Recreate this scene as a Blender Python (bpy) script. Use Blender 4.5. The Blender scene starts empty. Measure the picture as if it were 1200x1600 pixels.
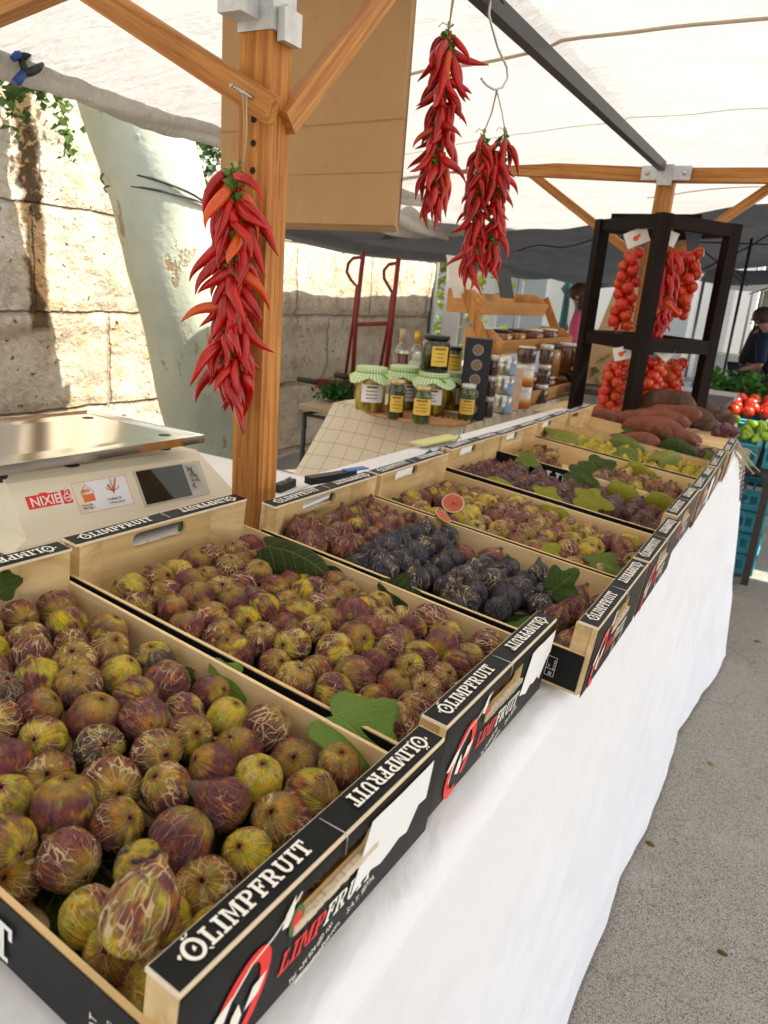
import bpy, bmesh, math, random
from mathutils import Vector, Matrix, Euler, noise
R_ = math.radians
sc = bpy.context.scene
COL = sc.collection
# ------------------------------------------------------------------ camera
CAMH = 1.36
MR = Matrix(((0.86213054, 0.50062806, 0.07811838), (0.21124074, -0.21499293, -0.9534964), (-0.46055215, 0.83854015, -0.29110501)))  # rows: right, down, forward
FPX = 1158.93
cd = bpy.data.cameras.new('camera'); cam = bpy.data.objects.new('camera', cd); COL.objects.link(cam)
cm = Matrix((MR[0], -MR[1], -MR[2])).transposed().to_4x4(); cm.translation = (0, 0, CAMH)
cam.matrix_world = cm
cd.sensor_fit = 'VERTICAL'; cd.sensor_height = 24; cd.lens = 24 * FPX / 1600
cd.clip_start = 0.05; cd.clip_end = 600
cd.dof.use_dof = True; cd.dof.focus_distance = 0.9; cd.dof.aperture_fstop = 8
sc.camera = cam
# ------------------------------------------------------------------ light
SUN_EL, SUN_AZ = 50, 68     # azimuth measured clockwise from +Y
w = bpy.data.worlds.new('World'); sc.world = w; w.use_nodes = True
nt = w.node_tree; bg = nt.nodes['Background']
sky = nt.nodes.new('ShaderNodeTexSky'); sky.sky_type = 'NISHITA'; sky.sun_disc = False
sky.sun_elevation = R_(SUN_EL); sky.sun_rotation = R_(SUN_AZ); sky.dust_density = 3.0; sky.air_density = 0.9; sky.ozone_density = 0.6
nt.links.new(sky.outputs[0], bg.inputs[0]); bg.inputs[1].default_value = 0.15
sd = bpy.data.lights.new('sun', 'SUN'); sd.energy = 4.5; sd.angle = R_(0.6); sd.color = (1, 0.96, 0.89)
sun = bpy.data.objects.new('sun', sd); COL.objects.link(sun)
_d = Vector((math.sin(R_(SUN_AZ)) * math.cos(R_(SUN_EL)), math.cos(R_(SUN_AZ)) * math.cos(R_(SUN_EL)), math.sin(R_(SUN_EL))))
sun.rotation_euler = _d.to_track_quat('Z', 'Y').to_euler()
sc.view_settings.view_transform = 'Standard'; sc.view_settings.look = 'None'
sc.view_settings.exposure = 1.55; sc.view_settings.gamma = 1
sc.cycles.max_bounces = 8; sc.cycles.diffuse_bounces = 4; sc.cycles.transmission_bounces = 6
sc.cycles.transparent_max_bounces = 8
try: sc.cycles.use_denoising = True
except Exception: pass
# ------------------------------------------------------------------ helpers
def ray(px, py): return MR.transposed() @ Vector(((px - 600) / FPX, (py - 800) / FPX, 1))
def at(px, py, ax, val):
    r = ray(px, py); k = 'xyz'.index(ax); c = Vector((0, 0, CAMH)); t = (val - c[k]) / r[k]
    return c + r * t
def pxof(P):
    q = MR @ (Vector(P) - Vector((0, 0, CAMH))); return (600 + FPX * q[0] / q[2], 800 + FPX * q[1] / q[2])

class G:
    """tiny node graph helper"""
    def __init__(s, name):
        s.m = bpy.data.materials.new(name); s.m.use_nodes = True; s.t = s.m.node_tree
        s.b = s.t.nodes['Principled BSDF']; s.out = s.t.nodes['Material Output']
    def n(s, ty, **k):
        nd = s.t.nodes.new('ShaderNode' + ty)
        for a, v in k.items(): setattr(nd, a, v)
        return nd
    def put(s, sock, v):
        if v is None: return
        if isinstance(v, bpy.types.NodeSocket): s.t.links.new(v, sock)
        elif isinstance(v, (tuple, list)) and len(v) == 3 and sock.type == 'RGBA': sock.default_value = (*v, 1)
        else: sock.default_value = v
    def math(s, op, a, b=None, c=None, clamp=False):
        nd = s.n('Math', operation=op); nd.use_clamp = clamp
        s.put(nd.inputs[0], a); s.put(nd.inputs[1], b); s.put(nd.inputs[2], c); return nd.outputs[0]
    def vm(s, op, a, b=None):
        nd = s.n('VectorMath', operation=op); s.put(nd.inputs[0], a); s.put(nd.inputs[1], b); return nd.outputs[0]
    def co(s, which='Object'): return s.n('TexCoord').outputs[which]
    def sep(s, v):
        nd = s.n('SeparateXYZ'); s.put(nd.inputs[0], v); return nd.outputs
    def comb(s, x, y, z):
        nd = s.n('CombineXYZ'); s.put(nd.inputs[0], x); s.put(nd.inputs[1], y); s.put(nd.inputs[2], z); return nd.outputs[0]
    def noise(s, v, scale, detail=3, rough=.55, dist=0, col=False):
        nd = s.n('TexNoise'); s.put(nd.inputs['Vector'], v); s.put(nd.inputs['Scale'], scale); nd.inputs['Detail'].default_value = detail
        nd.inputs['Roughness'].default_value = rough; nd.inputs['Distortion'].default_value = dist
        return nd.outputs[1 if col else 0]
    def vor(s, v, scale, feat='F1', out='Distance', rnd=1):
        nd = s.n('TexVoronoi', feature=feat); s.put(nd.inputs['Vector'], v); nd.inputs['Scale'].default_value = scale; nd.inputs['Randomness'].default_value = rnd
        return nd.outputs[out]
    def ramp(s, f, stops, interp='LINEAR'):
        nd = s.n('ValToRGB'); s.put(nd.inputs[0], f); cr = nd.color_ramp; cr.interpolation = interp
        while len(cr.elements) < len(stops): cr.elements.new(.5)
        for e, (p, c) in zip(cr.elements, stops):
            e.position = p; e.color = (c, c, c, 1) if isinstance(c, (int, float)) else (*c, 1)
        return nd.outputs[0]
    def step(s, v, lo, hi):
        nd = s.n('MapRange'); s.put(nd.inputs[0], v); s.put(nd.inputs[1], lo); s.put(nd.inputs[2], hi); nd.clamp = True; return nd.outputs[0]
    def mix(s, f, a, b, mode='MIX'):
        nd = s.n('Mix', data_type='RGBA', blend_type=mode); s.put(nd.inputs[0], f); s.put(nd.inputs[6], a); s.put(nd.inputs[7], b); return nd.outputs[2]
    def map(s, v, scale=(1, 1, 1), rot=(0, 0, 0), loc=(0, 0, 0)):
        nd = s.n('Mapping'); s.put(nd.inputs[0], v); nd.inputs[1].default_value = loc; nd.inputs[2].default_value = rot; nd.inputs[3].default_value = scale; return nd.outputs[0]
    def bump(s, h, strength=.3, dist=.002, nrm=None):
        nd = s.n('Bump'); s.put(nd.inputs['Height'], h); nd.inputs['Strength'].default_value = strength; nd.inputs['Distance'].default_value = dist
        if nrm: s.put(nd.inputs['Normal'], nrm)
        s.t.links.new(nd.outputs[0], s.b.inputs['Normal']); return nd.outputs[0]
    def set(s, **k):
        for a, v in k.items(): s.put(s.b.inputs[{'col': 'Base Color', 'rough': 'Roughness', 'metal': 'Metallic', 'spec': 'Specular IOR Level', 'coat': 'Coat Weight', 'trans': 'Transmission Weight', 'sss': 'Subsurface Weight', 'alpha': 'Alpha', 'ior': 'IOR', 'sheen': 'Sheen Weight'}[a]], v)
        return s.m

MT = {}
def plain(name, col, rough=.6, metal=0, var=.12, scale=25, bump=.1, spec=.4, coat=0):
    if name in MT: return MT[name]
    g = G(name); c = g.co(); n = g.noise(c, scale, 4)
    cc = g.mix(g.math('MULTIPLY', n, 1), tuple(x * (1 - var) for x in col), tuple(min(1, x * (1 + var)) for x in col))
    g.set(col=cc, rough=g.math('ADD', rough - .08, g.math('MULTIPLY', n, .16)), metal=metal, spec=spec, coat=coat)
    if bump: g.bump(g.noise(c, scale * 6, 3), bump, .002)
    MT[name] = g.m; return g.m

def wood(name, c1, c2, axis='x', freq=60, rough=.6, contrast=1.0, bump=.15, knots=False, seed=0):
    g = G(name); c = g.co()
    ri = g.n('ObjectInfo').outputs['Random']
    c = g.vm('ADD', c, g.comb(g.math('MULTIPLY', ri, 3.1), g.math('MULTIPLY', ri, 5.7), g.math('MULTIPLY', ri, 2.3)))
    low = .035; s3 = {'x': (low, 1, 1), 'y': (1, low, 1), 'z': (1, 1, low)}[axis]
    v = g.map(c, s3)
    wob = g.noise(g.map(c, tuple(a * .3 + .02 for a in s3)), 14, 2)
    a = g.noise(g.vm('ADD', v, g.comb(wob, wob, wob)) if False else v, freq, 4, .6, .6)
    b = g.noise(v, freq * 5, 3)
    f = g.math('ADD', g.math('MULTIPLY', a, .8), g.math('MULTIPLY', b, .2))
    lo, hi = .5 - .16 / contrast, .5 + .16 / contrast
    f = g.step(f, lo, hi)
    col = g.mix(f, c1, c2)
    blot = g.noise(c, 9, 4)
    col = g.mix(g.math('MULTIPLY', g.step(blot, .5, .8), .35), col, tuple(x * .6 for x in c2))
    if knots:
        k = g.vor(g.map(c, tuple(max(a_, .12) for a_ in s3)), 9); col = g.mix(g.step(k, .09, .05), col, tuple(x * .35 for x in c2))
    g.set(col=col, rough=rough, spec=.08 if c1[0] < .1 else .25); g.bump(f, bump, .001)
    MT[name] = g.m; return g.m

class MB:
    def __init__(s): s.bm = bmesh.new(); s.mi = 0
    def _new(s, vs, fs, smooth=False):
        V = [s.bm.verts.new(v) for v in vs]
        for f in fs:
            try: F = s.bm.faces.new([V[i] for i in f]); F.material_index = s.mi; F.smooth = smooth
            except ValueError: pass
        return V
    def box(s, lo, hi, m=None):
        x0, y0, z0 = lo; x1, y1, z1 = hi
        vs = [Vector(p) for p in ((x0, y0, z0), (x1, y0, z0), (x1, y1, z0), (x0, y1, z0), (x0, y0, z1), (x1, y0, z1), (x1, y1, z1), (x0, y1, z1))]
        if m: vs = [m @ v for v in vs]
        s._new(vs, [(0, 3, 2, 1), (4, 5, 6, 7), (0, 1, 5, 4), (1, 2, 6, 5), (2, 3, 7, 6), (3, 0, 4, 7)]); return s
    def beam(s, p0, p1, w, h, up=(0, 0, 1)):
        p0 = Vector(p0); p1 = Vector(p1); d = (p1 - p0); L = d.length; d.normalize()
        u = Vector(up); 
        if abs(d.dot(u)) > .98: u = Vector((0, 1, 0))
        a = d.cross(u).normalized(); b = a.cross(d)
        m = Matrix((a, b, d)).transposed().to_4x4(); m.translation = p0
        return s.box((-w / 2, -h / 2, 0), (w / 2, h / 2, L), m)
    def tube(s, pts, r, n=8, cap=True, m=None):
        pts = [Vector(p) for p in pts]
        if m: pts = [m @ p for p in pts]
        rs = r if isinstance(r, (list, tuple)) else [r] * len(pts)
        rings = []; prev = None
        for i, p in enumerate(pts):
            t = (pts[min(i + 1, len(pts) - 1)] - pts[max(i - 1, 0)]).normalized()
            if prev is None:
                u = Vector((0, 0, 1)) if abs(t.z) < .9 else Vector((1, 0, 0)); a = t.cross(u).normalized()
            else: a = (prev - t * prev.dot(t)).normalized()
            b = t.cross(a); prev = a
            rings.append([s.bm.verts.new(p + (a * math.cos(2 * math.pi * k / n) + b * math.sin(2 * math.pi * k / n)) * rs[i]) for k in range(n)])
        for i in range(len(rings) - 1):
            for k in range(n):
                F = s.bm.faces.new((rings[i][k], rings[i][(k + 1) % n], rings[i + 1][(k + 1) % n], rings[i + 1][k])); F.smooth = True; F.material_index = s.mi
        if cap:
            for rg, rev in ((rings[0], True), (rings[-1], False)):
                F = s.bm.faces.new(rg[::-1] if rev else rg); F.material_index = s.mi
        return s
    def lathe(s, prof, c=(0, 0, 0), n=20, m=None, smooth=True, close=True):
        c = Vector(c); rings = []
        M = m or Matrix.Identity(4)
        for r, z in prof:
            if r < 1e-6: rings.append([s.bm.verts.new(M @ (c + Vector((0, 0, z))))])
            else: rings.append([s.bm.verts.new(M @ (c + Vector((r * math.cos(2 * math.pi * k / n), r * math.sin(2 * math.pi * k / n), z)))) for k in range(n)])
        for A, B in zip(rings, rings[1:]):
            for k in range(n):
                k2 = (k + 1) % n
                if len(A) == 1 and len(B) == 1: continue
                if len(A) == 1: f = (A[0], B[k2], B[k])
                elif len(B) == 1: f = (A[k], A[k2], B[0])
                else: f = (A[k], A[k2], B[k2], B[k])
                F = s.bm.faces.new(f); F.smooth = smooth; F.material_index = s.mi
        if close:
            for rg, rev in ((rings[0], True), (rings[-1], False)):
                if len(rg) > 1: F = s.bm.faces.new(rg[::-1] if rev else rg); F.material_index = s.mi
        return s
    def prism(s, poly, z0, z1, m=None):
        n = len(poly); M = m or Matrix.Identity(4)
        vs = [M @ Vector((x, y, z0)) for x, y in poly] + [M @ Vector((x, y, z1)) for x, y in poly]
        s._new(vs, [tuple(range(n))[::-1], tuple(range(n, 2 * n))] + [(i, (i + 1) % n, (i + 1) % n + n, i + n) for i in range(n)]); return s
    def grid(s, fn, nu, nv, smooth=True, wrapu=False):
        V = [[s.bm.verts.new(fn(i / nu, j / nv)) for j in range(nv + 1)] for i in range(nu + 1)]
        for i in range(nu):
            for j in range(nv):
                F = s.bm.faces.new((V[i][j], V[i + 1][j], V[i + 1][j + 1], V[i][j + 1])); F.smooth = smooth; F.material_index = s.mi
        return s
    def ell(s, c, r, n=12, m=None, k=10):
        prof = [(math.sin(math.pi * i / k), -math.cos(math.pi * i / k)) for i in range(k + 1)]
        M = Matrix.Translation(c) @ (m or Matrix.Identity(4)) @ Matrix.Diagonal((*r, 1)); prof[0] = (0, -1); prof[-1] = (0, 1)
        return s.lathe(prof, (0, 0, 0), n, M)
    def bev(s, w, seg=1):
        es = [e for e in s.bm.edges if len(e.link_faces) == 2 and e.calc_face_angle(0) > .6]
        bmesh.ops.bevel(s.bm, geom=es, offset=w, segments=seg, affect='EDGES', clamp_overlap=True, profile=.5); return s
    def mesh(s, name, mats):
        me = bpy.data.meshes.new(name)
        bmesh.ops.recalc_face_normals(s.bm, faces=s.bm.faces[:]) if getattr(s, 'recalc', True) else None
        s.bm.to_mesh(me); s.bm.free()
        for m in (mats if isinstance(mats, (list, tuple)) else [mats]): me.materials.append(m)
        return me

def link(name, me, parent=None, world=False, kind=None):
    o = bpy.data.objects.new(name, me); COL.objects.link(o)
    if parent is not None:
        o.parent = parent
        if world: o.matrix_parent_inverse = Matrix.Translation(-parent.location)
    if kind: o['kind'] = kind
    return o
def part(name, mb, mats, parent, world=False, label=None):
    o = link(name, mb.mesh(name, mats), parent, world)
    if label: o['label'] = label
    return o
def thing(name, label, cat, loc=(0, 0, 0), rot=(0, 0, 0), group=None):
    o = bpy.data.objects.new(name, None); COL.objects.link(o); o.location = loc; o.rotation_euler = rot
    o.empty_display_size = .05
    return tag(o, label, cat, group)
def tag(o, label, cat, group=None):
    o['label'] = label; o['category'] = cat
    if group: o['group'] = group
    return o
def one(name, mb, mats, label, cat, group=None, solid=0):
    o = tag(link(name, mb.mesh(name, mats)), label, cat, group)
    if solid: md = o.modifiers.new('thickness', 'SOLIDIFY'); md.thickness = solid; md.offset = 0
    return o
def struct(name, mb, mats): return link(name, mb.mesh(name, mats), kind='structure')
def cp(o, parent=None):
    c = o.copy(); COL.objects.link(c)
    if parent is not None: c.parent = parent
    for ch in [x for x in o.children]: cp(ch, c)
    return c
ORD = ['first', 'second', 'third', 'fourth', 'fifth', 'sixth', 'seventh', 'eighth', 'ninth', 'tenth', 'eleventh', 'twelfth', 'thirteenth', 'fourteenth', 'fifteenth', 'sixteenth', 'seventeenth', 'eighteenth']

# lettering --------------------------------------------------------------
def ring(cx, cy, rx, ry, tx, ty, a0=0, a1=360, n=20, shape=None):
    out = []
    for i in range(n):
        q = []
        for a, k in ((a0 + (a1 - a0) * i / n, 0), (a0 + (a1 - a0) * (i + 1) / n, 0), (a0 + (a1 - a0) * (i + 1) / n, 1), (a0 + (a1 - a0) * i / n, 1)):
            a = R_(a); q.append((cx + (rx - tx * k) * math.cos(a), cy + (ry - ty * k) * math.sin(a)))
        out.append(q)
    return out
def rc(x0, y0, x1, y1): return [(x0, y0), (x1, y0), (x1, y1), (x0, y1)]
def slab(ch):
    t = .2; s = .13
    if ch == 'I': return [rc(.12, s, .12 + t, 1 - s), rc(0, 0, .44, s), rc(0, 1 - s, .44, 1)], .44
    if ch == 'L': return [rc(.1, s, .1 + t, 1 - s), rc(0, 1 - s, .42, 1), rc(0, 0, .66, s), rc(.54, s, .66, .36)], .66
    if ch == 'T': return [rc(.27, s, .27 + t, 1 - s), rc(.15, 0, .6, s), rc(0, 1 - s, .74, 1), rc(0, .66, .12, 1 - s), rc(.62, .66, .74, 1 - s)], .74
    if ch == 'M': return [rc(.08, s, .23, 1 - s), rc(.72, s, .92, 1 - s), rc(0, 0, .32, s), rc(.62, 0, 1, s), rc(0, 1 - s, .3, 1), rc(.7, 1 - s, 1, 1), [(.23, 1 - s), (.3, 1), (.52, .38), (.48, .12)], [(.7, 1), (.72, 1 - s), (.48, .12), (.46, .36)]], 1.0
    if ch == 'P': return [rc(.1, s, .3, 1 - s), rc(0, 0, .42, s), rc(0, 1 - s, .38, 1), rc(.3, .42, .42, .54)] + ring(.4, .71, .34, .29, .2, .13, -90, 90, 10), .74
    if ch == 'F': return [rc(.1, s, .3, 1 - s), rc(0, 0, .42, s), rc(0, 1 - s, .68, 1), rc(.56, .68, .68, 1 - s), rc(.3, .46, .46, .6), rc(.44, .36, .54, .7)], .68
    if ch == 'R': return [rc(.1, s, .3, 1 - s), rc(0, 0, .4, s), rc(0, 1 - s, .38, 1), rc(.3, .42, .42, .54), [(.38, .44), (.58, .44), (.74, s), (.56, s)], rc(.54, 0, .86, s)] + ring(.4, .71, .34, .29, .2, .13, -90, 90, 10), .86
    if ch == 'U': return [rc(.08, .35, .28, 1 - s), rc(.58, .35, .72, 1 - s), rc(0, 1 - s, .36, 1), rc(.5, 1 - s, .82, 1)] + ring(.4, .35, .32, .35, .18, .15, 180, 360, 12), .82
    if ch == 'O': return ring(.46, .5, .46, .56, .2, .16), .92
    return [], .4
def word(st, h, gap=.09):
    """polygons of a slab-serif word, height h, starting at x=0"""
    x = 0; out = []
    for ch in st:
        if ch == 'Q':   # the big fruit-like O with leaf and highlight
            ps = ring(.5, .52, .52, .6, .2, .17, n=24) + [[(-.12, .62), (-.2, .5), (-.28, .66), (-.16, .78), (-.06, .74)], [(.5, 1.14), (.42, 1.26), (.56, 1.32), (.6, 1.2)], [(.6, 1.14), (.8, 1.22), (.86, 1.36), (.72, 1.28)], [(.42, .38), (.62, .46), (.6, .68), (.46, .58)], [(.9, .04), (1.04, -.1), (1.12, -.08), (1.0, .06)]]; wd = 1.04
        else: ps, wd = slab(ch)
        out += [[((px_ + x) * h, py_ * h) for px_, py_ in p] for p in ps]; x += wd + gap
    return out, (x - gap) * h
def decal(mb, polys, M, z0=.0004, dz=1.5e-5, shear=0):
    for i, p in enumerate(polys):
        mb._new([M @ Vector((x + shear * y, y, z0 + i * dz)) for x, y in p], [tuple(range(len(p)))])
_tc = {}
def txt(st, size):
    """flat mesh polygons of built-in font text"""
    if st in _tc: base = _tc[st]
    else:
        c = bpy.data.curves.new('t', 'FONT'); c.body = st; c.resolution_u = 3; c.offset = .012
        o = bpy.data.objects.new('t', c); COL.objects.link(o)
        dg = bpy.context.evaluated_depsgraph_get(); me = o.evaluated_get(dg).to_mesh()
        base = [[(me.vertices[i].co.x, me.vertices[i].co.y) for i in p.vertices] for p in me.polygons]
        o.evaluated_get(dg).to_mesh_clear(); COL.objects.unlink(o); bpy.data.objects.remove(o); bpy.data.curves.remove(c); _tc[st] = base
    return [[(x * size, y * size) for x, y in p] for p in base]
def frame(o, ux, uy):
    ux = Vector(ux).normalized(); uy = Vector(uy).normalized(); uz = ux.cross(uy)
    m = Matrix((ux, uy, uz)).transposed().to_4x4(); m.translation = o; return m
# ------------------------------------------------------------------ materials
W_CRATE = wood('crate_wood', (.76, .57, .31), (.62, .41, .18), 'x', 34, .6, 1.1, .12, True)
W_CRATEY = wood('crate_wood_cross', (.74, .54, .28), (.55, .35, .14), 'y', 34, .6, 1.2, .12, True)
W_POST = wood('larch_post', (.56, .25, .055), (.28, .085, .014), 'z', 120, .5, 1.3, .25, True)
W_BEAM = wood('larch_beam', (.54, .26, .07), (.30, .10, .02), 'z', 90, .5, 1.2, .25, True)
W_DARK = wood('dark_stained_wood', (.014, .007, .005), (.005, .003, .0025), 'z', 70, .55, 1.0, .2)
W_PINE = wood('pine_shelf_wood', (.62, .33, .12), (.42, .19, .055), 'y', 30, .5, 1.0, .08)
def m_print():
    g = G('black_print'); c = g.co(); n = g.noise(c, 60, 5); sc_ = g.noise(g.map(c, (1, .15, 1)), 260, 2)
    worn = g.math('MULTIPLY', g.step(sc_, .68, .74), g.step(n, .55, .7))
    g.set(col=g.mix(worn, g.mix(n, (.004, .0045, .0045), (.012, .0125, .012)), (.35, .3, .22)), rough=.45, spec=.16); g.bump(n, .1, .0008); return g.m
PRINT = m_print()
INK_W = plain('white_ink', (.80, .78, .70), .6, var=.08, scale=90, bump=0)
INK_R = plain('red_ink', (.75, .025, .02), .5, var=.1, scale=60, bump=0)
INK_G = plain('green_ink', (.05, .16, .03), .5, bump=0)
INK_K = plain('dark_ink', (.02, .02, .022), .5, bump=0)
PAPER = plain('white_paper', (.78, .78, .78), .7, var=.05, scale=14, bump=.05)
FRAY = plain('torn_card', (.62, .52, .38), .9, var=.25, scale=120, bump=.5)
EDGE = plain('card_edge', (.72, .62, .46), .8, var=.12, scale=70, bump=.1)
STEEL = plain('steel_wire', (.55, .55, .55), .3, 1, var=.1, bump=0)
GALV = plain('galvanised_bracket', (.55, .56, .56), .42, .8, var=.3, scale=60, bump=.2)
TWINE = plain('twine', (.45, .33, .19), .9, var=.2, scale=300, bump=.4)

def m_cloth_white():
    g = G('white_cotton'); c = g.co(); wv = g.noise(g.map(c, (1, 1, 1)), 900, 2)
    cr = g.math('ADD', g.noise(g.map(c, (2, 1, .6), (0, .5, .2)), 5, 4, .6, .8), g.math('MULTIPLY', g.math('ABSOLUTE', g.math('SUBTRACT', g.noise(g.map(c, (2, 1, 1), (.6, 0, .2)), 2.2, 3, .5, .5), .5)), -3.0))
    g.set(col=g.mix(g.noise(c, 2, 3), (.70, .71, .735), (.76, .765, .785)), rough=.85, spec=.15)
    n1 = g.bump(cr, .4, .02)
    g.bump(wv, .06, .0005, n1); return g.m
CLOTH = m_cloth_white()

def m_canvas():
    g = G('canvas_canopy'); c = g.co()
    stretch = g.math('ADD', g.noise(g.map(c, (1, 6, 1), (0, 0, .35)), 6, 5, .65, .6), g.math('MULTIPLY', g.noise(g.map(c, (.6, 3, 1), (0, 0, -.5)), 3.5, 3, .5, 1.2), 1.2))
    fine = g.noise(g.map(c, (1, 9, 1), (0, 0, .2)), 28, 4, .6, .3)
    dirt = g.step(g.noise(c, 1.6, 5), .55, .8)
    col = g.mix(g.math('MULTIPLY', dirt, .3), (.85, .82, .76), (.64, .58, .47))
    g.set(col=col, rough=.85, spec=.1)
    b = g.bump(g.math('ADD', stretch, g.math('MULTIPLY', fine, .45)), 1.0, .06)
    tr = g.n('BsdfTranslucent'); g.put(tr.inputs[0], col); g.t.links.new(b, tr.inputs['Normal'])
    mx = g.n('MixShader'); mx.inputs[0].default_value = .30
    g.t.links.new(g.b.outputs[0], mx.inputs[1]); g.t.links.new(tr.outputs[0], mx.inputs[2]); g.t.links.new(mx.outputs[0], g.out.inputs[0])
    return g.m
CANVAS = m_canvas()

def m_net():
    g = G('black_shade_net'); c = g.co()
    v = g.map(c, (1, 1, 1)); n = g.noise(g.map(c, (2, 1, 1)), 3, 5, .65, 1.0); f = g.noise(g.map(c, (30, 6, 6)), 9, 3)
    hole = g.math('MULTIPLY', g.step(n, .3, .9), .14)
    g.set(col=g.mix(f, (.010, .010, .010), (.026, .026, .026)), rough=.8, spec=.2)
    tl = g.n('BsdfTranslucent'); tl.inputs[0].default_value = (.07, .07, .072, 1)
    mx = g.n('MixShader'); g.put(mx.inputs[0], g.math('ADD', .12, hole)); g.t.links.new(g.b.outputs[0], mx.inputs[1]); g.t.links.new(tl.outputs[0], mx.inputs[2]); g.t.links.new(mx.outputs[0], g.out.inputs[0])
    return g.m
NET = m_net()

def m_fig(attr=False):
    g = G('fig_skin'); c = g.co(); oi = g.n('ObjectInfo'); rnd = oi.outputs['Random']
    cs = g.n('SeparateColor'); g.t.links.new(oi.outputs['Color'], cs.inputs[0]); GR, DK, VE = cs.outputs
    if attr:
        c = g.n('Attribute', attribute_name='loc').outputs['Vector']; rnd = g.n('Attribute', attribute_name='rn').outputs['Fac']
        GR, DK, VE = g.sep(g.n('Attribute', attribute_name='kd').outputs['Vector'])
    x, y, z = g.sep(c)
    off = g.comb(g.math('MULTIPLY', rnd, 61), g.math('MULTIPLY', rnd, 37), g.math('MULTIPLY', rnd, 83))
    P = g.vm('ADD', c, off)
    rho = g.math('SQRT', g.math('ADD', g.math('MULTIPLY', x, x), g.math('MULTIPLY', y, y)))
    irho = g.math('DIVIDE', 1, g.math('MAXIMUM', rho, .08))
    ux, uy = g.math('MULTIPLY', x, irho), g.math('MULTIPLY', y, irho)
    mer = g.vm('ADD', g.comb(ux, uy, g.math('MULTIPLY', z, .22)), off)   # stretched along the meridians
    patch = g.noise(P, .95, 3, .5, .3)
    streak = g.noise(mer, 5.5, 3, .6)
    fine = g.noise(P, 16, 5, .65)
    # how purple
    pv = g.math('ADD', g.math('MULTIPLY', patch, 1.5), g.math('MULTIPLY', streak, .5))
    thr = g.math('ADD', .50, g.math('MULTIPLY', GR, .75))
    purp = g.step(g.math('SUBTRACT', pv, thr), -.12, .12)
    topg = g.step(z, .45, .98)   # skin is paler round the eye
    purp = g.math('SUBTRACT', purp, g.math('MULTIPLY', g.math('MULTIPLY', topg, .6), g.math('SUBTRACT', 1, DK)), clamp=True)
    yel = g.mix(g.step(g.noise(P, 2.3, 3), .4, .6), (.70, .46, .006), (.36, .37, .010))
    yel = g.mix(g.step(g.noise(P, 5, 4, .6), .5, .72), yel, (.50, .18, .010))
    mauve = g.mix(g.step(g.noise(P, 3.1, 4), .35, .65), (.20, .035, .028), (.075, .014, .026))
    mauve = g.mix(g.step(g.noise(g.vm('ADD', P, (9, 3, 1)), 1.8, 3), .5, .68), mauve, (.38, .10, .008))
    dark = g.mix(fine, (.008, .010, .020), (.028, .018, .035))
    pc = g.mix(DK, mauve, dark)
    col = g.mix(purp, yel, pc)
    # waxy bloom
    bl = g.step(g.noise(P, 2.6, 5, .6), .5, .75)
    col = g.mix(g.math('MULTIPLY', bl, g.math('ADD', .11, g.math('MULTIPLY', DK, .14))), col, g.mix(DK, (.42, .30, .36), (.20, .23, .33)))
    # pale stretch cracks: net on the flanks, lines along the meridians
    dist = g.noise(P, 1.5, 1.5, col=True)
    vnet = g.vor(g.vm('ADD', g.vm('ADD', g.comb(g.math('MULTIPLY', x, 1), g.math('MULTIPLY', y, 1), g.math('MULTIPLY', z, .55)), off), g.vm('MULTIPLY', dist, (.55, .55, .55))), 2.0, 'DISTANCE_TO_EDGE')
    vmer = g.vor(g.vm('ADD', mer, g.vm('MULTIPLY', dist, (.18, .18, .5))), 2.6, 'DISTANCE_TO_EDGE')
    wv = g.math('MULTIPLY', VE, g.math('MULTIPLY', g.step(g.noise(P, 1.6, 2), .40, .60), .052))
    l1 = g.step(vnet, g.math('MAXIMUM', wv, .0005), g.math('MULTIPLY', wv, .35))
    l2 = g.step(vmer, g.math('MAXIMUM', g.math('MULTIPLY', wv, 1.2), .0005), g.math('MULTIPLY', wv, .4))
    l2 = g.math('MULTIPLY', l2, g.step(rho, .12, .4))
    ln = g.math('MULTIPLY', g.math('MAXIMUM', l1, l2), .95, clamp=True)
    col = g.mix(ln, col, (.66, .50, .24))
    # freckles and bruises
    fr = g.step(g.vor(P, 9), .13, .05)
    col = g.mix(g.math('MULTIPLY', fr, .55), col, (.06, .02, .012))
    br = g.step(g.noise(P, 3.7, 4, .6), .63, .7)
    col = g.mix(g.math('MULTIPLY', br, .6), col, (.10, .04, .012))
    # the eye
    rad = g.noise(g.vm('ADD', g.comb(g.math('MULTIPLY', ux, 1.6), g.math('MULTIPLY', uy, 1.6), 0), off), 2.2, 2); eyen = g.math('ADD', g.math('ADD', rho, g.math('MULTIPLY', g.noise(P, 11, 3), .10)), g.math('MULTIPLY', g.math('SUBTRACT', rad, .5), .30))
    up = g.step(z, .2, .5)
    halo = g.math('MULTIPLY', g.step(eyen, .36, .22), up)
    col = g.mix(g.math('MULTIPLY', halo, .75), col, (.15, .035, .008))
    phi = g.math('ARCTAN2', y, x)
    star = g.math('MULTIPLY', g.math('ABSOLUTE', g.math('SINE', g.math('ADD', g.math('MULTIPLY', phi, 2.5), g.math('MULTIPLY', rnd, 40)))), rho)
    wd = g.math('MULTIPLY', g.math('SUBTRACT', g.math('ADD', .10, g.math('MULTIPLY', g.step(rnd, .6, 1.1), .50)), rho), .34)
    star = g.math('ADD', star, g.math('MULTIPLY', g.math('SUBTRACT', g.noise(P, 5, 4), .5), .26))
    rim = g.math('MULTIPLY', g.step(g.math('SUBTRACT', star, wd), .045, .0), up)
    inn = g.math('MULTIPLY', g.step(g.math('SUBTRACT', star, wd), -.005, -.03), up)
    has = g.step(rnd, .5, .55)
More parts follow.
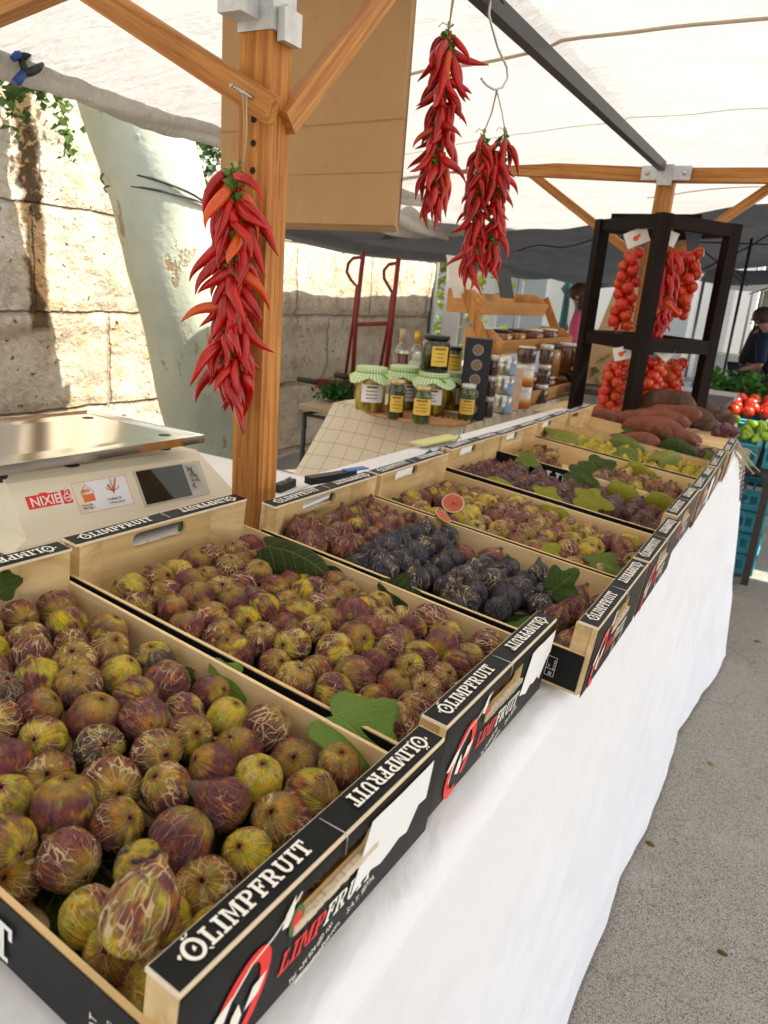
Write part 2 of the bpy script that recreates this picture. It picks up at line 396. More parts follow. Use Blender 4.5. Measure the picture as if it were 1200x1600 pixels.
    col = g.mix(g.math('MULTIPLY', g.math('MULTIPLY', rim, has), .85), col, (.62, .45, .20))
    col = g.mix(g.math('MULTIPLY', inn, has), col, g.mix(fine, (.22, .015, .012), (.035, .004, .004)))
    hole = g.math('MULTIPLY', g.step(g.math('SUBTRACT', eyen, .03), .13, .07), up)
    col = g.mix(hole, col, (.035, .008, .006))
    stem = g.step(z, -1.12, -1.3)
    col = g.mix(stem, col, (.13, .08, .04))
    g.set(col=col, rough=g.math('ADD', .19, g.math('MULTIPLY', bl, .26)), spec=.5, sss=0)
    h = g.math('ADD', g.math('MULTIPLY', streak, .7), g.math('ADD', g.math('MULTIPLY', ln, .35), g.math('MULTIPLY', fine, .25)))
    h = g.math('SUBTRACT', h, g.math('MULTIPLY', inn, .8)); h = g.math('SUBTRACT', h, hole)
    g.bump(h, .55, .12)
    return g.m
FIG = m_fig(); FIG_HEAP = m_fig(True)

def m_flesh():
    g = G('fig_flesh'); c = g.co(); x, y, z = g.sep(c)
    rho = g.math('SQRT', g.math('ADD', g.math('MULTIPLY', x, x), g.math('MULTIPLY', y, y)))
    phi = g.math('ARCTAN2', y, x)
    th = g.noise(g.comb(g.math('MULTIPLY', phi, 3), g.math('MULTIPLY', rho, 1.5), 0), 4, 4)
    seeds = g.step(g.vor(c, 13), .22, .1)
    core = g.mix(g.step(th, .35, .65), (.44, .03, .02), (.60, .16, .06)); core = g.mix(g.math('MULTIPLY', seeds, .5), core, (.6, .30, .1))
    core = g.mix(g.step(rho, .16, .05), core, (.2, .01, .01))
    col = g.mix(g.step(rho, .86, .93), core, (.72, .50, .26)); g.set(col=col, rough=.3, spec=.5); g.bump(th, .5, .05); return g.m
FLESH = m_flesh()

def m_leaf():
    g = G('fig_leaf_blade'); c = g.co('UV'); oi = g.n('ObjectInfo'); x, y, z = g.sep(c)
    # UV: x across, y from the stalk (0) to the tip (1)
    ax = g.math('ABSOLUTE', x)
    mid = g.step(ax, .016, .004)
    a = g.math('SUBTRACT', y, g.math('MULTIPLY', ax, .75))
    rib = g.math('ABSOLUTE', g.math('SUBTRACT', g.math('FRACT', g.math('MULTIPLY', a, 6.5)), .5))
    rib = g.step(rib, .06, .02)
    net = g.step(g.vor(c, 22, 'DISTANCE_TO_EDGE'), .06, .01)
    vein = g.math('MAXIMUM', g.math('MAXIMUM', mid, g.math('MULTIPLY', rib, .8)), g.math('MULTIPLY', net, .3))
    n = g.noise(g.co(), 30, 4)
    base = g.mix(g.math('MULTIPLY', g.math('SUBTRACT', n, .3), .8, clamp=True), oi.outputs['Color'], g.mix(.5, oi.outputs['Color'], (.22, .19, .02)))
    col = g.mix(g.math('MULTIPLY', vein, .5), base, g.mix(.35, oi.outputs['Color'], (.55, .62, .15)))
    col = g.mix(g.step(g.noise(g.co(), 12, 4), .68, .75), col, (.12, .08, .02))
    g.set(col=col, rough=.55, spec=.18); b = g.bump(g.math('SUBTRACT', n, vein), .6, .004)
    tr = g.n('BsdfTranslucent'); g.put(tr.inputs[0], col)
    mx = g.n('MixShader'); mx.inputs[0].default_value = .25
    g.t.links.new(g.b.outputs[0], mx.inputs[1]); g.t.links.new(tr.outputs[0], mx.inputs[2]); g.t.links.new(mx.outputs[0], g.out.inputs[0]); return g.m
LEAF = m_leaf()

def m_chilli():
    g = G('chilli_skin'); c = g.co(); oi = g.n('ObjectInfo'); rnd = oi.outputs['Random']; x, y, z = g.sep(c)
    off = g.comb(g.math('MULTIPLY', rnd, 31), 0, 0); n = g.noise(g.vm('ADD', c, off), 26, 3)
    n2 = g.noise(g.vm('ADD', g.map(c, (1, 1, .2)), off), 120, 3)
    red = g.mix(g.step(n, .35, .7), (.50, .007, .003), (.24, .003, .003))
    ora = g.mix(n, (.60, .11, .006), (.55, .035, .005))
    col = g.mix(g.step(rnd, .94, .96), red, ora)
    col = g.mix(g.math('MULTIPLY', g.step(rnd, .95, .97), g.step(z, -.02, -.0)), col, (.08, .12, .01))
    g.set(col=col, rough=.17, spec=.45); g.bump(n2, .25, .001); return g.m
CHILLI = m_chilli()
CALYX = plain('chilli_stalk', (.07, .15, .015), .5, var=.4, scale=120)
def m_asphalt():
    g = G('worn_asphalt'); c = g.co(); v = g.vor(c, 380); v2 = g.vor(c, 520, out='Color'); big = g.noise(c, 1.3, 5); mid = g.noise(c, 14, 5)
    s = g.sep(v2)[0]
    col = g.mix(s, (.24, .22, .18), (.46, .425, .36))
    col = g.mix(g.step(v, .5, .75), col, (.11, .10, .085))
    col = g.mix(g.math('MULTIPLY', g.step(big, .4, .65), .25), col, (.32, .29, .24)); col = g.mix(g.math('MULTIPLY', g.step(mid, .62, .75), .3), col, (.06, .055, .05))
    ck = g.step(g.vor(g.vm('ADD', c, g.vm('MULTIPLY', g.noise(c, 3, 4, col=True), (.5, .5, 0))), 1.1, 'DISTANCE_TO_EDGE'), .006, .001)
    col = g.mix(g.math('MULTIPLY', ck, .22), col, (.05, .045, .04)); sp = g.step(g.vor(c, 7), .12, .03); col = g.mix(g.math('MULTIPLY', sp, .35), col, (.07, .06, .05)); pal = g.step(g.noise(c, 4, 6, .7), .55, .75); col = g.mix(g.math('MULTIPLY', pal, .35), col, (.50, .47, .40))
    g.set(col=col, rough=.85, spec=.3); g.bump(g.math('SUBTRACT', g.math('ADD', v, mid), ck), .6, .004); return g.m
ASPHALT = m_asphalt()
# ------------------------------------------------------------------ setting: ground
g_ = MB(); g_.grid(lambda u, v: Vector((-90 + 180 * u, -60 + 260 * v, 0)), 4, 4); struct('ground', g_, ASPHALT)

# ------------------------------------------------------------------ display frame of reference: the boards lean towards the aisle
T3 = Matrix(((0.99581458, 0, 0.09139652), (-0.00140475, 0.99988188, 0.01530555), (-0.09138573, -0.01536982, 0.99569695)))
CR = [  # front near top corner of every crate and its small turn
    ((-.2063, .2060, 1.0158), -1.75), ((-.2027, .5095, 1.0108), -.99), ((-.1522, .8146, 1.0014), .02), ((-.1518, 1.1136, .9968), .22),
    ((-.1623, 1.4329, .9929), -.01), ((-.1579, 1.7230, .9880), .8), ((-.1617, 2.0395, .9835), 1.41), ((-.160, 2.335, .9795), 1.3)]
CL, CW, CHH, CS, SWH = .5, .2886, .0947, .0247, .055
def crate_mx(i):
    p, a = CR[i]; m = T3.to_4x4() @ Matrix.Rotation(R_(a), 4, 'Z'); top = Vector(p); m.translation = top; return m
def cpt(i, x, y, z): return crate_mx(i) @ Vector((x, y, z - CHH))    # x<0 inwards, y along the front, z above the crate floor

# --- trestle table with white cloth
def ztab(x, y):
    o = Vector(CR[0][0]) ; n = T3.col[2]
    z = o.z - (n.x * (x - o.x) + n.y * (y - o.y)) / n.z - (CHH + .006) / n.z
    if x < -.82: z = z - (x + .82) * (n.x / n.z) * -1 * 1.0 if False else (o.z - (n.x * (-.82 - o.x) + n.y * (y - o.y)) / n.z - (CHH + .006) / n.z)
    return z
XF, XB, Y0, Y1 = -.185, -.91, -.35, 3.12
XBN = -.705
def table():
    t = thing('trestle_table', 'long trestle table hidden under the white cloth with fig crates', 'table', (-.75, 1.4, 0))
    mb = MB()
    for y0, y1 in ((-.33, 1.38), (1.40, 3.10)):
        mb._new([Vector((x, y, ztab(x, y) - dz)) for dz in (.012, .04) for x, y in ((XF - .01, y0), (-.6, y0), (XBN + .01, y0), (XBN + .01, y1), (-.6, y1), (XF - .01, y1))],
                [(0, 1, 4, 5), (1, 2, 3, 4), (11, 10, 7, 6), (10, 9, 8, 7), (0, 6, 7, 1), (1, 7, 8, 2), (2, 8, 9, 3), (3, 9, 10, 4), (4, 10, 11, 5), (5, 11, 6, 0)])
    part('tabletop', mb, W_CRATEY, t, True)
    for x in (XF - .1, XBN + .06):
        for y in (-.1, 1.3, 2.9):
            m = MB(); m.box((x - .02, y - .02, 0), (x + .02, y + .02, ztab(x, y) - .045)); part('leg', m, W_BEAM, t, True)
table()
def tcloth():
    mb = MB(); rnd = random.Random(4)
    NX = [XF - .0 + .0]
    ys = 150
    prof = 60
    def P(u, v):
        y = Y0 + (Y1 - Y0) * v
        zt = ztab(XF, y) - .006
        if u < .42:       # front drop
            s = 1 - u / .42
            bulge = -.163 + .043 * max(0, (y - .9) / 2.2) + .05 * max(0, y - 2.6) / .5 
            x = XF + (bulge - XF) * s ** .8 + .006
            fold = math.sin(y * 7.3 + .8 * math.sin(y * 3.1)) * .006 + math.sin(y * 17 + 2 * s) * .003 + noise.noise(Vector((y * 2.2, s * 3, 0))) * .010
            x += fold * s ** 1.1 * (1.2 if y > 2.3 else 1)
            x += .006 * noise.noise(Vector((y * 9, s * 9, 3))) * min(1, s * 4)
            z = zt * (1 - s) + .012 * s
            y2 = y + (y - 1.6) * .02 * s
            return Vector((x, y2, z))
        if u < .78:
            s = (u - .42) / .36; x = XF + ((XB if y > .97 else XBN) - XF) * s
            return Vector((x, y, ztab(x, y) - .004 + .0015 * noise.noise(Vector((x * 9, y * 9, 1)))))
        s = (u - .78) / .22; return Vector(((XB if y > .97 else XBN) - .01 - .03 * s + .02 * s * math.sin(y * 8), y, ztab(XB, y) * (1 - s) - .004 + .2 * s))
    mb.grid(P, 110, 260)
    # end drops
    for yy, sg in ((Y0, -1), (Y1, 1)):
        def Q(u, v, yy=yy, sg=sg):
            x = XF + (XB - XF) * u; s = v
            return Vector((x * (1) + (.10 - .04 * sg) * s * (1 - u) ** 6 + (.03 if sg > 0 else 0) * s * (1 - u), yy + sg * (.004 + .05 * s + .03 * s * math.sin(x * 14)), (ztab(x, yy) - .005) * (1 - s) + .015 * s))
        mb.grid(Q, 40, 40)
    bmesh.ops.remove_doubles(mb.bm, verts=mb.bm.verts, dist=.002)
    return one('tablecloth', mb, CLOTH, 'plain white cloth draped to the ground over the long fig table', 'tablecloth')
tcloth()

# --- crates
TOPW, TOPWL = word('QLIMPFRUIT', .0125)
def crate_proto():
    t = thing('fruit_crate', '', 'crate')
    L, W, H, S = CL, CW, CHH, CS; z0 = .004
    # floor boards
    mb = MB()
    for k in range(4): mb.box((-L + .004, .004 + k * (W - .004) / 4, 0), (-.004, (k + 1) * (W - .004) / 4, .004))
    part('base', mb, W_CRATE, t)
    # long sides, printed outside
    for y0, y1, oy in ((0, .004, -1), (W - .004, W, 1)):
        mb = MB(); mb.box((-L + .006, y0, .0045), (-.006, y1, SWH)); sd_ = part('side_board', mb, W_CRATE, t)
        mb = MB(); yy = y0 - .0008 if oy < 0 else y1 + .0008
        mb.box((-L + .006, min(yy, yy + .0006 * oy), .006), (-.006, max(yy, yy + .0006 * oy), SWH - .0006)); part('printed_sheet', mb, PRINT, sd_)
        mb = MB(); ux = Vector((1, 0, 0)) if oy < 0 else Vector((-1, 0, 0)); o = Vector((-L + .02, yy + oy * .0008, .012)) if oy < 0 else Vector((-.02, yy + oy * .0008, .012))
        wp, wl = word('LIMPFRUIT', .030); decal(mb, [[(x + .135, y) for x, y in p] for p in wp], frame(o, ux, (0, 0, 1)))
        part('lettering', mb, INK_W, sd_); mb = MB()
        off = CL - .02 - .060 if oy < 0 else .040      # small maker's print near the aisle end, running upwards
        def up_(ps, ox, oz): return [[(off + ox - y, oz + x) for x, y in p] for p in ps]
        Fm = frame(o, ux, (0, 0, 1))
        decal(mb, up_(txt('MAT', .0085), .004, .004), Fm); decal(mb, up_(txt('ENVASES', .0036), .009, .004), Fm, .0005)
        decal(mb, up_([[(-.0085, 0), (-.0045, .0045), (-.001, 0), (-.005, -.0045)]], -.000, .001), Fm, .0006)
        for q in ((0, 0, .026, .0005), (0, .011, .026, .0115), (0, .0005, .0005, .011), (.0255, .0005, .026, .011), (.009, .0005, .0095, .011)): decal(mb, up_([rc(*q)], .0245, .002), Fm, .0007)
        decal(mb, up_(txt('ES-15-3001', .0028), .0235, .0125), Fm, .0008); decal(mb, up_(txt('III', .006), .0215, .0035), Fm, .0009); decal(mb, up_(txt('HT', .003), .0175, .0135), Fm, .001)
        part('lettering', mb, INK_W, sd_)
    # end boards with a slot
    for e in (0, 1):
        X0 = 0 if e == 0 else -L; sg = -1 if e == 0 else 1      # sg: direction inwards
        xa, xb = X0, X0 + sg * .006; lo, hi = min(xa, xb), max(xa, xb)
        mb = MB(); s0, s1, h0, h1 = W * .34, W * .66, .056, .078
        mb.box((lo, 0, .0045), (hi, W, h0)); mb.box((lo, 0, h1), (hi, W, H - .003)); mb.box((lo, 0, h0), (hi, s0, h1)); mb.box((lo, s1, h0), (hi, W, h1))
        for cy, a in ((s0, 1), (s1, -1)):   # rounded slot ends
            r = (h1 - h0) / 2
            for k in range(6):
                a0, a1 = R_(90 + k * 15), R_(90 + (k + 1) * 15)
                for sz in (1, -1):
                    p = [(cy, sz * r), (cy + a * (r + r * math.cos(a0)), sz * r * math.sin(a0)), (cy + a * (r + r * math.cos(a1)), sz * r * math.sin(a1))]
                    vs = [Vector((xx, q[0], (h0 + h1) / 2 + q[1])) for xx in (lo + .0002, hi - .0002) for q in p]
                    mb._new(vs, [(0, 1, 2), (5, 4, 3), (0, 3, 4, 1), (1, 4, 5, 2), (2, 5, 3, 0)])
        ed = part('end_board', mb, W_CRATEY, t)
        # printed face outside (pieces round the slot)
        xo = X0 - sg * .0012; l2, h2 = min(xo, xo + sg * .0008), max(xo, xo + sg * .0008)
        mb = MB()
        for a, b, c_, d in ((.0, W, .001, h0 - .001), (.0, W, h1 + .001, H - .0035), (.0, s0 - .0, h0 - .001, h1 + .001), (s1, W, h0 - .001, h1 + .001)): mb.box((l2, a + .0005, c_), (h2, b - .0005, d))
        part('printed_sheet', mb, PRINT, ed)
        # corner posts
        for y0, a in ((.004, 1), (W - .004, -1)):
            mb = MB(); x_ = X0 + sg * .0062
            poly = [(x_, y0), (x_ + sg * .021, y0), (x_, y0 + a * .048)]
            if (a * sg) > 0: poly = poly[::-1]
            mb.prism(poly, .0045, H - .003); part('corner_post', mb, W_CRATEY, t)
        # top rail with print
        mb = MB(); a, b = X0, X0 + sg * S; mb.box((min(a, b), .0, H - .0028), (max(a, b), W, H)); tr = part('top_rail', mb, EDGE, t)
        mb = MB(); a, b = X0 + sg * .0012, X0 + sg * (S - .0008); mb.box((min(a, b), .0015, H + .0002), (max(a, b), W - .0015, H + .0007)); part('printed_strip', mb, PRINT, tr)
        mb = MB(); base_x = X0 - .0065 if e == 0 else X0 + S - .0055
        M1 = frame(Vector((base_x, .016, H + .0008)), (0, 1, 0), (-1, 0, 0)); decal(mb, TOPW, M1)
        part('lettering', mb, INK_W, tr); mb = MB()
        M2 = frame(Vector((base_x - .0125, W - .016, H + .0008)), (0, -1, 0), (1, 0, 0)); decal(mb, TOPW, M2)
        part('lettering', mb, INK_W, tr)
        # wire staple
        mb = MB(); xx = X0 + sg * .004
        mb.tube([(X0 + sg * .021, W * .5, H + .0012), (X0 + sg * .0, W * .5 + .001, H + .0012), (X0 - sg * .0018, W * .5 + .001, H - .001), (X0 - sg * .0022, W * .5 + .002, H - .016)], .0005, 5); part('staple', mb, STEEL, tr)
        # printed emblem and words on the outer face
        fo = Vector((X0 - sg * .0016, 0 if e == 0 else W, 0)); M = frame(fo, (0, 1, 0) if e == 0 else (0, -1, 0), (0, 0, 1))
        mb = MB(); tilt = [[(x + .32 * (y - .04), y) for x, y in p] for p in ring(.050, .036, .024, .036, .009, .009, -40, 292, 26)]
        decal(mb, tilt, M); wp, wl = word('LIMP', .0165, .07); decal(mb, [[(x * .92 + .085 + .25 * y, y + .026) for x, y in p] for p in wp], M, .0005); part('red_print', mb, INK_R, ed)
        mb = MB(); wp2, wl2 = word('FRUIT', .0165, .07); decal(mb, [[(x * .92 + .087 + wl * .92 + .25 * y, y + .026) for x, y in p] for p in wp2], M, .0004)
        decal(mb, [[(x + .16, y + .0165) for x, y in p] for p in txt('S.A.T. 9877A', .0075)], M)
        decal(mb, [[(x + .092, y + .0165) for x, y in p] for p in txt('Tel. +34 924 680 100', .0062)], M)
        decal(mb, [[(x + .10, y + .009) for x, y in p] for p in txt('www.olimpfruit.com', .0068)], M)
        for lf in ([(.018, .038), (.030, .050), (.043, .055), (.036, .042), (.024, .036)], [(.054, .030), (.066, .034), (.072, .046), (.060, .044)], [(.040, .024), (.048, .020), (.052, .030), (.048, .042), (.043, .036)],
                   [(.082, .068), (.084, .078), (.092, .088), (.092, .074), (.088, .066)]): decal(mb, [lf], M, .0009)
        sw = [(.028, .008), (.030, .030), (.040, .052), (.056, .066), (.074, .070), (.088, .078), (.098, .086)]
        for p, q in zip(sw, sw[1:]): decal(mb, [[p, q, (q[0] + .0012, q[1] - .0016), (p[0] + .0016, p[1] - .0014)]], M, .0007)
        part('white_print', mb, INK_W, ed)
        mb = MB(); decal(mb, ring(.098, .062, .0075, .0125, .0075, .0125, 0, 360, 16), M, .0004, 0); part('green_oval', mb, INK_G, ed)
        mb = MB(); decal(mb, ring(.098, .062, .0045, .0085, .0045, .0085, 0, 360, 14), M, .0006, 0); part('red_oval', mb, INK_R, ed)
        # frayed card in the slot
        mb = MB(); rr = random.Random(5)
        for k in range(26):
            y = s0 + (s1 - s0) * k / 25; zz = h0 + .0005; mb.box((l2 - .0012, y - .0028, zz - .003 - .002 * rr.random()), (h2 + .002, y + .0028, zz + .0012 + .002 * rr.random()))
        part('torn_card', mb, FRAY, ed)
    return t
C0 = crate_proto()
clab = ['pale wooden fruit crate nearest the camera, full of big mottled figs', 'pale fruit crate of mottled figs, second from the camera, large dark leaf at its back',
        'pale fruit crate mostly of dark blue figs, third along the table', 'pale fruit crate holding a cut open red fig, fourth along the table',
        'fruit crate of small dark purple figs edged with yellow-green leaves, fifth along', 'fruit crate of pinkish figs under leaves, sixth along the table',
        'fruit crate of green figs half covered by a very big leaf, seventh along', 'last fruit crate of the row, dark leaves, next to the sweet potatoes']
for i in range(8):
    o = C0 if i == 0 else cp(C0)
    o.matrix_world = crate_mx(i) @ Matrix.Translation((0, 0, -CHH)); o['label'] = clab[i]; o['group'] = 'fruit crates in a row on the white cloth'
# paper stickers on crate fronts (stuck on: parts of the crates)
def sticker(i, y0, y1, z0, z1):
    par = [o for o in bpy.data.objects if o.parent and o.parent.get('label') == clab[i] and o.name.startswith('end_board')][0]
    mb = MB(); M = frame(Vector((.0026, 0, 0)), (0, 1, 0), (0, 0, 1)); rr = random.Random(i)
    top = [(y0 + .012 + (y1 - y0 - .012) * k / 6, z1 + rr.uniform(-.001, .001)) for k in range(7)]
    bot = [(y1 - (y1 - y0) * k / 8, z0 + rr.uniform(-.004, .006) + (.02 if k < 2 else 0)) for k in range(9)]
    mb.prism((top + bot)[::-1], 0, .0004, M); part('paper_sticker', mb, PAPER, par)
sticker(0, .165, .268, .030, .085); sticker(1, .198, .286, .030, .082)
sticker(5, .2, .28, .02, .08)
sticker(7, .1, .2, .02, .08)

# ------------------------------------------------------------------ figs
def fig_mesh(k):
    rr = random.Random(100 + k); nk = rr.uniform(.85, 1.15); neck = [.0, .12, .3, .05, .2, .1, .35, .02, .0, -.05][k % 10]
    prof = [(0, .80), (.04, .82), (.07, .90), (.12, .925), (.17, .915), (.30, .885), (.50, .82), (.70, .70), (.86, .50), (.965, .26), (1, 0), (.97, -.26), (.87, -.50), (.71, -.70), (.52, -.85 - .2 * neck), (.35, -.96 - .5 * neck), (.22, -1.06 - neck), (.15, -1.16 - 1.1 * neck), (.13, -1.26 - 1.2 * neck), (.10, -1.30 - 1.2 * neck), (0, -1.30 - 1.2 * neck)]
    mb = MB(); mb.lathe(prof, n=28); ph = [rr.uniform(0, 6.28) for _ in range(4)]; kr = rr.choice([5, 6, 7]); sx = rr.uniform(.9, 1.0)
    bx, by = rr.uniform(-.16, .16), rr.uniform(-.16, .16)
    for v in mb.bm.verts:
        a = math.atan2(v.co.y, v.co.x); r = math.hypot(v.co.x, v.co.y)
        f = 1 + .018 * math.sin(kr * a + ph[0]) * min(1, r) + .012 * math.sin(11 * a + ph[1] + v.co.z * 2) + .07 * noise.noise(v.co * 1.3 + Vector((k * 7, 0, 0)))
        v.co.x *= f; v.co.y *= f * sx; v.co.z *= 1 + .05 * noise.noise(v.co + Vector((k, 5, 0)))
        if v.co.z < -.3: t_ = (-.3 - v.co.z) ** 1.5; v.co.x += bx * t_; v.co.y += by * t_
    return mb.mesh('fig', [FIG])
FM = [fig_mesh(k) for k in range(10)]
FIGN = 0
def colword(GRn, DKn, V):
    if DKn > .6: return 'dark blue'
    if GRn > .8: return 'yellow-green'
    if GRn > .55: return 'olive and purple'
    if GRn > .3: return 'mottled brown-purple'
    return 'deep purple'
def put_fig(pos, d, R, kind, lab, group, k, spin=0):
    """d = direction the eye of the fruit looks; kind = (green, dark, vein)"""
    global FIGN
    o = bpy.data.objects.new('fig', FM[k % 10]); COL.objects.link(o); FIGN += 1
    q = Vector(d).normalized().to_track_quat('Z', 'Y').to_matrix().to_4x4()
    o.matrix_world = Matrix.Translation(pos) @ q @ Matrix.Rotation(spin, 4, 'Z') @ Matrix.Diagonal((R, R, R, 1))
    o.color = (*kind, 1); tag(o, lab, 'fig', group); return o
crname = ['nearest crate', 'second crate', 'third crate', 'fourth crate', 'fifth crate', 'sixth crate', 'seventh crate', 'last fig crate']
def fill(ci, R, seed, zfun, kindf, eyef, skip=lambda x, y: False, jit=.12, x0=.012, x1=None, sq=1.0):
    rr = random.Random(seed); sp = R * 1.93; x1 = x1 or CL - .014; row = 0; x = x0 + R; m = crate_mx(ci); cnt = 0
    n_c = round((CW - .018 - 2 * R) / sp) + 1
    while x < x1 - R * .7:
        odd = row % 2; n = n_c; wid = CW - .018 - 2 * R; 
        for c in range(n):
            y = .009 + R + wid * (c + (.5 if odd else 0)) / (n_c - .5)
            xx = -(x + rr.uniform(-jit, jit) * R * 2); yy = min(CW - .008 - R, max(.008 + R, y + rr.uniform(-jit, jit) * R * 1.6))
            if skip(-xx, yy): continue
            r = R * rr.uniform(.82, 1.10) * sq; z = zfun(-xx, yy) + rr.uniform(-.12, .25) * R
            P = m @ Vector((xx, yy, z + R - CHH)); u, v = pxof(P)
            if u < -75 or v > 1790: continue
            kd = kindf(rr, -xx, yy); d = eyef(rr, -xx, yy)
            lab = '%s fig, %s, %s row from printed front, %s from near side' % (colword(*kd), crname[ci], ORD[row], ORD[c])
            if ci > 3: HEAP.append((P, T3 @ Vector(d), r, kd, rr.choice([0, 1, 3, 7, 8, 9]), rr.uniform(0, 6.28), rr.random())); continue
            put_fig(P, T3 @ Vector(d), r, kd, lab, 'figs in ' + crname[ci], rr.randrange(10) if ci < 2 or ci == 3 else rr.choice([0, 1, 3, 5, 7, 8, 9]), rr.uniform(0, 6.28)); cnt += 1
        row += 1; x += sp * .885
    return cnt
def eye_up(rr, x, y):
    t = rr.uniform(.15, 1.4) if rr.random() < .8 else rr.uniform(1.4, 2.3); a = rr.gauss(-.9, 1.3)     # towards the viewer, -Y and +X
    return (math.sin(t) * math.cos(a), math.sin(t) * math.sin(a), math.cos(t))
def stem_up(rr, x, y):
    t = rr.uniform(0, .7); a = rr.uniform(0, 6.28); return (math.sin(t) * math.cos(a), math.sin(t) * math.sin(a), -math.cos(t))
def k_mix(rr, x, y):
    g_ = rr.choice([.05, .15, .3, .3, .45, .45, .6, .75, 1.0]); return (g_, .8 if rr.random() < .07 else rr.uniform(0, .2), rr.choice([.0, .0, .2, .5, .8, 1.1]))
def k_mix2(rr, x, y):
    g_ = rr.choice([.0, .05, .15, .2, .3, .35, .5, .6]); return (g_, rr.uniform(0, .2), rr.choice([.0, .0, .2, .5, .8, 1.1]))
counts = []; HEAP = []
counts.append(fill(0, .0224, 11, lambda x, y: .012 + .013 * math.sin(math.pi * min(1, max(0, x) / .5)) * math.sin(math.pi * y / CW), k_mix, eye_up, skip=lambda x, y: False))
counts.append(fill(1, .0214, 12, lambda x, y: .012 + .012 * math.sin(math.pi * x / .5) * math.sin(math.pi * y / CW), k_mix2, eye_up, skip=lambda x, y: (x > .44 and y > .2)))
def k3(rr, x, y):
    if x > .38 or (x < .09): return (rr.choice([.15, .3, .5, .35]), .1, .4)
    return (rr.choice([0, .1, .2]), 1.0 if rr.random() < .9 else .2, rr.choice([.1, .3, .6]))
counts.append(fill(2, .0228, 13, lambda x, y: .004 + .014 * (x > .3), k3, stem_up, skip=lambda x, y: (.05 < x < .15 and .03 < y < .12) or (.2 < x < .26 and y < .07) or (x < .1 and y > .25)))
def k4(rr, x, y): g_ = rr.choice([.25, .4, .45, .6, .8]); return (g_, 0, rr.choice([.0, .3, .6, .9]))
counts.append(fill(3, .0222, 14, lambda x, y: .004 + .008 * math.sin(math.pi * x / .5), k4, lambda rr, x, y: (rr.uniform(-1, 1), rr.uniform(-1, 1), rr.uniform(-.6, .9)), skip=lambda x, y: (x > .44 and y < .08) or (.37 < x < .43 and .07 < y < .15)))
def k5(rr, x, y): return (.05, .55 if rr.random() < .8 else .2, .15)
counts.append(fill(4, .0225, 15, lambda x, y: .004, k5, stem_up, skip=lambda x, y: y > .25 or y < .04 or (.09 < x < .22 and y < .12)))
def k6(rr, x, y): return (rr.choice([.35, .5, .6]), .0, .3)
counts.append(fill(5, .0235, 16, lambda x, y: .004, k6, stem_up, skip=lambda x, y: y < .04 or y > .25 or (.24 < x < .36)))
def k7(rr, x, y): return (1.5, 0, .0)
counts.append(fill(6, .0235, 17, lambda x, y: .004, k7, stem_up, skip=lambda x, y: y < .05 or y > .25 or x > .40))
counts.append(fill(7, .0225, 18, lambda x, y: .004, k5, stem_up, skip=lambda x, y: x > .16 or y < .14))
print('figs', counts, FIGN)
def heap_mesh():
    vs, fs, loc, kd, rn = [], [], [], [], []
    for P, d, r, k_, mi, sp, rv in HEAP:
        M = Matrix.Translation(P) @ Vector(d).normalized().to_track_quat('Z', 'Y').to_matrix().to_4x4() @ Matrix.Rotation(sp, 4, 'Z') @ Matrix.Scale(r, 4)
        me = FM[mi]; b = len(vs)
        for v in me.vertices: vs.append(M @ v.co); loc += list(v.co); kd += list(k_); rn.append(rv)
        fs += [[i + b for i in p.vertices] for p in me.polygons]
    me = bpy.data.meshes.new('figs'); me.from_pydata(vs, [], fs); me.materials.append(FIG_HEAP)
    for n_, ty, dat, ke in (('loc', 'FLOAT_VECTOR', loc, 'vector'), ('kd', 'FLOAT_VECTOR', kd, 'vector'), ('rn', 'FLOAT', rn, 'value')): me.attributes.new(n_, ty, 'POINT').data.foreach_set(ke, dat)
    for p in me.polygons: p.use_smooth = True
    o = link('figs', me, kind='stuff'); tag(o, 'small purple, pinkish and yellow-green figs under the leaves in the four farthest crates', 'figs')
heap_mesh()
# upright pear-shaped fig lying on top at the near corner of the first crate
P = at(218, 1425, 'z', 1.005); PF = put_fig(P, T3 @ Vector((.05, -.55, -.85)), .0215, (.5, .0, 1.2), 'big pear-shaped fig with yellow streaks lying on top, near the front corner', 'figs in nearest crate', 8); PF.matrix_world = PF.matrix_world @ Matrix.Diagonal((1, 1, 1.22, 1))
put_fig(cpt(0, -.052, .036, .024), T3 @ Vector((.5, -.5, .7)), .0225, (.7, 0, .4), 'yellow-brown fig in the near front corner of the first crate, under the pear-shaped one', 'figs in nearest crate', 3)
for q, (u, v, kk, word_) in enumerate(((18, 1372, (.2, 0, .9), 'veined purple fig against the near side board at the edge of the picture'), (166, 1505, (.35, .1, .4), 'brown-purple fig low by the near side board, behind the corner post'))):
    P = at(u, v, 'z', .962); P.y = max(P.y, .240); put_fig(P, T3 @ Vector((.4 - q * .3, -.6, .7)), .0215, kk, word_, 'figs in nearest crate', q + 4)
FLOOR = ['nearest', 'second', 'third', 'fourth']
def floor_leaves():      # leaves lining the crates, coloured near black to deepen shade between the fruit
    rr = random.Random(77)
    for ci in range(4):
        for q, (x, y) in enumerate(((-.412, .085), (-.405, .205), (-.27, .085), (-.265, .205), (-.125, .085), (-.12, .205))):
            leaf(cpt(ci, x - .07, y, .0065 + q * .0011), .145, T3 @ Vector((0, 0, 1)), T3 @ Vector((1, rr.uniform(-.15, .15), 0)), (.006, .016, .004), 'leaf darkened to deepen shade between figs, floor of the %s crate, %s from its back' % (FLOOR[ci], ORD[q]), 8)
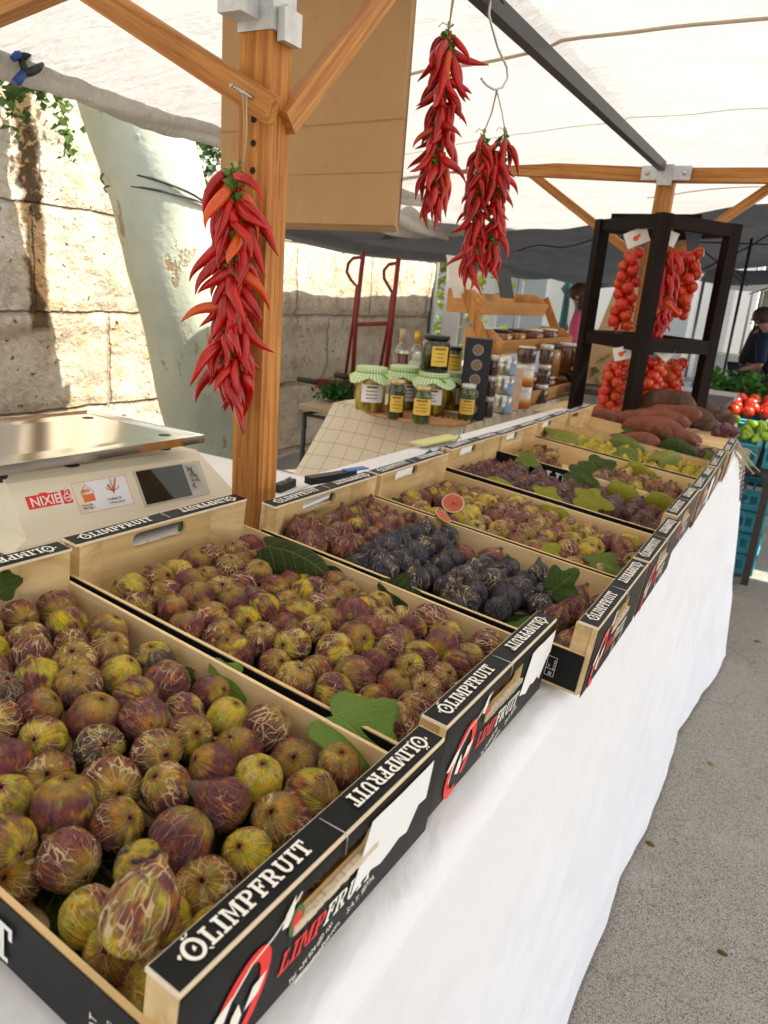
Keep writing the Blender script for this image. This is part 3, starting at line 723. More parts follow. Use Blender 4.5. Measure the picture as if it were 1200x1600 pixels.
# halved fig
def half_fig(pos, nrm, R):
    t = thing('cut_fig', 'fig split open with bright red flesh in the fourth crate', 'fig'); M = Matrix.Translation(pos) @ Vector(nrm).normalized().to_track_quat('Z', 'Y').to_matrix().to_4x4() @ Matrix.Diagonal((R, R, R, 1)); t.matrix_world = M
    mb = MB(); mb.lathe([(0, -.75), (.45, -.66), (.8, -.4), (.97, -.1), (1, 0)], n=28, close=False); sk = part('skin', mb, FIG, t); sk.color = (1.2, 0, .3, 1)
    mb = MB(); mb.lathe([(1, 0), (.9, .02), (.5, -.03), (.1, -.1), (0, -.14)], n=28, close=False); part('flesh', mb, FLESH, t)
half_fig(at(708, 786, 'z', 1.012), (.25, -.62, .74), .0195)
half_fig(at(692, 806, 'z', 1.005), (.5, .1, .8), .016)
bpy.data.objects['cut_fig.001']['label'] = 'small torn piece of red fig below the round open half'
# ------------------------------------------------------------------ leaves
def leaf_mesh(k, lobed):
    rr = random.Random(300 + k); mb = MB(); NA, NR = 72, 9; ph = rr.uniform(0, 6)
    def out(a):   # a = 0 at the tip
        c = math.cos(a); r = .5
        if lobed:
            for a0, h, wd in ((0, .5, .42), (1.15, .34, .36), (-1.15, .34, .36), (2.2, .12, .35), (-2.2, .12, .35)):
                dd = math.atan2(math.sin(a - a0), math.cos(a - a0)); r += h * math.exp(-(dd / wd) ** 2)
            r *= .62
        else: r = .5 + .06 * c + .05 * math.cos(2 * a)
        if abs(abs(a) - math.pi) < .5: r *= .55 + .45 * abs(abs(a) - math.pi) / .5
        return r * (1 + .025 * math.sin(34 * a + ph) + .03 * noise.noise(Vector((math.cos(a) * 3, math.sin(a) * 3, k))))
    rings = []; cen = Vector((0, .42, 0)); b1, b2, b3 = rr.uniform(-.5, .5), rr.uniform(.2, .7), rr.uniform(0, 6)
    if k in (1, 3, 5, 6): b1 = -1.4; b2 = .9
    def bend(p):
        x, y = p.x, p.y - .45
        z = b1 * x * x * 1.6 - b2 * y * y * .8 + .05 * math.sin(7 * y + b3) * x + .05 * noise.noise(Vector((x * 4, y * 4, k))) + .03 * abs(x)
        return Vector((p.x, p.y, z))
    uvs = {}
    c0 = mb.bm.verts.new(bend(cen)); uvs[c0] = (cen.x, cen.y)
    for i in range(1, NR + 1):
        rg = []
        for j in range(NA):
            a = -math.pi + 2 * math.pi * j / NA; r = out(a) * i / NR; p = cen + Vector((math.sin(a) * r, math.cos(a) * r * 1.1, 0)); v = mb.bm.verts.new(bend(p)); uvs[v] = (p.x, p.y); rg.append(v)
        rings.append(rg)
    fs = [mb.bm.faces.new((c0, rings[0][j], rings[0][(j + 1) % NA])) for j in range(NA)]
    for i in range(NR - 1):
        for j in range(NA): fs.append(mb.bm.faces.new((rings[i][j], rings[i + 1][j], rings[i + 1][(j + 1) % NA], rings[i][(j + 1) % NA])))
    ul = mb.bm.loops.layers.uv.new('UVMap')
    for f in mb.bm.faces:
        f.smooth = True
        for l in f.loops: l[ul].uv = uvs[l.vert]
    me = mb.mesh('leaf', [LEAF]); return me
LM = [leaf_mesh(k, k != 6) for k in range(8)]
_r = random.Random
def _flat():
    me = LM[0].copy()
    for v in me.vertices: v.co.z *= .12
    return me
LM.append(_flat())
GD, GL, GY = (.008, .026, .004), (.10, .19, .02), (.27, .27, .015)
def leaf(P, size, n, tip, col, lab, k=0, name='fig_leaf'):
    """P = stalk end in the world, n = upper side direction, tip = direction of the tip"""
    o = bpy.data.objects.new(name, LM[k if k == 8 else k % 8]); COL.objects.link(o)
    n = Vector(n).normalized(); t = Vector(tip); t = (t - n * t.dot(n)).normalized(); s = t.cross(n)
    M = Matrix((s, t, n)).transposed().to_4x4() @ Matrix.Diagonal((size, size, size, 1)); M.translation = P; o.matrix_world = M
    o.color = (*col, 1); M = M; md = o.modifiers.new('t', 'SOLIDIFY'); md.thickness = .006
    return tag(o, lab, 'leaf', 'fig leaves tucked among the fruit')
floor_leaves()
def lf(ci, x, y, z, size, n, tip, col, lab, k):
    if ci > 3: size *= .74 if not lab.startswith('very big') else .95
    leaf(cpt(ci, x, y, z), size, T3 @ Vector(n), T3 @ Vector(tip), col, lab, k)
def lp(u, v, z, u2, v2, z2, sz, n, col, lab, k): a, b = at(u, v, 'z', z), at(u2, v2, 'z', z2); leaf(a, sz, T3 @ Vector(n), b - a, col, lab, k)
lp(312, 1042, .985, 365, 1085, .975, .055, (.1, -.8, .6), (.16, .28, .04), 'light green leaf tip against the far side board of the nearest crate', 0)
lp(308, 1052, .975, 290, 1050, .98, .035, (.1, -.7, .6), (.05, .10, .015), 'small dark leaf beside the light leaf tip in the nearest crate', 5)
lf(0, -.475, .20, .055, .05, (.8, -.1, .6), (-.2, .4, .8), (.04, .09, .015), 'little green leaf in the back corner of the nearest crate', 4)
lp(392, 842, 1.03, 498, 885, 1.0, .105, (.3, -.45, .85), (.008, .026, .004), 'largest dark leaf, hanging over the back corner of the second crate', 5)
lp(470, 862, 1.008, 502, 890, .995, .040, (.6, -.6, .6), (.22, .28, .04), 'light folded leaf edge lying on the board between second and third crate', 4)
lf(1, -.33, .27, .042, .07, (.2, -.75, .6), (.8, .1, .2), GD, 'dark leaf tip behind figs midway along the far board, second crate', 1)
lf(1, -.24, .272, .040, .07, (.2, -.75, .6), (.8, .1, .25), GD, 'dark toothed leaf against the far board of the second crate near its printed front', 0)
lp(488, 1096, .992, 600, 1150, .985, .100, (.25, -.3, .9), (.15, .27, .05), 'bright green veined leaf in the near front corner of the second crate', 2)
lf(2, -.27, .02, .014, .11, (0, 0, 1), (.7, .5, 0), (.05, .13, .015), 'green leaf showing under the dark figs at the near side, third crate', 1)
lf(2, -.14, .045, .016, .12, (0, 0, 1), (.8, .5, 0), (.05, .13, .015), 'green leaf lying flat in the gap by the front of the third crate', 2)
lp(852, 932, .958, 884, 905, .975, .058, (.3, -.85, .45), (.03, .08, .012), 'rounded toothed dark leaf standing against the far board of the third crate', 4)
lf(3, -.49, .055, .044, .10, (.3, -.5, .85), (.85, -.2, -.1), (.05, .11, .02), 'dark green leaf in the near back corner, crate with the cut fig', 5)
lf(3, -.34, .030, .052, .09, (.1, -.3, .95), (.95, -.1, -.1), GY, 'yellow-green leaf on the near board, middle of the crate with the cut fig', 6)
lf(3, -.21, .020, .052, .09, (.1, -.3, .95), (.95, 0, -.1), GY, 'yellowing leaf lying along the near board, fourth crate, towards its front', 7)
lf(3, -.11, .035, .05, .085, (.1, -.3, .95), (.95, .3, 0), (.10, .17, .02), 'green leaf at the near front corner of the fourth crate', 4)
lf(3, -.18, .278, .045, .09, (.1, -.6, .8), (-.95, 0, .05), GY, 'yellow-green leaf pressed on the far board of the fourth crate', 6)
lf(4, -.40, .025, .056, .11, (.1, -.3, .95), (.95, .1, -.1), GY, 'yellow-green leaf on the near board of the fifth crate, back half', 6)
lf(4, -.30, .020, .056, .11, (.1, -.3, .95), (.95, .2, -.05), GY, 'broad yellow-green leaf midway on the near board of the fifth crate', 7)
lf(4, -.22, .05, .062, .12, (.2, -.45, .9), (.85, .2, .1), (.25, .25, .02), 'large pointed leaf rising over the dark figs in the fifth crate', 0)
for q, (x, y, s, c_) in enumerate(((-.30, .262, .12, (.03, .07, .012)), (-.20, .268, .12, GY), (-.10, .270, .10, GY), (-.42, .26, .09, (.16, .2, .03)))):
    lf(4, x, y, .064, s, (.1, -.55, .85), (.95, 0, -.1), c_, ['dark rolled leaf on the board between the fifth and sixth crates', 'long folded leaf over the board between the fifth and sixth crates', 'leaf roll ending near the printed front between fifth and sixth crates', 'small leaf near the back on the board between fifth and sixth crates'][q], 4 + q)
for q, (x, y, z, s, n, t_, c_) in enumerate(((-.46, .03, .052, .10, (.1, -.2, 1), (.9, .2, 0), GY), (-.38, .10, .060, .13, (.3, -.4, .9), (.8, .1, .1), (.24, .27, .04)), (-.31, .17, .066, .15, (.2, -.5, .9), (.8, -.3, -.2), (.03, .07, .012)), (-.22, .265, .064, .12, (.1, -.5, .9), (.95, 0, -.1), GY), (-.12, .268, .060, .11, (.1, -.5, .9), (.95, 0, -.1), (.10, .16, .02)), (-.15, .02, .05, .09, (.1, -.3, .9), (.95, .2, 0), GY))):
    if q in (1, 4): continue
    lf(5, x, y, z, s, n, t_, c_, ['pale leaf on the near board at the back of the sixth crate', 'pale broad leaf across the figs, middle of the sixth crate', 'dark leaf lying over the sixth crate beside a pale one', 'folded yellow leaf over the board between sixth and seventh crates', 'green leaf roll between sixth and seventh crates near the fronts', 'pale leaf under the pinkish figs at the front of the sixth crate'][q], q)
for q, (x, y, z, s, n, t_, c_) in enumerate(((-.50, .07, .060, .24, (.35, -.55, .85), (.9, .25, .05), (.22, .24, .03)), (-.28, .06, .066, .13, (.2, -.4, .9), (.8, .0, -.1), (.12, .18, .03)), (-.16, .05, .056, .14, (.3, -.6, .8), (.5, .3, .6), (.25, .28, .06)), (-.32, .24, .070, .13, (.1, -.5, .9), (.95, .1, 0), (.14, .20, .04)), (-.06, .12, .05, .09, (.3, -.5, .8), (-.2, .8, .4), (.04, .08, .012)))):
    if q == 4: continue
    lf(6, x, y, z, s, n, t_, c_, ['very big yellow-green leaf covering the back of the seventh crate', 'leaf roll in front of the yellow-green figs in the seventh crate', 'pale pointed leaf standing in the seventh crate', 'light green leaf behind the yellow-green figs', 'dark leaf at the front corner of the seventh crate'][q], q + 3)
for q, (x, y, z, s, n, t_, c_) in enumerate(((-.34, .08, .075, .15, (.4, -.6, .8), (.8, .2, -.2), (.02, .045, .01)), (-.20, .10, .082, .17, (.3, -.5, .85), (.95, .1, .0), (.02, .05, .01)), (-.06, .16, .07, .12, (.6, -.4, .7), (.2, -.4, -.8), (.15, .20, .03)))):
    lf(7, x, y, z, s, n, t_, c_, ['dark glossy leaf bent over the back of the last crate', 'dark wide leaf over the front half of the last crate', 'yellow-green leaf drooping at the front corner of the last crate'][q], q + 5)

# ------------------------------------------------------------------ chillies
def chilli_mesh(k):
    rr = random.Random(500 + k); L = rr.uniform(.070, .090); R = rr.uniform(.0068, .0088); cv = rr.uniform(.1, .5)
    n = 9; pts = []; rs = []
    for i in range(n):
        t = i / (n - 1); pts.append((cv * L * (t ** 2) * .8 + .004 * math.sin(t * 5 + k), .12 * L * math.sin(t * 3 + k), -.006 - L * t * (1 - .12 * t)))
        rs.append(R * [.55, .95, 1.05, 1, .88, .72, .52, .3, .06][i])
    mb = MB(); mb.tube(pts, rs, 10); me = mb.mesh('chilli', [CHILLI])
    mb = MB(); mb.lathe([(R * .9, -.010), (R * .85, -.007), (R * .45, -.003), (.0018, 0)], n=8); mb.tube([(0, 0, -.002), (.001, .001, .008), (.004, .0, .017)], [.0018, .0014, .0018], 6); return me, mb.mesh('stalk', [CALYX])
CM = [chilli_mesh(k) for k in range(8)]
def string_of(name, P0, L, n, seed, lab, scale=1.0, loops=None, spread=1.0, group='chilli strings', greens=2):
    rr = random.Random(seed); t = thing(name, lab, 'chilli string', P0, group=group)
    mb = MB(); mb.tube([(0, 0, 0), (.002, .001, -.3 * L), (-.002, 0, -.6 * L), (0, 0, -.95 * L)], .0016, 5)
    if loops:
        for a in loops: mb.tube([Vector(a[0]) - Vector(P0), (Vector(a[0]) + Vector(a[1])) / 2 - Vector(P0) + Vector((.003, 0, -.004)), Vector(a[1]) - Vector(P0)], .0014, 5)
        mb.lathe([(0, -.006), (.004, -.003), (.004, .003), (0, .006)], (0, 0, 0), 6); mb.tube([(0, 0, 0), (-.012, -.005, .004), (-.016, -.01, -.004)], .0009, 4)
    part('twine', mb, TWINE, t)
    az = rr.uniform(0, 6.28)
    for i in range(n):
        f = (i + .5) / n; z = -L * .93 * f * (1 - .08) - .004; az += 2.4 + rr.uniform(-.4, .4)
        tl = (rr.triangular(8, 62, 24) if f < .85 else rr.uniform(3, 28)) * spread; k = rr.randrange(8)
        M = Matrix.Translation((.005 * math.cos(az), .005 * math.sin(az), z)) @ Matrix.Rotation(az, 4, 'Z') @ Matrix.Rotation(R_(-tl), 4, 'Y') @ Matrix.Rotation(rr.uniform(1.6, 4.7), 4, 'Z')
        s = rr.uniform(.8, 1.1) * scale; M = M @ Matrix.Diagonal((s, s, s, 1))
        o = link('chilli', CM[k][0], t); o.matrix_local = M
        c = link('stalk', CM[k][1], o)
    return t
# ------------------------------------------------------------------ stall frame
PX, PY = -.715, .887        # inner corner of the front post
def stall():
    t = thing('market_stall', 'wooden market stall frame with orange larch posts, steel brackets and dark steel bar', 'stall', (PX, PY, 0))
    mb = MB(); mb.box((PX - .054, PY, 0), (PX, PY + .044, 1.69)); mb.bev(.002)
    for z in (1.50, 1.535, 1.565, 1.43, 1.36): mb.mi = 1; mb.lathe([(.0045, 0), (.0045, .0006)], n=12, m=Matrix.Translation((PX - .027, PY - .0006, z)) @ Matrix.Rotation(R_(90), 4, 'X')); mb.mi = 0
    HOLE = plain('drill_hole', (.02, .008, .003), .9, bump=0)
    part('post', mb, [W_POST, HOLE], t, True)
    # socket above the near post
    mb = MB(); mb.box((PX - .057, PY - .003, 1.672), (PX + .003, PY + .047, 1.86)); mb.box((PX - .060, PY - .040, 1.684), (PX - .020, PY - .0032, 1.724)); mb.box((PX + .0035, PY + .006, 1.660), (PX + .016, PY + .044, 1.70)); mb.bev(.0015)
    mb.lathe([(.006, 0), (.007, .002), (.003, .004), (0, .004)], n=10, m=Matrix.Translation((PX + .0042, PY + .022, 1.70)) @ Matrix.Rotation(R_(90), 4, 'Y'))
    part('bracket', mb, GALV, t, True)
    # braces
    def beam(nm, p0, p1, w, h, mat=W_BEAM, up=(0, 0, 1), lab=None):
        p0 = Vector(p0); p1 = Vector(p1); d = (p1 - p0); Ln = d.length; m = MB(); m.box((-w / 2, -h / 2, 0), (w / 2, h / 2, Ln)); m.bev(.0015)
        o = part(nm, m, mat, t); dn = d.normalized(); a = dn.cross(Vector(up)).normalized(); b = a.cross(dn)
        M = Matrix((a, b, dn)).transposed().to_4x4(); M.translation = p0 - t.location; o.matrix_local = M
        if lab: o['label'] = lab
        return o
    a = at(425, 172, 'y', PY - .014); b = at(160, -2, 'y', PY - .014); beam('brace', a, b + (b - a) * .6, .022, .036, lab='brace with a forked end and a screw')
    mb = MB(); s0 = at(388, 150, 'y', PY - .03); mb.tube([s0 + Vector((.004, .004, -.002)), s0 + Vector((-.022, -.012, .012))], .0024, 8)
    for i in range(7): q = s0 + Vector((-.022, -.012, .012)) * (i / 7.); mb.tube([q, q + Vector((-.0012, -.0007, .0007))], [.0036, .003], 8)
    part('screw', mb, STEEL, t, True)
    a = Vector((PX + .003, PY + .03, 1.565)); beam('brace', a, a + Vector((.004, .60, .585)), .022, .032)
    # dark steel bar towards the rear post
    ZB = 1.905; mb = MB(); mb.box((PX - .024, -.6, ZB), (PX + .004, 3.47, ZB + .035)); mb.bev(.002)
    mb.tube([(PX + .006, 1.53, ZB + .02), (PX + .022, 1.53, ZB + .022), (PX + .024, 1.58, ZB + .012)], .003, 6)
    part('steel_bar', mb, plain('dark_steel', (.05, .05, .052), .45, .6, var=.5, scale=40, bump=.15), t, True)
    q = at(1040, 285, 'y', 3.5); RX = q.x
    mb = MB(); mb.box((-.035, -.025, 0), (.035, .025, ZB - .01)); mb.bev(.002); o = part('post', mb, W_BEAM, t); o.location = Vector((RX, 3.52, 0)) - t.location
    mb = MB(); mb.box((RX - .1, 3.47, ZB - .035), (RX + .1, 3.478, ZB + .02)); mb.box((RX - .03, 3.462, ZB - .055), (RX + .03, 3.469, ZB + .025)); mb.bev(.002)
    for s in (-1, 1): mb.lathe([(.009, 0), (.010, .003), (.004, .006), (0, .006)], n=8, m=Matrix.Translation((RX + s * .075, 3.469, ZB - .008)) @ Matrix.Rotation(R_(90), 4, 'X'))
    part('bracket', mb, GALV, t, True)
    a = Vector((RX - .03, 3.51, ZB - .012)); beam('beam', a, at(560, 243, 'z', ZB - .0) + Vector((-.6, 0, 0)), .045, .055)
    a = Vector((RX + .03, 3.51, ZB - .012)); beam('beam', a, a + Vector((2.3, 0, .0)), .045, .055)
    a = at(982, 392, 'y', 3.55); b = at(826, 268, 'y', 3.55); beam('brace', a + (a - b) * .35, b, .04, .035)
    a = at(1078, 378, 'y', 3.55); b = at(1205, 292, 'y', 3.55); beam('brace', a + (a - b) * .5, b + (b - a) * .4, .04, .035)
    a = at(0, 12, 'y', .9); b = at(60, -14, 'y', .9); beam('beam', a - (b - a) * .4, b + (b - a) * 1, .03, .04)
    return t
stall()

# ------------------------------------------------------------------ canopy of the stall
def canopy():
    t = thing('canopy', 'off-white canvas canopy stretched over the stall, with sewn seams', 'canopy', (-.5, 1.5, 1.94))
    mb = MB(); xe = -1.9
    def z_of(x, y):
        sag = .022 * math.sin(math.pi * max(0, min(1, (y + 1) / 4.5)))
        if x < PX: s = (PX - x) / (PX - xe); z = 1.948 - .135 * s + .03 * math.sin(math.pi * s)
        else:
            s = (x - PX); z = 1.948 + .02 * math.sin(s * 2.4) - .035 * min(s, 2) * min(s, 2)
        wr = .010 * noise.noise(Vector((x * 2.5 + y * .8, y * 5.0 - x * 1.4, 0))) + .006 * noise.noise(Vector((x * 5 + y * 3, y * 17 - x * 3, 3)))
        if abs(x - PX) < .03: wr = 0
        return z + wr + sag * (1 if x > PX else .3)
    def A(u, v): x = xe + (3.1 - xe) * u; y = -1.8 + 5.3 * v; return Vector((x, y, z_of(x, y) + (.03 * ((y - 2.9) / .6) ** 2 * (x > -.3) if y > 2.9 else 0)))  # aisle side extended out of view to hold back side light
    mb.grid(A, 150, 210)
    part('roof_cloth', mb, CANVAS, t, True)
    # rolled hem at the wall side
    mb = MB()
    def Hm(u, v):
        y = -1.8 + 5.6 * u; a = v * 5.4; r = .028 + .012 * noise.noise(Vector((y * 3, 0, 0))) + .012 * math.sin(y * 2.2 + 1) ** 2
        tw = .4 * math.sin(y * 3.0) + .5 * noise.noise(Vector((y * 1.3, 2, 0)))
        zc = z_of(xe, min(y, 3.4)) - .028 + .014 * math.sin(y * 1.7)
        rr_ = r * (1 + .35 * math.sin(a * 3 + y * 9 + tw * 4)) * (1 - .35 * v)
        return Vector((xe + .008 + rr_ * math.sin(a + tw), y, zc + rr_ * math.cos(a + tw) * .9))
    mb.grid(Hm, 240, 26)
    part('rolled_hem', mb, CANVAS, t, True)
    # rear bay: falls away beyond the rear beam
    mb = MB()
    def B(u, v):
        xl = xe - .85 * v; x = xl + (3.1 - xl) * u; y = 3.5 + 1.35 * v
        zf = z_of(max(x, xe), 3.5)
        K = ((-2.75, 1.80), (-2.34, 1.715), (-1.93, 1.757), (-1.35, 1.82), (-.91, 1.885), (-.42, 1.95), (.2, 1.99), (3.2, 1.99)); e = K[0][1]
        for (a0, b0), (a1, b1) in zip(K, K[1:]):
            if a0 <= x <= a1: e = b0 + (b1 - b0) * (x - a0) / (a1 - a0)
        e += .006 * math.sin(x * 9)
        z = zf * (1 - v) + e * v + .02 * math.sin(math.pi * v) * (x > -1.9) + .012 * noise.noise(Vector((x * 4 + y * 2, y * 12, 7))) * min(1, v * 8)
        return Vector((x, y, z))
    mb.grid(B, 90, 50); part('rear_cloth', mb, CANVAS, t, True)
    # bunched cloth where the hem meets the rear bay
    mb = MB()
    def Bn(u, v):
        p0, p1 = Vector((-1.88, 2.4, 1.79)), Vector((-2.35, 4.84, 1.725)); c = p0.lerp(p1, u) + Vector((0, 0, -.03 * math.sin(math.pi * u)))
        a = v * 6.2832; r = .045 * (1 + .3 * math.sin(5 * a + u * 7)) * (.6 + .8 * math.sin(math.pi * min(1, u * 1.1)))
        return c + Vector((r * math.cos(a), 0, r * 1.3 * math.sin(a)))
    mb.grid(Bn, 60, 40); part('bunched_cloth', mb, CANVAS, t, True)
    # seam tapes
    SEAM = plain('seam_tape', (.50, .42, .30), .9, var=.25, scale=60, bump=.3)
    for y0, nm in ((1.98, 'seam'), (2.75, 'seam')):
        mb = MB(); n = 80; pts = []
        for i in range(n + 1):
            x = xe + .02 + (2.2 - xe) * i / n; y = y0 + .10 * max(0, PX - x) + .012 * math.sin(x * 4)
            z = z_of(x, y) - .006 - (.003 if abs(x - PX) > .03 else .02 * 0); pts.append(Vector((x, y, z)))
        pts = [p for p in pts if abs(p.x - PX) > .001]
        if y0 < 2.5: mb.tube(pts, .0042, 6)
        else: mb.tube(pts, .0012, 4)
        part(nm, mb, SEAM, t, True)
    mb = MB(); pts = [at(800 + i * 25, 322 - 1.5 * i + (8 if i in (2, 7) else 0) * 0 + 5 * math.sin(i), 'y', 4.25) for i in range(16)]
    xl_ = xe - .85 * .6; pts = [B(((-.95 + i * .1) - xl_) / (3.1 - xl_), .6) - Vector((0, 0, .006)) for i in range(20)]
    mb.tube(pts, .003, 5); part('seam', mb, SEAM, t, True)
    return t
canopy()
# ------------------------------------------------------------------ black netting of the stall behind
def net():
    t = thing('shade_net', 'black shade netting sagging over the stall behind', 'shade net', (-1.5, 8, 1.8))
    mb = MB()
    def N(u, v):
        x = -3.25 + 5.4 * u; ys = 3.7 + 1.5 * min(1, max(0, (u - .12) * 5)); y = ys + (13.1 - ys) * v * (1 - .10 * u)
        z = 1.66 + .16 * min(u * 3, 1) + .55 * u ** 1.2 + .10 * v * u - .05 * math.sin(math.pi * ((v * 3) % 1)) * (1 - .5 * u) + .03 * noise.noise(Vector((x * .9, y * .6, 0)))
        if u < .03: z -= .04
        return Vector((x, y, z))
    mb.grid(N, 70, 90); part('netting', mb, NET, t, True)
    mb = MB(); mb.tube([Vector((-.9 + .35 * math.sin(k * .6) * 0 + k * -.12, 4.95 + k * .12, 1.80 - .02 * math.sin(k) - .004 * k)) for k in range(14)], .006, 5); part('cord', mb, plain('dark_red_cord', (.06, .012, .015), .8), t, True)
    IR = plain('black_iron_tube', (.015, .015, .016), .4, .3)
    mb = MB(); a = at(1175, 372, 'y', 6.6); mb.tube([(a.x, 6.6, 0), (a.x, 6.6, a.z)], .011, 8)
    for p in ((970, 400), (1235, 310)): pass
    c = at(1172, 385, 'y', 6.6)
    mb.tube([at(1075, 432, 'y', 6.4), c, at(1260, 330, 'y', 6.6)], .007, 6); mb.tube([at(1080, 378, 'y', 6.5), at(1260, 384, 'y', 6.5)], .006, 6)
    mb.tube([at(1090, 385, 'y', 6.5), at(1168, 447, 'y', 6.5)], .006, 6); mb.tube([at(1140, 415, 'y', 6.5), at(1172, 442, 'y', 6.5)], .005, 6); mb.tube([at(1170, 460, 'y', 6.5), at(1260, 430, 'y', 6.5)], .005, 6)
    part('support_pole', mb, IR, t, True)
net()
# ------------------------------------------------------------------ wall and tree
def m_wall():
    g = G('marl_stone'); c = g.co(); x, y, z = g.sep(c)
    n1 = g.noise(c, 1.6, 6, .6); n2 = g.noise(c, 9, 6, .65); n3 = g.noise(c, 45, 4, .6); pits = g.step(g.vor(g.vm('ADD', c, g.vm('MULTIPLY', g.noise(c, 6, 3, col=True), (.2, .2, .2))), 16), .16, .05)
    col = g.mix(g.step(n1, .35, .65), (.52, .45, .34), (.42, .34, .23))
    col = g.mix(g.math('MULTIPLY', g.step(n2, .5, .72), .7), col, (.36, .22, .08))
    col = g.mix(g.math('MULTIPLY', g.step(g.noise(c, 3.2, 6, .7), .55, .72), .75), col, (.62, .57, .46))
    grey = g.math('MULTIPLY', g.step(g.noise(g.map(c, (1, 1.6, .6)), 2.4, 5, .7), .55, .68), g.step(n3, .3, .6))
    col = g.mix(g.math('MULTIPLY', grey, .7), col, (.16, .15, .135))
    col = g.mix(g.math('MULTIPLY', pits, .7), col, (.12, .07, .03))
    # courses of big blocks
    zz = g.math('ADD', z, g.math('MULTIPLY', n2, .03)); f = g.math('FRACT', g.math('DIVIDE', g.math('ADD', zz, 1.0 - .02), .52)); j = g.math('ABSOLUTE', g.math('SUBTRACT', f, .0)); j1 = g.step(g.math('MINIMUM', f, g.math('SUBTRACT', 1, f)), .03, .008)
    row = g.math('FLOOR', g.math('DIVIDE', g.math('ADD', zz, .98), .52)); yy = g.math('ADD', y, g.math('MULTIPLY', row, .47)); fy = g.math('FRACT', g.math('DIVIDE', g.math('ADD', yy, g.math('MULTIPLY', n2, .03)), 1.1)); j2 = g.step(g.math('MINIMUM', fy, g.math('SUBTRACT', 1, fy)), .014, .004)
    jt = g.math('MAXIMUM', j1, j2); col = g.mix(g.math('MULTIPLY', g.math('MULTIPLY', jt, .6), g.step(n2, .3, .6)), col, (.20, .13, .07))
    # brown water stain
    sy = g.math('ABSOLUTE', g.math('SUBTRACT', g.math('ADD', y, g.math('MULTIPLY', g.math('SUBTRACT', n2, .5), .12)), g.math('ADD', 2.57, g.math('MULTIPLY', z, -.03))))
    st = g.math('MULTIPLY', g.step(sy, .065, .04), g.step(z, .98, 1.02)); col = g.mix(g.math('MULTIPLY', st, .92), col, g.mix(n3, (.05, .025, .008), (.13, .07, .02)))
    g.set(col=col, rough=.95, spec=.1)
    h = g.math('ADD', g.math('MULTIPLY', n2, .8), g.math('ADD', g.math('MULTIPLY', n3, .25), g.math('MULTIPLY', g.math('ADD', pits, jt), -.6))); g.bump(h, .9, .05)
    return g.m
def wall():
    mb = MB()
    def Wf(u, v):
        y = -3 + 10.0 * u; z = 5.2 * v
        fz = (z + .98) / .52 % 1; d = min(fz, 1 - fz); groove = -.015 * max(0, 1 - d / .05)
        dx = .03 * noise.noise(Vector((y * 1.6, z * 1.6, 0))) + .015 * noise.noise(Vector((y * 5, z * 5, 4))) + .012 * noise.noise(Vector((y * 15, z * 15, 1)))
        if z < 1.0: dx += .03 * noise.noise(Vector((y * 4, z * 6, 9))) - .01
        return Vector((-3.5 + dx + groove, y, z))
    mb.grid(Wf, 330, 170)
    mb.box((-4.0, -3, 0), (-3.62, 7, 5.2))
    return one('stone_wall', mb, m_wall(), 'old cream stone block wall with grey and brown stains behind the stall', 'wall')
wall()
def bark():
    g = G('plane_bark'); c = g.co(); n = g.noise(g.map(c, (1, 1, .5)), 2.5, 4); n2 = g.noise(c, 18, 4)
    col = g.mix(g.step(n, .35, .7), (.36, .38, .28), (.50, .53, .42)); 
    fl = g.step(g.noise(g.map(c, (1, 1, .5)), 6.5, 5, .65), .62, .65); col = g.mix(g.math('MULTIPLY', fl, .85), col, g.mix(n2, (.22, .13, .05), (.36, .26, .14)))
    gr = g.math('MULTIPLY', g.step(g.noise(c, 9, 3), .6, .75), .35); col = g.mix(gr, col, (.30, .33, .25))
    bl = g.step(g.vor(g.map(c, (1, 1, .8)), 8), .10, .05); col = g.mix(g.math('MULTIPLY', bl, .3), col, (.28, .28, .2))
    g.set(col=col, rough=.7, spec=.25); g.bump(g.math('ADD', n2, g.math('SUBTRACT', g.math('MULTIPLY', bl, .5), fl)), .35, .015); return g.m
LEAFM = {}
def leafy(name, col):
    if name in LEAFM: return LEAFM[name]
    g = G(name); oi = g.n('NewGeometry').outputs['Random Per Island']; c2 = tuple(min(1, x * 2.1) for x in col)
    cc = g.mix(oi, col, c2); g.set(col=cc, rough=.55, spec=.3); tr = g.n('BsdfTranslucent'); g.put(tr.inputs[0], cc); mx = g.n('MixShader'); mx.inputs[0].default_value = .35
    g.t.links.new(g.b.outputs[0], mx.inputs[1]); g.t.links.new(tr.outputs[0], mx.inputs[2]); g.t.links.new(mx.outputs[0], g.out.inputs[0]); LEAFM[name] = g.m; return g.m
def leaves(mb, pts, s, rr, asp=.6):
    for p in pts:
        a, b = rr.uniform(0, 6.28), rr.uniform(-1.2, 1.2); m = Matrix.Translation(p) @ Matrix.Rotation(a, 4, 'Z') @ Matrix.Rotation(b, 4, 'X') @ Matrix.Rotation(rr.uniform(-.6, .6), 4, 'Y'); q = s * rr.uniform(.6, 1.3)
        mb._new([m @ Vector(v) for v in ((0, 0, 0), (q * asp * .5, q * .45, q * .08), (0, q, -.05 * q), (-q * asp * .5, q * .45, q * .08))], [(0, 1, 2, 3)])
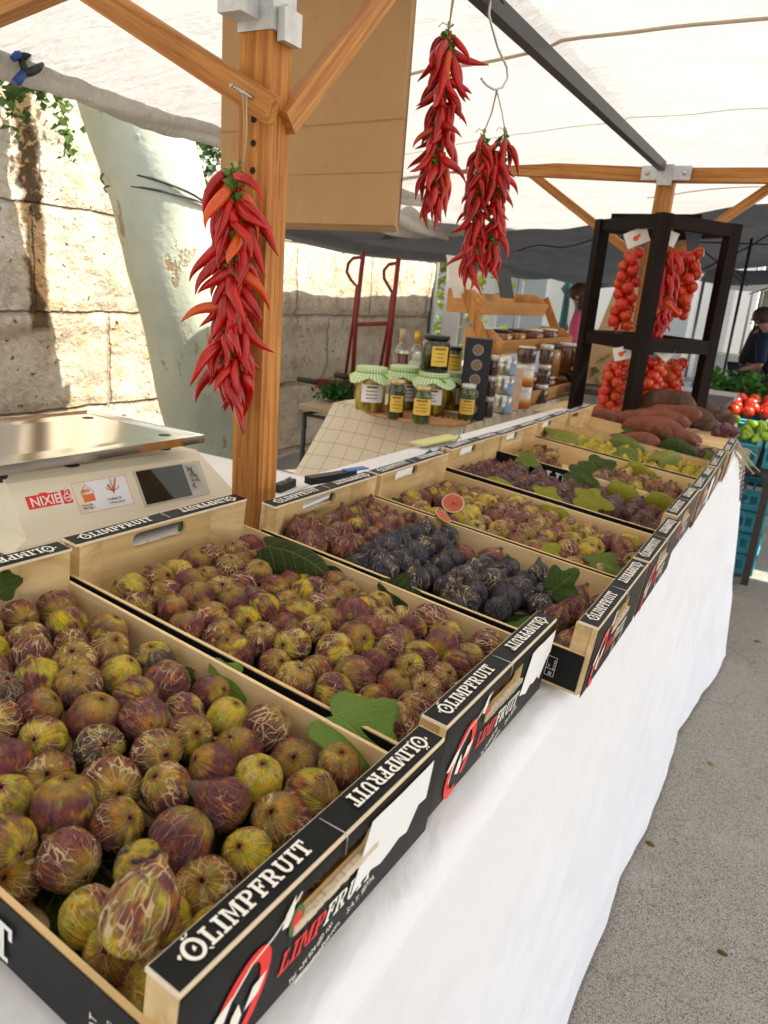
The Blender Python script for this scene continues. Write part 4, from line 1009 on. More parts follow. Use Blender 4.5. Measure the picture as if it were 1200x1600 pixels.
def tree():
    t = thing('plane_tree', 'thick pale green plane tree trunk leaning behind the scale, wire tied round it', 'tree', (-2.85, 3.1, 0))
    X = -2.8; mb = MB(); pl, pr = [], []
    rows = ((-60, 95, 262), (150, 112, 283), (300, 160, 318), (450, 200, 336), (660, 255, 366), (760, 268, 388), (900, 280, 425))
    pts = []; rs = []
    for y_, l, r in rows:
        a = at(l, y_, 'x', X); b = at(r, y_, 'x', X); c = (a + b) / 2; pts.append(c); d = (c - Vector((0, 0, CAMH))).length; rs.append((r - l) / 2 * .93 * abs(MR[2].dot(c - Vector((0, 0, CAMH)))) / FPX)
    pts = pts[::-1]; rs = rs[::-1]; pts[0].z = min(pts[0].z, 0.0); 
    top = pts[-1]; pts += [top + Vector((-.1, -.35, .8)), top + Vector((-.3, -.7, 1.8))]; rs += [rs[-1] * .8, rs[-1] * .5]
    # refine
    P2, R2 = [], []
    for i in range(len(pts) - 1):
        for k in range(8): f = k / 8; P2.append(pts[i].lerp(pts[i + 1], f)); R2.append(rs[i] * (1 - f) + rs[i + 1] * f)
    mb.tube(P2, R2, 40)
    for v in mb.bm.verts: v.co += Vector((noise.noise(v.co * 3), noise.noise(v.co * 3 + Vector((9, 0, 0))), 0)) * .016 + Vector((noise.noise(v.co * 9), noise.noise(v.co * 9 + Vector((5, 0, 0))), 0)) * .006
    part('trunk', mb, bark(), t, True)
    mb = MB(); 
    def around(u0, v0, tilt, n=30):
        c = at(u0, v0, 'x', X); k = min(range(len(P2)), key=lambda i: abs(P2[i].z - c.z)); C_ = P2[k]; r = R2[k] * 1.05 + .012
        return [C_ + Vector((r * math.cos(a), r * math.sin(a), c.z - C_.z + tilt * r * math.sin(a))) for a in [6.2832 * q / n for q in range(n + 1)]]
    mb.tube(around(235, 303, -.25), .006, 6); mb.tube(around(235, 310, -.12), .005, 6); part('wire', mb, plain('black_wire', (.02, .02, .022), .5), t, True)
    mb = MB(); rr = random.Random(8); cs = [top + Vector((rr.uniform(-1.6, .6), rr.uniform(-2.2, 1.6), rr.uniform(1.4, 3.2))) for _ in range(16)]
    cs = [c + Vector((-1.6, 0, .3)) for c in cs]
    leaves(mb, [c + Vector((rr.gauss(0, .35), rr.gauss(0, .35), rr.gauss(0, .25))) for c in cs for _ in range(90)], .16, rr, .9); part('crown', mb, leafy('plane_leaves', (.05, .10, .02)), t, True)
tree()
# hanging ivy on the wall
def ivy(nm, spots, lab, seed, col=(.06, .11, .03), s=.045, white=False):
    rr = random.Random(seed); mb = MB(); t = thing(nm, lab, 'plant', at(*spots[0][0], 'x', -3.38))
    st = MB()
    for (a, b, n, sp) in spots:
        A, B = at(*a, 'x', -3.4), at(*b, 'x', -3.36); P = []
        for i in range(n): f = rr.random(); P.append(A.lerp(B, f) + Vector((rr.uniform(0, .08), rr.gauss(0, sp), rr.gauss(0, sp))))
        leaves(mb, P, s, rr, .9); st.tube([A, A.lerp(B, .5) + Vector((.02, .03, 0)), B], .004, 5)
    part('foliage', mb, leafy(nm + '_leaves', col), t, True); part('stem', st, CALYX, t, True)
    if white:
        mb = MB(); leaves(mb, [at(320 + rr.gauss(0, 12), 262 + rr.gauss(0, 8), 'x', -3.3) for _ in range(60)], .04, rr, 1); part('blossom', mb, leafy('white_blossom', (.45, .45, .40)), t, True)
ivy('hanging_ivy', [((2, 100), (18, 185), 90, .035), ((20, 120), (60, 150), 60, .04)], 'green ivy trailing from the wall top at the far left', 1)
ivy('hanging_ivy', [((85, 140), (100, 245), 70, .025)], 'thin ivy strand hanging on the wall left of the tree', 2, (.07, .12, .04))
ivy('wall_plant', [((290, 200), (330, 235), 70, .05), ((330, 200), (325, 250), 60, .03), ((300, 300), (318, 250), 90, .035)], 'white flowering creeper in a hollow between the tree and the paper bags', 3, (.02, .05, .012), .05, True)
# ------------------------------------------------------------------ hanging goods near the front
def paper_bags():
    g = G('kraft_paper'); c = g.co(); n = g.noise(c, 7, 5); f = g.noise(g.map(c, (30, 1, 1)), 30, 2); x, y, z = g.sep(c)
    crease = g.step(g.math('ABSOLUTE', g.math('SUBTRACT', z, g.math('ADD', -.270, g.math('MULTIPLY', n, .006)))), .0022, .0006)
    cr2 = g.step(g.math('ABSOLUTE', g.math('SUBTRACT', z, -.355)), .002, .0005)
    col = g.mix(n, (.38, .225, .10), (.46, .295, .15)); col = g.mix(g.math('MULTIPLY', f, .25), col, (.30, .16, .06)); col = g.mix(g.math('MULTIPLY', g.math('ADD', crease, g.math('MULTIPLY', cr2, .35)), .4), col, (.24, .14, .07))
    col = g.mix(g.math('MULTIPLY', g.step(g.noise(c, 16, 4), .62, .7), .3), col, (.26, .15, .07))
    g.set(col=col, rough=.75, spec=.25); g.bump(g.math('SUBTRACT', g.math('ADD', n, g.math('MULTIPLY', g.noise(g.map(c, (2.5, 1, .6)), 3.5, 3), 2.5)), g.math('MULTIPLY', g.math('ADD', crease, cr2), .8)), .5, .012)
    # frame of the stack: faces the camera side
    tl, bl = at(347, 0, 'y', 1.34), at(345, 300, 'y', 1.34); br = at(617, 350, 'y', 1.28); tr = at(638, 0, 'y', 1.28)
    ux = (br - bl); ux.z = 0; W = ux.length; ux.normalize(); uy = Vector((0, 0, 1)); uz = ux.cross(uy)
    zb = at(617, 352, 'y', 1.28).z; N = 7
    for i in range(N):
        mb = MB(); h = .62; d = i * .0050; off = i * .0040
        def S(u, v, s=1): 
            return Vector((W * u + off * -.6 * (1 if i else 0), .0016 * s + .003 * math.sin(3 * u + i) * (v > 0) - .004 * math.sin(math.pi * u) * v, -.445 + h * v))
        mb.grid(lambda u, v: S(u, v, 1), 14, 14); mb.grid(lambda u, v: S(u, v, -1), 14, 14)
        mb._new([S(0, 0, 1), S(1, 0, 1), S(1, 0, -1), S(0, 0, -1), S(0, 1, 1), S(1, 1, 1), S(1, 1, -1), S(0, 1, -1)], [(0, 1, 2, 3), (4, 5, 6, 7), (0, 3, 7, 4), (1, 2, 6, 5)])
        o = one('paper_bag', mb, g.m, 'front brown paper bag of the flat stack, creased across, hanging behind the near post' if i == 0 else 'flat brown paper bag in the hanging stack, only its edge showing', 'paper bag', 'brown paper bags hung in a stack')
        M = Matrix((ux, uz * -1, uy)).transposed().to_4x4(); b0 = Vector((bl.x, bl.y, zb + .445)) - uz * (d) + Vector((0, 0, -off * .5 if i % 2 else off * .15)); M.translation = b0; o.matrix_world = M
    # cord through the stack up to the bracket
paper_bags()
S1 = at(384, 165, 'y', PY - .045)
string_of('chilli_string', at(368, 258, 'y', PY - .05) , .325, 86, 21, 'big red chilli string hanging on the near post from a screw', .98, [((at(380, 148, 'y', PY - .045)), at(379, 262, 'y', PY - .05)), ((at(385, 148, 'y', PY - .045)), at(380, 262, 'y', PY - .05))], 1.25)
P2 = at(702, 40, 'x', PX + .02); T2 = Vector((P2.x, P2.y, 1.905))
string_of('chilli_string', P2, .32, 70, 22, 'long chilli string with orange pods right of the paper bags', .95, [(T2 + Vector((0, -.006, 0)), P2), (T2 + Vector((0, .006, 0)), P2)], 1.35)
def hook():
    mb = MB(); H = [at(758, 28, 'x', PX - .01), at(764, 22, 'x', PX + .008), at(768, 40, 'x', PX + .008), at(778, 75, 'x', PX + .008), at(792, 105, 'x', PX + .008), at(793, 122, 'x', PX + .008), at(785, 137, 'x', PX + .008), at(772, 140, 'x', PX + .008), at(760, 133, 'x', PX + .008), at(752, 123, 'x', PX + .008)]
    top = Vector((PX - .03, H[0].y, 1.944)); H = [Vector((PX - .028, H[0].y, 1.915)), top, Vector((PX + .008, H[1].y, 1.945))] + H[1:]
    mb.tube(H, .0025, 8); one('s_hook', mb, STEEL, 'bent steel wire hook over the dark bar holding two chilli strings', 'hook')
hook()
HK = at(776, 140, 'x', PX + .008)
Pa, Pb = at(757, 205, 'x', PX), at(789, 203, 'x', PX + .04)
string_of('chilli_string', Pa, .315, 72, 23, 'dark red chilli string, the left one of two on the wire hook', .86, [(HK, Pa), (HK + Vector((0, .004, 0)), Pa)], 1.1)
string_of('chilli_string', Pb, .285, 52, 24, 'dark red chilli string, the right one of two on the wire hook', .86, [(HK, Pb)], 1.0)
def clamp():
    t = thing('spring_clamp', 'black and blue spring clamp gripping the rolled edge of the canopy', 'clamp', at(40, 108, 'x', -1.84))
    BL = plain('blue_grip', (.01, .05, .22), .4, bump=0); BK = plain('black_plastic', (.012, .012, .013), .4, bump=0); X = -1.84
    q = lambda a, b: at(a, b, 'x', X)
    mb = MB(); mb.tube([q(33, 92), q(42, 80), q(53, 73), q(64, 72)], [.010, .013, .010, .004], 8); mb.tube([q(36, 115), q(50, 112), q(60, 106), q(67, 100)], [.010, .010, .010, .005], 8); mb.tube([q(33, 90), q(37, 104), q(40, 116)], .009, 8); part('jaw', mb, BK, t, True)
    mb = MB(); mb.tube([q(30, 84), q(20, 92)], [.011, .008], 8); mb.tube([q(37, 114), q(27, 127), q(22, 130)], [.010, .012, .009], 8); part('grip', mb, BL, t, True)
clamp()
# ------------------------------------------------------------------ scale
def scale():
    t = thing('market_scale', 'cream electronic shop scale with a steel tray, left behind the crates', 'scale', (-.98, .76, .96))
    t.rotation_euler = (0, 0, 0)
    BODY = plain('cream_plastic', (.74, .66, .49), .42, var=.04, scale=8, bump=.03)
    y0, y1, xf, xb = .565, .985, -.832, -1.17; dz = -.045
    def zz(y, z): return z + (y - y0) * dz    # stands on the leaning board
    # body: base skirt, sloping front, flat top
    mb = MB()
    sect = [(xf, .986), (xf - .004, 1.000), (xf - .012, 1.006), (xf - .046, 1.074), (xf - .06, 1.083), (xb + .03, 1.083), (xb, 1.06), (xb, .986)]
    ys = [(y0, .0), (y0 + .012, 1), (y1 - .055, 1), (y1, 0)]
    rows = []
    def rowp(y, ins): return [Vector((x + (-ins if x > -1 else ins), y, zz(y, z))) for x, z in sect]
    A = rowp(y0 - .012, .0); B = [Vector((p.x, p.y + (.0 if i in (0, 1, 6, 7) else .02), p.z)) for i, p in enumerate(rowp(y0 - .012, 0))]
    Cc = [Vector((p.x, p.y - (.0 if i in (0, 1, 7) else .05), p.z)) for i, p in enumerate(rowp(y1, 0))]
    vs = B + Cc; n = len(B); mb._new(vs, [tuple(range(n))[::-1], tuple(range(n, 2 * n))] + [(i, (i + 1) % n, (i + 1) % n + n, i + n) for i in range(n)]); mb.bev(.006, 3)
    for f in mb.bm.faces: f.smooth = False
    body = part('housing', mb, BODY, t, True)
    mb = MB()
    for y in (y0 + .03, y1 - .03):
        for x in (xf - .03, xb + .03): mb.lathe([(.014, 0), (.014, .02)], (x, y, zz(y, .962) + .01 * 0), 12)
    for q_ in range(4): pass
    part('foot', mb, INK_K, t, True)
    # front face frame: x from left (near) to right (far)
    p0 = Vector((xf - .0125, y0 - .002, zz(y0 + .03, 1.007))); up = Vector((-.034, 0, .068)).normalized(); rt = Vector((0, 1, dz)).normalized(); M = frame(p0, rt, up); Md = M @ Matrix.Translation((0, 0, .0006))
    mb = MB(); mb.prism(rc(.025, .036, .098, .058), .0002, .0006, M); mb.prism(rc(.078, .034, .10, .060), .0007, .0010, M); part('brand_label', mb, plain('label_silver', (.7, .68, .66), .35, bump=0), t, True)
    mb = MB(); mb.prism([(.028, .038), (.078, .038), (.078, .056), (.062, .056), (.060, .058), (.050, .058), (.048, .056), (.028, .056)], .0011, .0014, M); mb.prism(rc(.082, .037, .0965, .057), .0011, .0014, M); part('red_plate', mb, INK_R, t, True)
    mb = MB(); Mt = M @ Matrix.Translation((0, 0, .0016)); decal(mb, [[(x + .032, y + .0405) for x, y in p] for p in txt('NIXIE', .0185)], Mt); decal(mb, ring(.0893, .0455, .006, .006, .0014, .0014) + [rc(.0855, .0445, .0925, .0462)] + ring(.0893, .0535, .003, .0028, .001, .001), Mt, .0006); part('lettering', mb, INK_W, t, True)
    mb = MB(); mb.prism(rc(.102, .018, .198, .064), .0002, .0006, M); part('sticker', mb, PAPER, t, True)
    OR = plain('orange_ink', (.75, .17, .04), .6, bump=0)
    mb = MB(); decal(mb, [rc(.102, .018, .198, .0186), rc(.102, .0634, .198, .064), rc(.102, .0186, .1026, .0634), rc(.1974, .0186, .198, .0634), rc(.114, .034, .134, .045), [(.160, .052), (.164, .056), (.168, .046), (.178, .062), (.181, .062), (.169, .038)]], M, .0009); decal(mb, ring(.124, .047, .012, .013, .0012, .0012, 0, 360, 4) , M, .0011); decal(mb, [[(x + .1145, y + .048) for x, y in p] for p in txt('gmk', .009)], M, .0012); part('orange_print', mb, OR, t, True)
    mb = MB(); decal(mb, ring(.169, .050, .012, .006, .001, .001, 180, 360, 10) + [rc(.1685, .044, .1695, .062)], M, .0013); 
    for q, st in ((.028, 'Kontrol Bilanc. 2021'), (.0235, 'Metrologia Cat. III')): decal(mb, [[(x + .106, y + q) for x, y in p] for p in txt(st[:12], .0042)], M, .001)
    decal(mb, [[(x + .150, y + .030) for x, y in p] for p in txt('Certificado CE', .0048)], M, .001); decal(mb, [[(x + .150, y + .0245) for x, y in p] for p in txt('Verificacion periodica', .0038)], M, .001); part('dark_print', mb, INK_K, t, True)
    mb = MB(); mb.box((.215, .008, 0), (.360, .068, .0012), M); mb.bev(.0006); part('display_bezel', mb, plain('grey_plastic', (.50, .48, .40), .4, bump=0), t, True)
    g = G('display_glass'); g.set(col=(.012, .016, .012), rough=.06, spec=.6); mb = MB(); mb.box((.220, .012, .0012), (.318, .066, .002), M); part('display', mb, g.m, t, True)
    mb = MB(); mb.box((.323, .020, .0012), (.350, .064, .0016), M); part('legend_panel', mb, plain('legend_grey', (.42, .42, .36), .5, bump=0), t, True)
    mb = MB()
    for st, y_, s_ in (('kg', .052, .014), ('€/kg', .042, .0095), ('€/100g', .034, .007), ('€', .023, .012)): decal(mb, [[(x + .325, y + y_) for x, y in p] for p in txt(st, s_)], M, .0019)
    part('lettering', mb, INK_K, t, True)
    # spirit level window
    mb = MB(); mb.lathe([(.011, 0), (.011, .001), (.007, .0014), (0, .0014)], (xf - .062, y0 + .12, zz(y0 + .12, 1.0832)), 20); part('level_bubble', mb, INK_K, t, True)
    # tray
    g = G('polished_steel'); g.set(col=(.86, .85, .83), rough=.13, metal=1); g.bump(g.noise(g.map(g.co(), (1, 30, 1)), 20, 2), .03, .001)
    X0, X1, Y0_, Y1_ = -1.13, -.845, .535, .905; zt = lambda x, y: 1.110 - (y - .55) * .022
    mb = MB(); zb = .022; r = .012
    pl = [(X0, Y0_), (X1, Y0_), (X1, Y1_), (X0, Y1_)]
    def loopz(ins, dzz): return [Vector((X0 + ins if x == X0 else X1 - ins, Y0_ + ins if y == Y0_ else Y1_ - ins, zt(x, y) + dzz)) for x, y in pl]
    Ls = [loopz(.0, -.013), loopz(0, 0), loopz(.006, 0), loopz(.009, -.0035), loopz(.05, -.0035)]
    vs = [p for L_ in Ls for p in L_]; fs = []
    for k in range(4):
        for i in range(4): j = (i + 1) % 4; fs.append((k * 4 + i, k * 4 + j, k * 4 + 4 + j, k * 4 + 4 + i))
    fs.append((16, 17, 18, 19)); mb._new(vs, fs); mb.bev(.0035, 3); part('tray', mb, g.m, t, True)
    mb = MB()
    for x, y in ((X0 + .05, Y0_ + .04), (X1 - .05, Y0_ + .04), (X0 + .05, Y1_ - .04), (X1 - .05, Y1_ - .04)): mb.lathe([(.010, 1.075), (.010, zt(x, y) - .004)], (x, y, 0), 10)
    part('tray_post', mb, INK_K, t, True)
scale()
def service_table():
    t = thing('service_table', 'small table under white cloth carrying the scale and papers', 'table', (-1.04, .8, 0)); mb = MB(); zz = .958
    mb.box((-1.29, .33, zz - .03), (-.80, 1.24, zz - .003)); part('tabletop', mb, W_CRATEY, t, True)
    for x in (-1.26, -.83):
        for y in (.36, 1.2): mb = MB(); mb.box((x - .02, y - .02, 0), (x + .02, y + .02, zz - .031)); part('leg', mb, W_BEAM, t, True)
    mb = MB()
    def S(u, v):
        w_, l_ = .515, .94; x = -1.3 + w_ * min(1, max(0, (u - .2) / .6)); y = .32 + l_ * min(1, max(0, (v - .2) / .6)); ox = -max(0, .2 - u) if u < .2 else max(0, u - .8); oy = -max(0, .2 - v) if v < .2 else max(0, v - .8)
        d = max(abs(ox), abs(oy)) * 3.4; return Vector((x + ox * .12 + (.01 * math.sin(y * 20) if ox else 0) * d, y + oy * .12, zz + .0012 * noise.noise(Vector((x * 9, y * 9, 0))) - d))
    mb.grid(S, 60, 60); o = one('tablecloth', mb, CLOTH, 'white cloth under the electronic scale and the paper sheets', 'tablecloth')
service_table()
# ------------------------------------------------------------------ small things behind the crates
def behind():
    mb = MB(); P = at(446, 764, 'z', .985); a = (at(470, 757, 'z', .985) - at(430, 775, 'z', .985)).normalized(); M = frame(P, a, Vector((-a.y, a.x, 0)))
    mb = MB(); mb.prism(rc(-.06, -.02, .10, .20), -.003, -.0015, M); one('paper_sheet', mb, PAPER, 'white sheets of paper under a black clip behind the third crate', 'paper')
    t = thing('bulldog_clip', 'black office clip holding papers right of the near post', 'clip', P); mb = MB(); mb.box((-.028, -.006, -.001), (.030, .010, .014), M); mb.bev(.003, 2); part('clip_body', mb, INK_K, t, True); mb = MB(); mb.tube([M @ Vector(p) for p in ((-.01, .004, .012), (-.006, -.004, .022), (.010, -.004, .022), (.014, .004, .012))], .0014, 6); part('wire_handle', mb, STEEL, t, True)
    a, b = at(482, 752, 'z', 1.0), at(572, 738, 'z', 1.0); d = (b - a).normalized()
    t = thing('marker_case', 'long black case with a blue end lying behind the third crate', 'case', a); M = frame(a, d, Vector((-d.y, d.x, 0))); L = (b - a).length
    mb = MB(); mb.box((0, -.008, -.006), (L * .78, .012, .008), M); mb.bev(.003, 2); part('case_body', mb, INK_K, t, True); mb = MB(); mb.box((L * .62, -.0075, .0085), (L * 1.0, .011, .0105), M); mb.bev(.001); part('blue_end', mb, plain('blue_plastic', (.01, .12, .42), .35, bump=0), t, True)
    # bits with the yellow lid beyond crate 4
    t = thing('seed_packet', 'pale yellow packet and blue-green ties on the cloth by the checked cloth', 'packet', at(690, 705, 'z', .955)); q = at(664, 697, 'z', .953); e = at(722, 685, 'z', .951); d = (e - q).normalized(); M = frame(q, d, Vector((-d.y, d.x, 0))); mb = MB(); mb.prism(rc(0, 0, (e - q).length, .05), 0, .004, M); mb.bev(.001); part('packet', mb, plain('pale_yellow', (.62, .60, .25), .5, bump=0), t, True)
    mb = MB(); mb.tube([at(664, 712, 'z', .965), at(672, 704, 'z', .975), at(680, 710, 'z', .97), at(690, 698, 'z', .975)], .004, 6); part('tie', mb, plain('teal_plastic', (.01, .22, .28), .4, bump=0), t, True)
    mb = MB(); o_ = at(712, 690, 'z', .97); mb.tube([o_, o_ + Vector((.0, .02, .012)), o_ + Vector((-.006, .03, .03))], .0018, 6); part('tie', mb, plain('teal_plastic', (.01, .22, .28), .4, bump=0), t, True)
    # blue cutter seen through the slot of crate 3
    t = thing('box_cutter', 'blue and white cutter lying behind the handle slot of the third crate', 'cutter', at(485, 797, 'x', -.70)); a, b = at(468, 806, 'x', -.672), at(505, 790, 'x', -.672); d = (b - a).normalized(); M = frame(a, d, d.cross(Vector((1, 0, 0))) * -1)
    mb = MB(); mb.box((-.01, -.012, -.004), ((b - a).length + .02, .012, .004), M); part('handle', mb, PAPER, t, True); mb = MB(); mb.box((.0, -.004, -.006), ((b - a).length + .01, .006, .006), M); part('slider', mb, plain('blue_plastic', (.01, .12, .42), .35, bump=0), t, True)
behind()
# ------------------------------------------------------------------ table of jars
TJ = .85; JX, JY0, JY1, JXB = -1.165, 2.73, 4.75, -1.80
def m_check(nm, c0, c1, sc_, wd, blk=False):
    g = G(nm); c = g.co('UV'); x, y, z = g.sep(c); fx = g.math('FRACT', g.math('MULTIPLY', x, sc_)); fy = g.math('FRACT', g.math('MULTIPLY', y, sc_))
    if blk:
        a = g.math('GREATER_THAN', fx, .5); b = g.math('GREATER_THAN', fy, .5); f = g.math('MULTIPLY', g.math('ADD', a, b), .5)
    else: f = g.math('MAXIMUM', g.math('LESS_THAN', fx, wd), g.math('LESS_THAN', fy, wd))
    w_ = g.noise(g.co(), 200, 2); g.set(col=g.mix(f, g.mix(w_, c0, tuple(q * .88 for q in c0)), c1), rough=.85, spec=.1); g.bump(w_, .15, .001); return g.m
def uvgrid(mb, fn, nu, nv, uvf):
    ul = mb.bm.loops.layers.uv.get('UVMap') or mb.bm.loops.layers.uv.new('UVMap')
    V = [[mb.bm.verts.new(fn(i / nu, j / nv)) for j in range(nv + 1)] for i in range(nu + 1)]
    for i in range(nu):
        for j in range(nv):
            F = mb.bm.faces.new((V[i][j], V[i + 1][j], V[i + 1][j + 1], V[i][j + 1])); F.smooth = True; F.material_index = mb.mi
            for l, (a, b) in zip(F.loops, ((i, j), (i + 1, j), (i + 1, j + 1), (i, j + 1))): l[ul].uv = uvf(a / nu, b / nv)
def jar_table():
    t = thing('goods_table', 'table under the beige checked cloth with jars and wooden shelf', 'table', (-1.5, 3.7, 0)); mb = MB(); mb.box((JXB, JY0 + .01, TJ - .03), (JX - .01, JY1, TJ - .006)); part('tabletop', mb, W_CRATE, t, True)
    for x in (JXB + .05, JX - .07):
        for y in (JY0 + .08, JY1 - .08): m = MB(); m.box((x - .02, y - .02, 0), (x + .02, y + .02, TJ - .031)); part('leg', m, W_BEAM, t, True)
    MC = m_check('beige_windowpane_check', (.68, .60, .47), (.34, .25, .16), 15, .035)
    mb = MB(); W = JX - JXB; L = JY1 - JY0
    uvgrid(mb, lambda u, v: Vector((JXB + W * u, JY0 + L * v, TJ + .001)), 10, 20, lambda u, v: (W * u + .3, L * v))
    def nd(u, v):   # near drape flaring out towards the viewer
        x = JXB + W * u; x2 = x - .12 * v * (1 - u) - .0 * v + .06 * v * u; fold = .03 * math.sin(u * 9 + 1) * v + .012 * math.sin(u * 23) * v
        return Vector((x2, JY0 - .42 * v ** 1.2 - fold, TJ + .001 - .62 * v + .02 * math.sin(u * 7) * v))
    uvgrid(mb, nd, 40, 24, lambda u, v: (W * u + .3, -.76 * v))
    def rd(u, v):
        return Vector((JX + .012 * math.sin(v * 30) * u + .03 * u + .06 * u * (1 - v) ** 8, JY0 + L * v - .06 * u * (1 - v) ** 4, TJ + .001 - .7 * u))
    uvgrid(mb, rd, 20, 80, lambda u, v: (W + .3 + .7 * u, L * v))
    bmesh.ops.remove_doubles(mb.bm, verts=mb.bm.verts, dist=.001); one('checked_tablecloth', mb, MC, 'beige checked cloth over the jar table, its corner hanging towards the white table', 'tablecloth')
jar_table()
def jar_mat(nm, col, stripes=True, c2=None):
    if nm in MT: return MT[nm]
    g = G(nm); c = g.co(); n = g.noise(g.map(c, (1, 1, .25)), 45, 3, .5, .5); g.set(col=g.mix(g.step(n, .42, .6), col, c2 or tuple(q * .35 for q in col)), rough=.12, spec=.5, coat=.6); MT[nm] = g.m; return g.m
GING = m_check('green_gingham', (.78, .80, .72), (.22, .42, .05), 1, .5, True); GINGK = m_check('black_gingham', (.75, .75, .75), (.03, .03, .04), 1, .5, True)
LID_K = plain('dark_lid', (.012, .018, .014), .3, .2, bump=0); LID_W = plain('pale_lid', (.60, .60, .55), .3, .3, bump=0); LID_G = plain('gold_lid', (.5, .42, .2), .3, .6, bump=0)
LBL_Y = plain('yellow_label', (.72, .48, .06), .55, var=.1, bump=0); LBL_W = plain('white_label', (.75, .73, .72), .55, bump=0); RIB = plain('green_ribbon', (.22, .50, .03), .4, bump=0)
def curved(mb, r, a0, a1, z0, z1, n=8):
    mb.grid(lambda u, v: Vector((r * math.cos(a0 + (a1 - a0) * u), r * math.sin(a0 + (a1 - a0) * u), z0 + (z1 - z0) * v)), n, 1)
def jar(P, r, h, mat, lid, lab, lbl=None, lw=.9, la=-1.1, lz=(.3, .65), cover=None, name='jar', group='jars on the checked cloth'):
    t = thing(name, lab, 'jar', P, group=group)
    mb = MB(); mb.lathe([(r * .85, 0), (r, .004), (r * 1.0, h * .72), (r * .93, h * .82), (r * .80, h * .86), (r * .80, h * .90)], n=28); part('glass', mb, mat, t)
    if not cover: mb = MB(); mb.lathe([(r * .88, h * .885), (r * .92, h * .89), (r * .92, h * .985), (r * .86, h), (0, h * 1.0)], n=28); part('lid', mb, lid, t)
    else:
        mb = MB(); cv = MB()
        def C_(u, v):
            a = u * 2 * math.pi
            if v < .4: rr_ = r * 1.02 * v / .4; z = h * 1.0 + .003 * math.cos(v * 4)
            elif v < .6: rr_ = r * 1.03; z = h * 1.0 - (v - .4) * h * .55
            else:
                s = (v - .6) / .4; dr = .5 + .5 * abs(math.cos(2 * a + .7)); rr_ = r * (1.0 + .38 * s * (.5 + dr)) + r * .05 * math.sin(9 * a) * s; z = h * .89 - s * h * (.05 + .20 * dr ** 2)
            return Vector((rr_ * math.cos(a), rr_ * math.sin(a), z))
        uvgrid(cv, C_, 64, 24, lambda u, v: (u * 34, v * 12)); part('cloth_cover', cv, cover, t)
        mb.lathe([(r * 1.05, h * .885), (r * 1.07, h * .895), (r * 1.05, h * .91)], n=28, close=False); mb.tube([(r * 1.0 * math.cos(la + .5), r * math.sin(la + .5), h * .89), (r * 1.45 * math.cos(la + .6), r * 1.45 * math.sin(la + .6), h * .84), (r * 1.3 * math.cos(la + .75), r * 1.3 * math.sin(la + .75), h * .80)], .004, 5); part('ribbon', mb, RIB, t)
    if lbl:
        m = MB(); curved(m, r + .0012, la - lw, la + lw, h * lz[0], h * lz[1]); lo_ = part('label', m, lbl, t); m = MB(); rr = random.Random(int(P[1] * 100))
        for k in range(4):
            z = h * (lz[0] + (lz[1] - lz[0]) * (.82 - .2 * k)); w_ = lw * rr.uniform(.4, .75); curved(m, r + .002, la - w_, la + w_ * .8, z, z + h * (.022 if k else .05), 6)
        part('print', m, plain('label_print', (.22, .10, .03), .6, bump=0), lo_)
    return t
PICK = jar_mat('pickled_peppers', (.52, .38, .04), True, (.16, .10, .01)); CAP = jar_mat('dark_capers', (.045, .055, .012), True, (.01, .014, .005)); OLI = jar_mat('dark_olive_jar', (.03, .035, .012), True, (.008, .01, .006)); SAM = jar_mat('green_samphire', (.07, .09, .02), True, (.015, .03, .01))
def J(px, py, z=.857): return at(px, py, 'z', z)
mb = MB(); MC_ = (J(560, 648) + J(722, 652)) / 2
rx = (J(722, 652) - J(560, 648)).length / 2
for k in range(9): rad = .03 + (rx - .03) * k / 8; mb.tube([Vector((MC_.x + rad * math.cos(a * .1257), MC_.y + .04 + rad * .75 * math.sin(a * .1257), TJ + .008 + .002 * math.sin(a * 2.5 + k))) for a in range(51)], .0085, 6)
one('wicker_mat', mb, plain('braided_straw', (.42, .22, .09), .8, var=.5, scale=70, bump=.6), 'round braided straw mat under the gingham topped jars', 'mat')
zm = TJ + .018
jar(J(577, 640, zm), .062, .175, PICK, None, 'tall pickle jar with green gingham cover, leftmost on the straw mat', LBL_W, .75, -.9, (.22, .62), GING, group='gingham covered pickle jars')
jar(J(628, 636, zm), .062, .175, PICK, None, 'pickle jar with green gingham cover behind the small dark caper jar', LBL_W, .7, -.55, (.2, .6), GING, group='gingham covered pickle jars')
Pc = J(673, 645, zm); jar(Pc, .062, .17, PICK, None, 'pickle jar with gingham cover and white label carrying the dark jar', LBL_W, .75, -1.2, (.25, .62), GING, group='gingham covered pickle jars')
Pd = J(705, 640, zm); jar(Pd, .050, .165, PICK, None, 'narrower pickle jar with gingham cover at the right edge of the mat', LBL_W, .25, -.6, (.2, .6), GING, group='gingham covered pickle jars')
jar(J(617, 654), .034, .155, CAP, LID_G, 'small dark caper jar with gold lid, front left of the straw mat', LBL_Y, .8, -1.0, (.2, .62), group='small caper jars')
jar(J(657, 661), .034, .145, SAM, LID_G, 'small green jar with gold lid and wide yellow label at the mat front', LBL_Y, 1.2, -1.1, (.25, .68), group='small caper jars')
jar(J(727, 657), .032, .150, SAM, LID_W, 'small green jar with pale lid beside the black box', LBL_Y, 1.1, -1.1, (.2, .6), group='small caper jars')
jar(at(678, 580, 'y', Pc.y - .0), .058, .145, OLI, LID_K, 'big dark jar with black lid standing on a gingham cover', LBL_Y, .62, -.75, (.18, .72), group='dark jars stacked on the covers')
jar(at(708, 586, 'y', Pd.y + .01), .031, .12, OLI, LID_K, 'slim dark jar with black lid and yellow label right of the big dark jar', LBL_Y, 1.2, -1.1, (.05, .75), group='dark jars stacked on the covers')
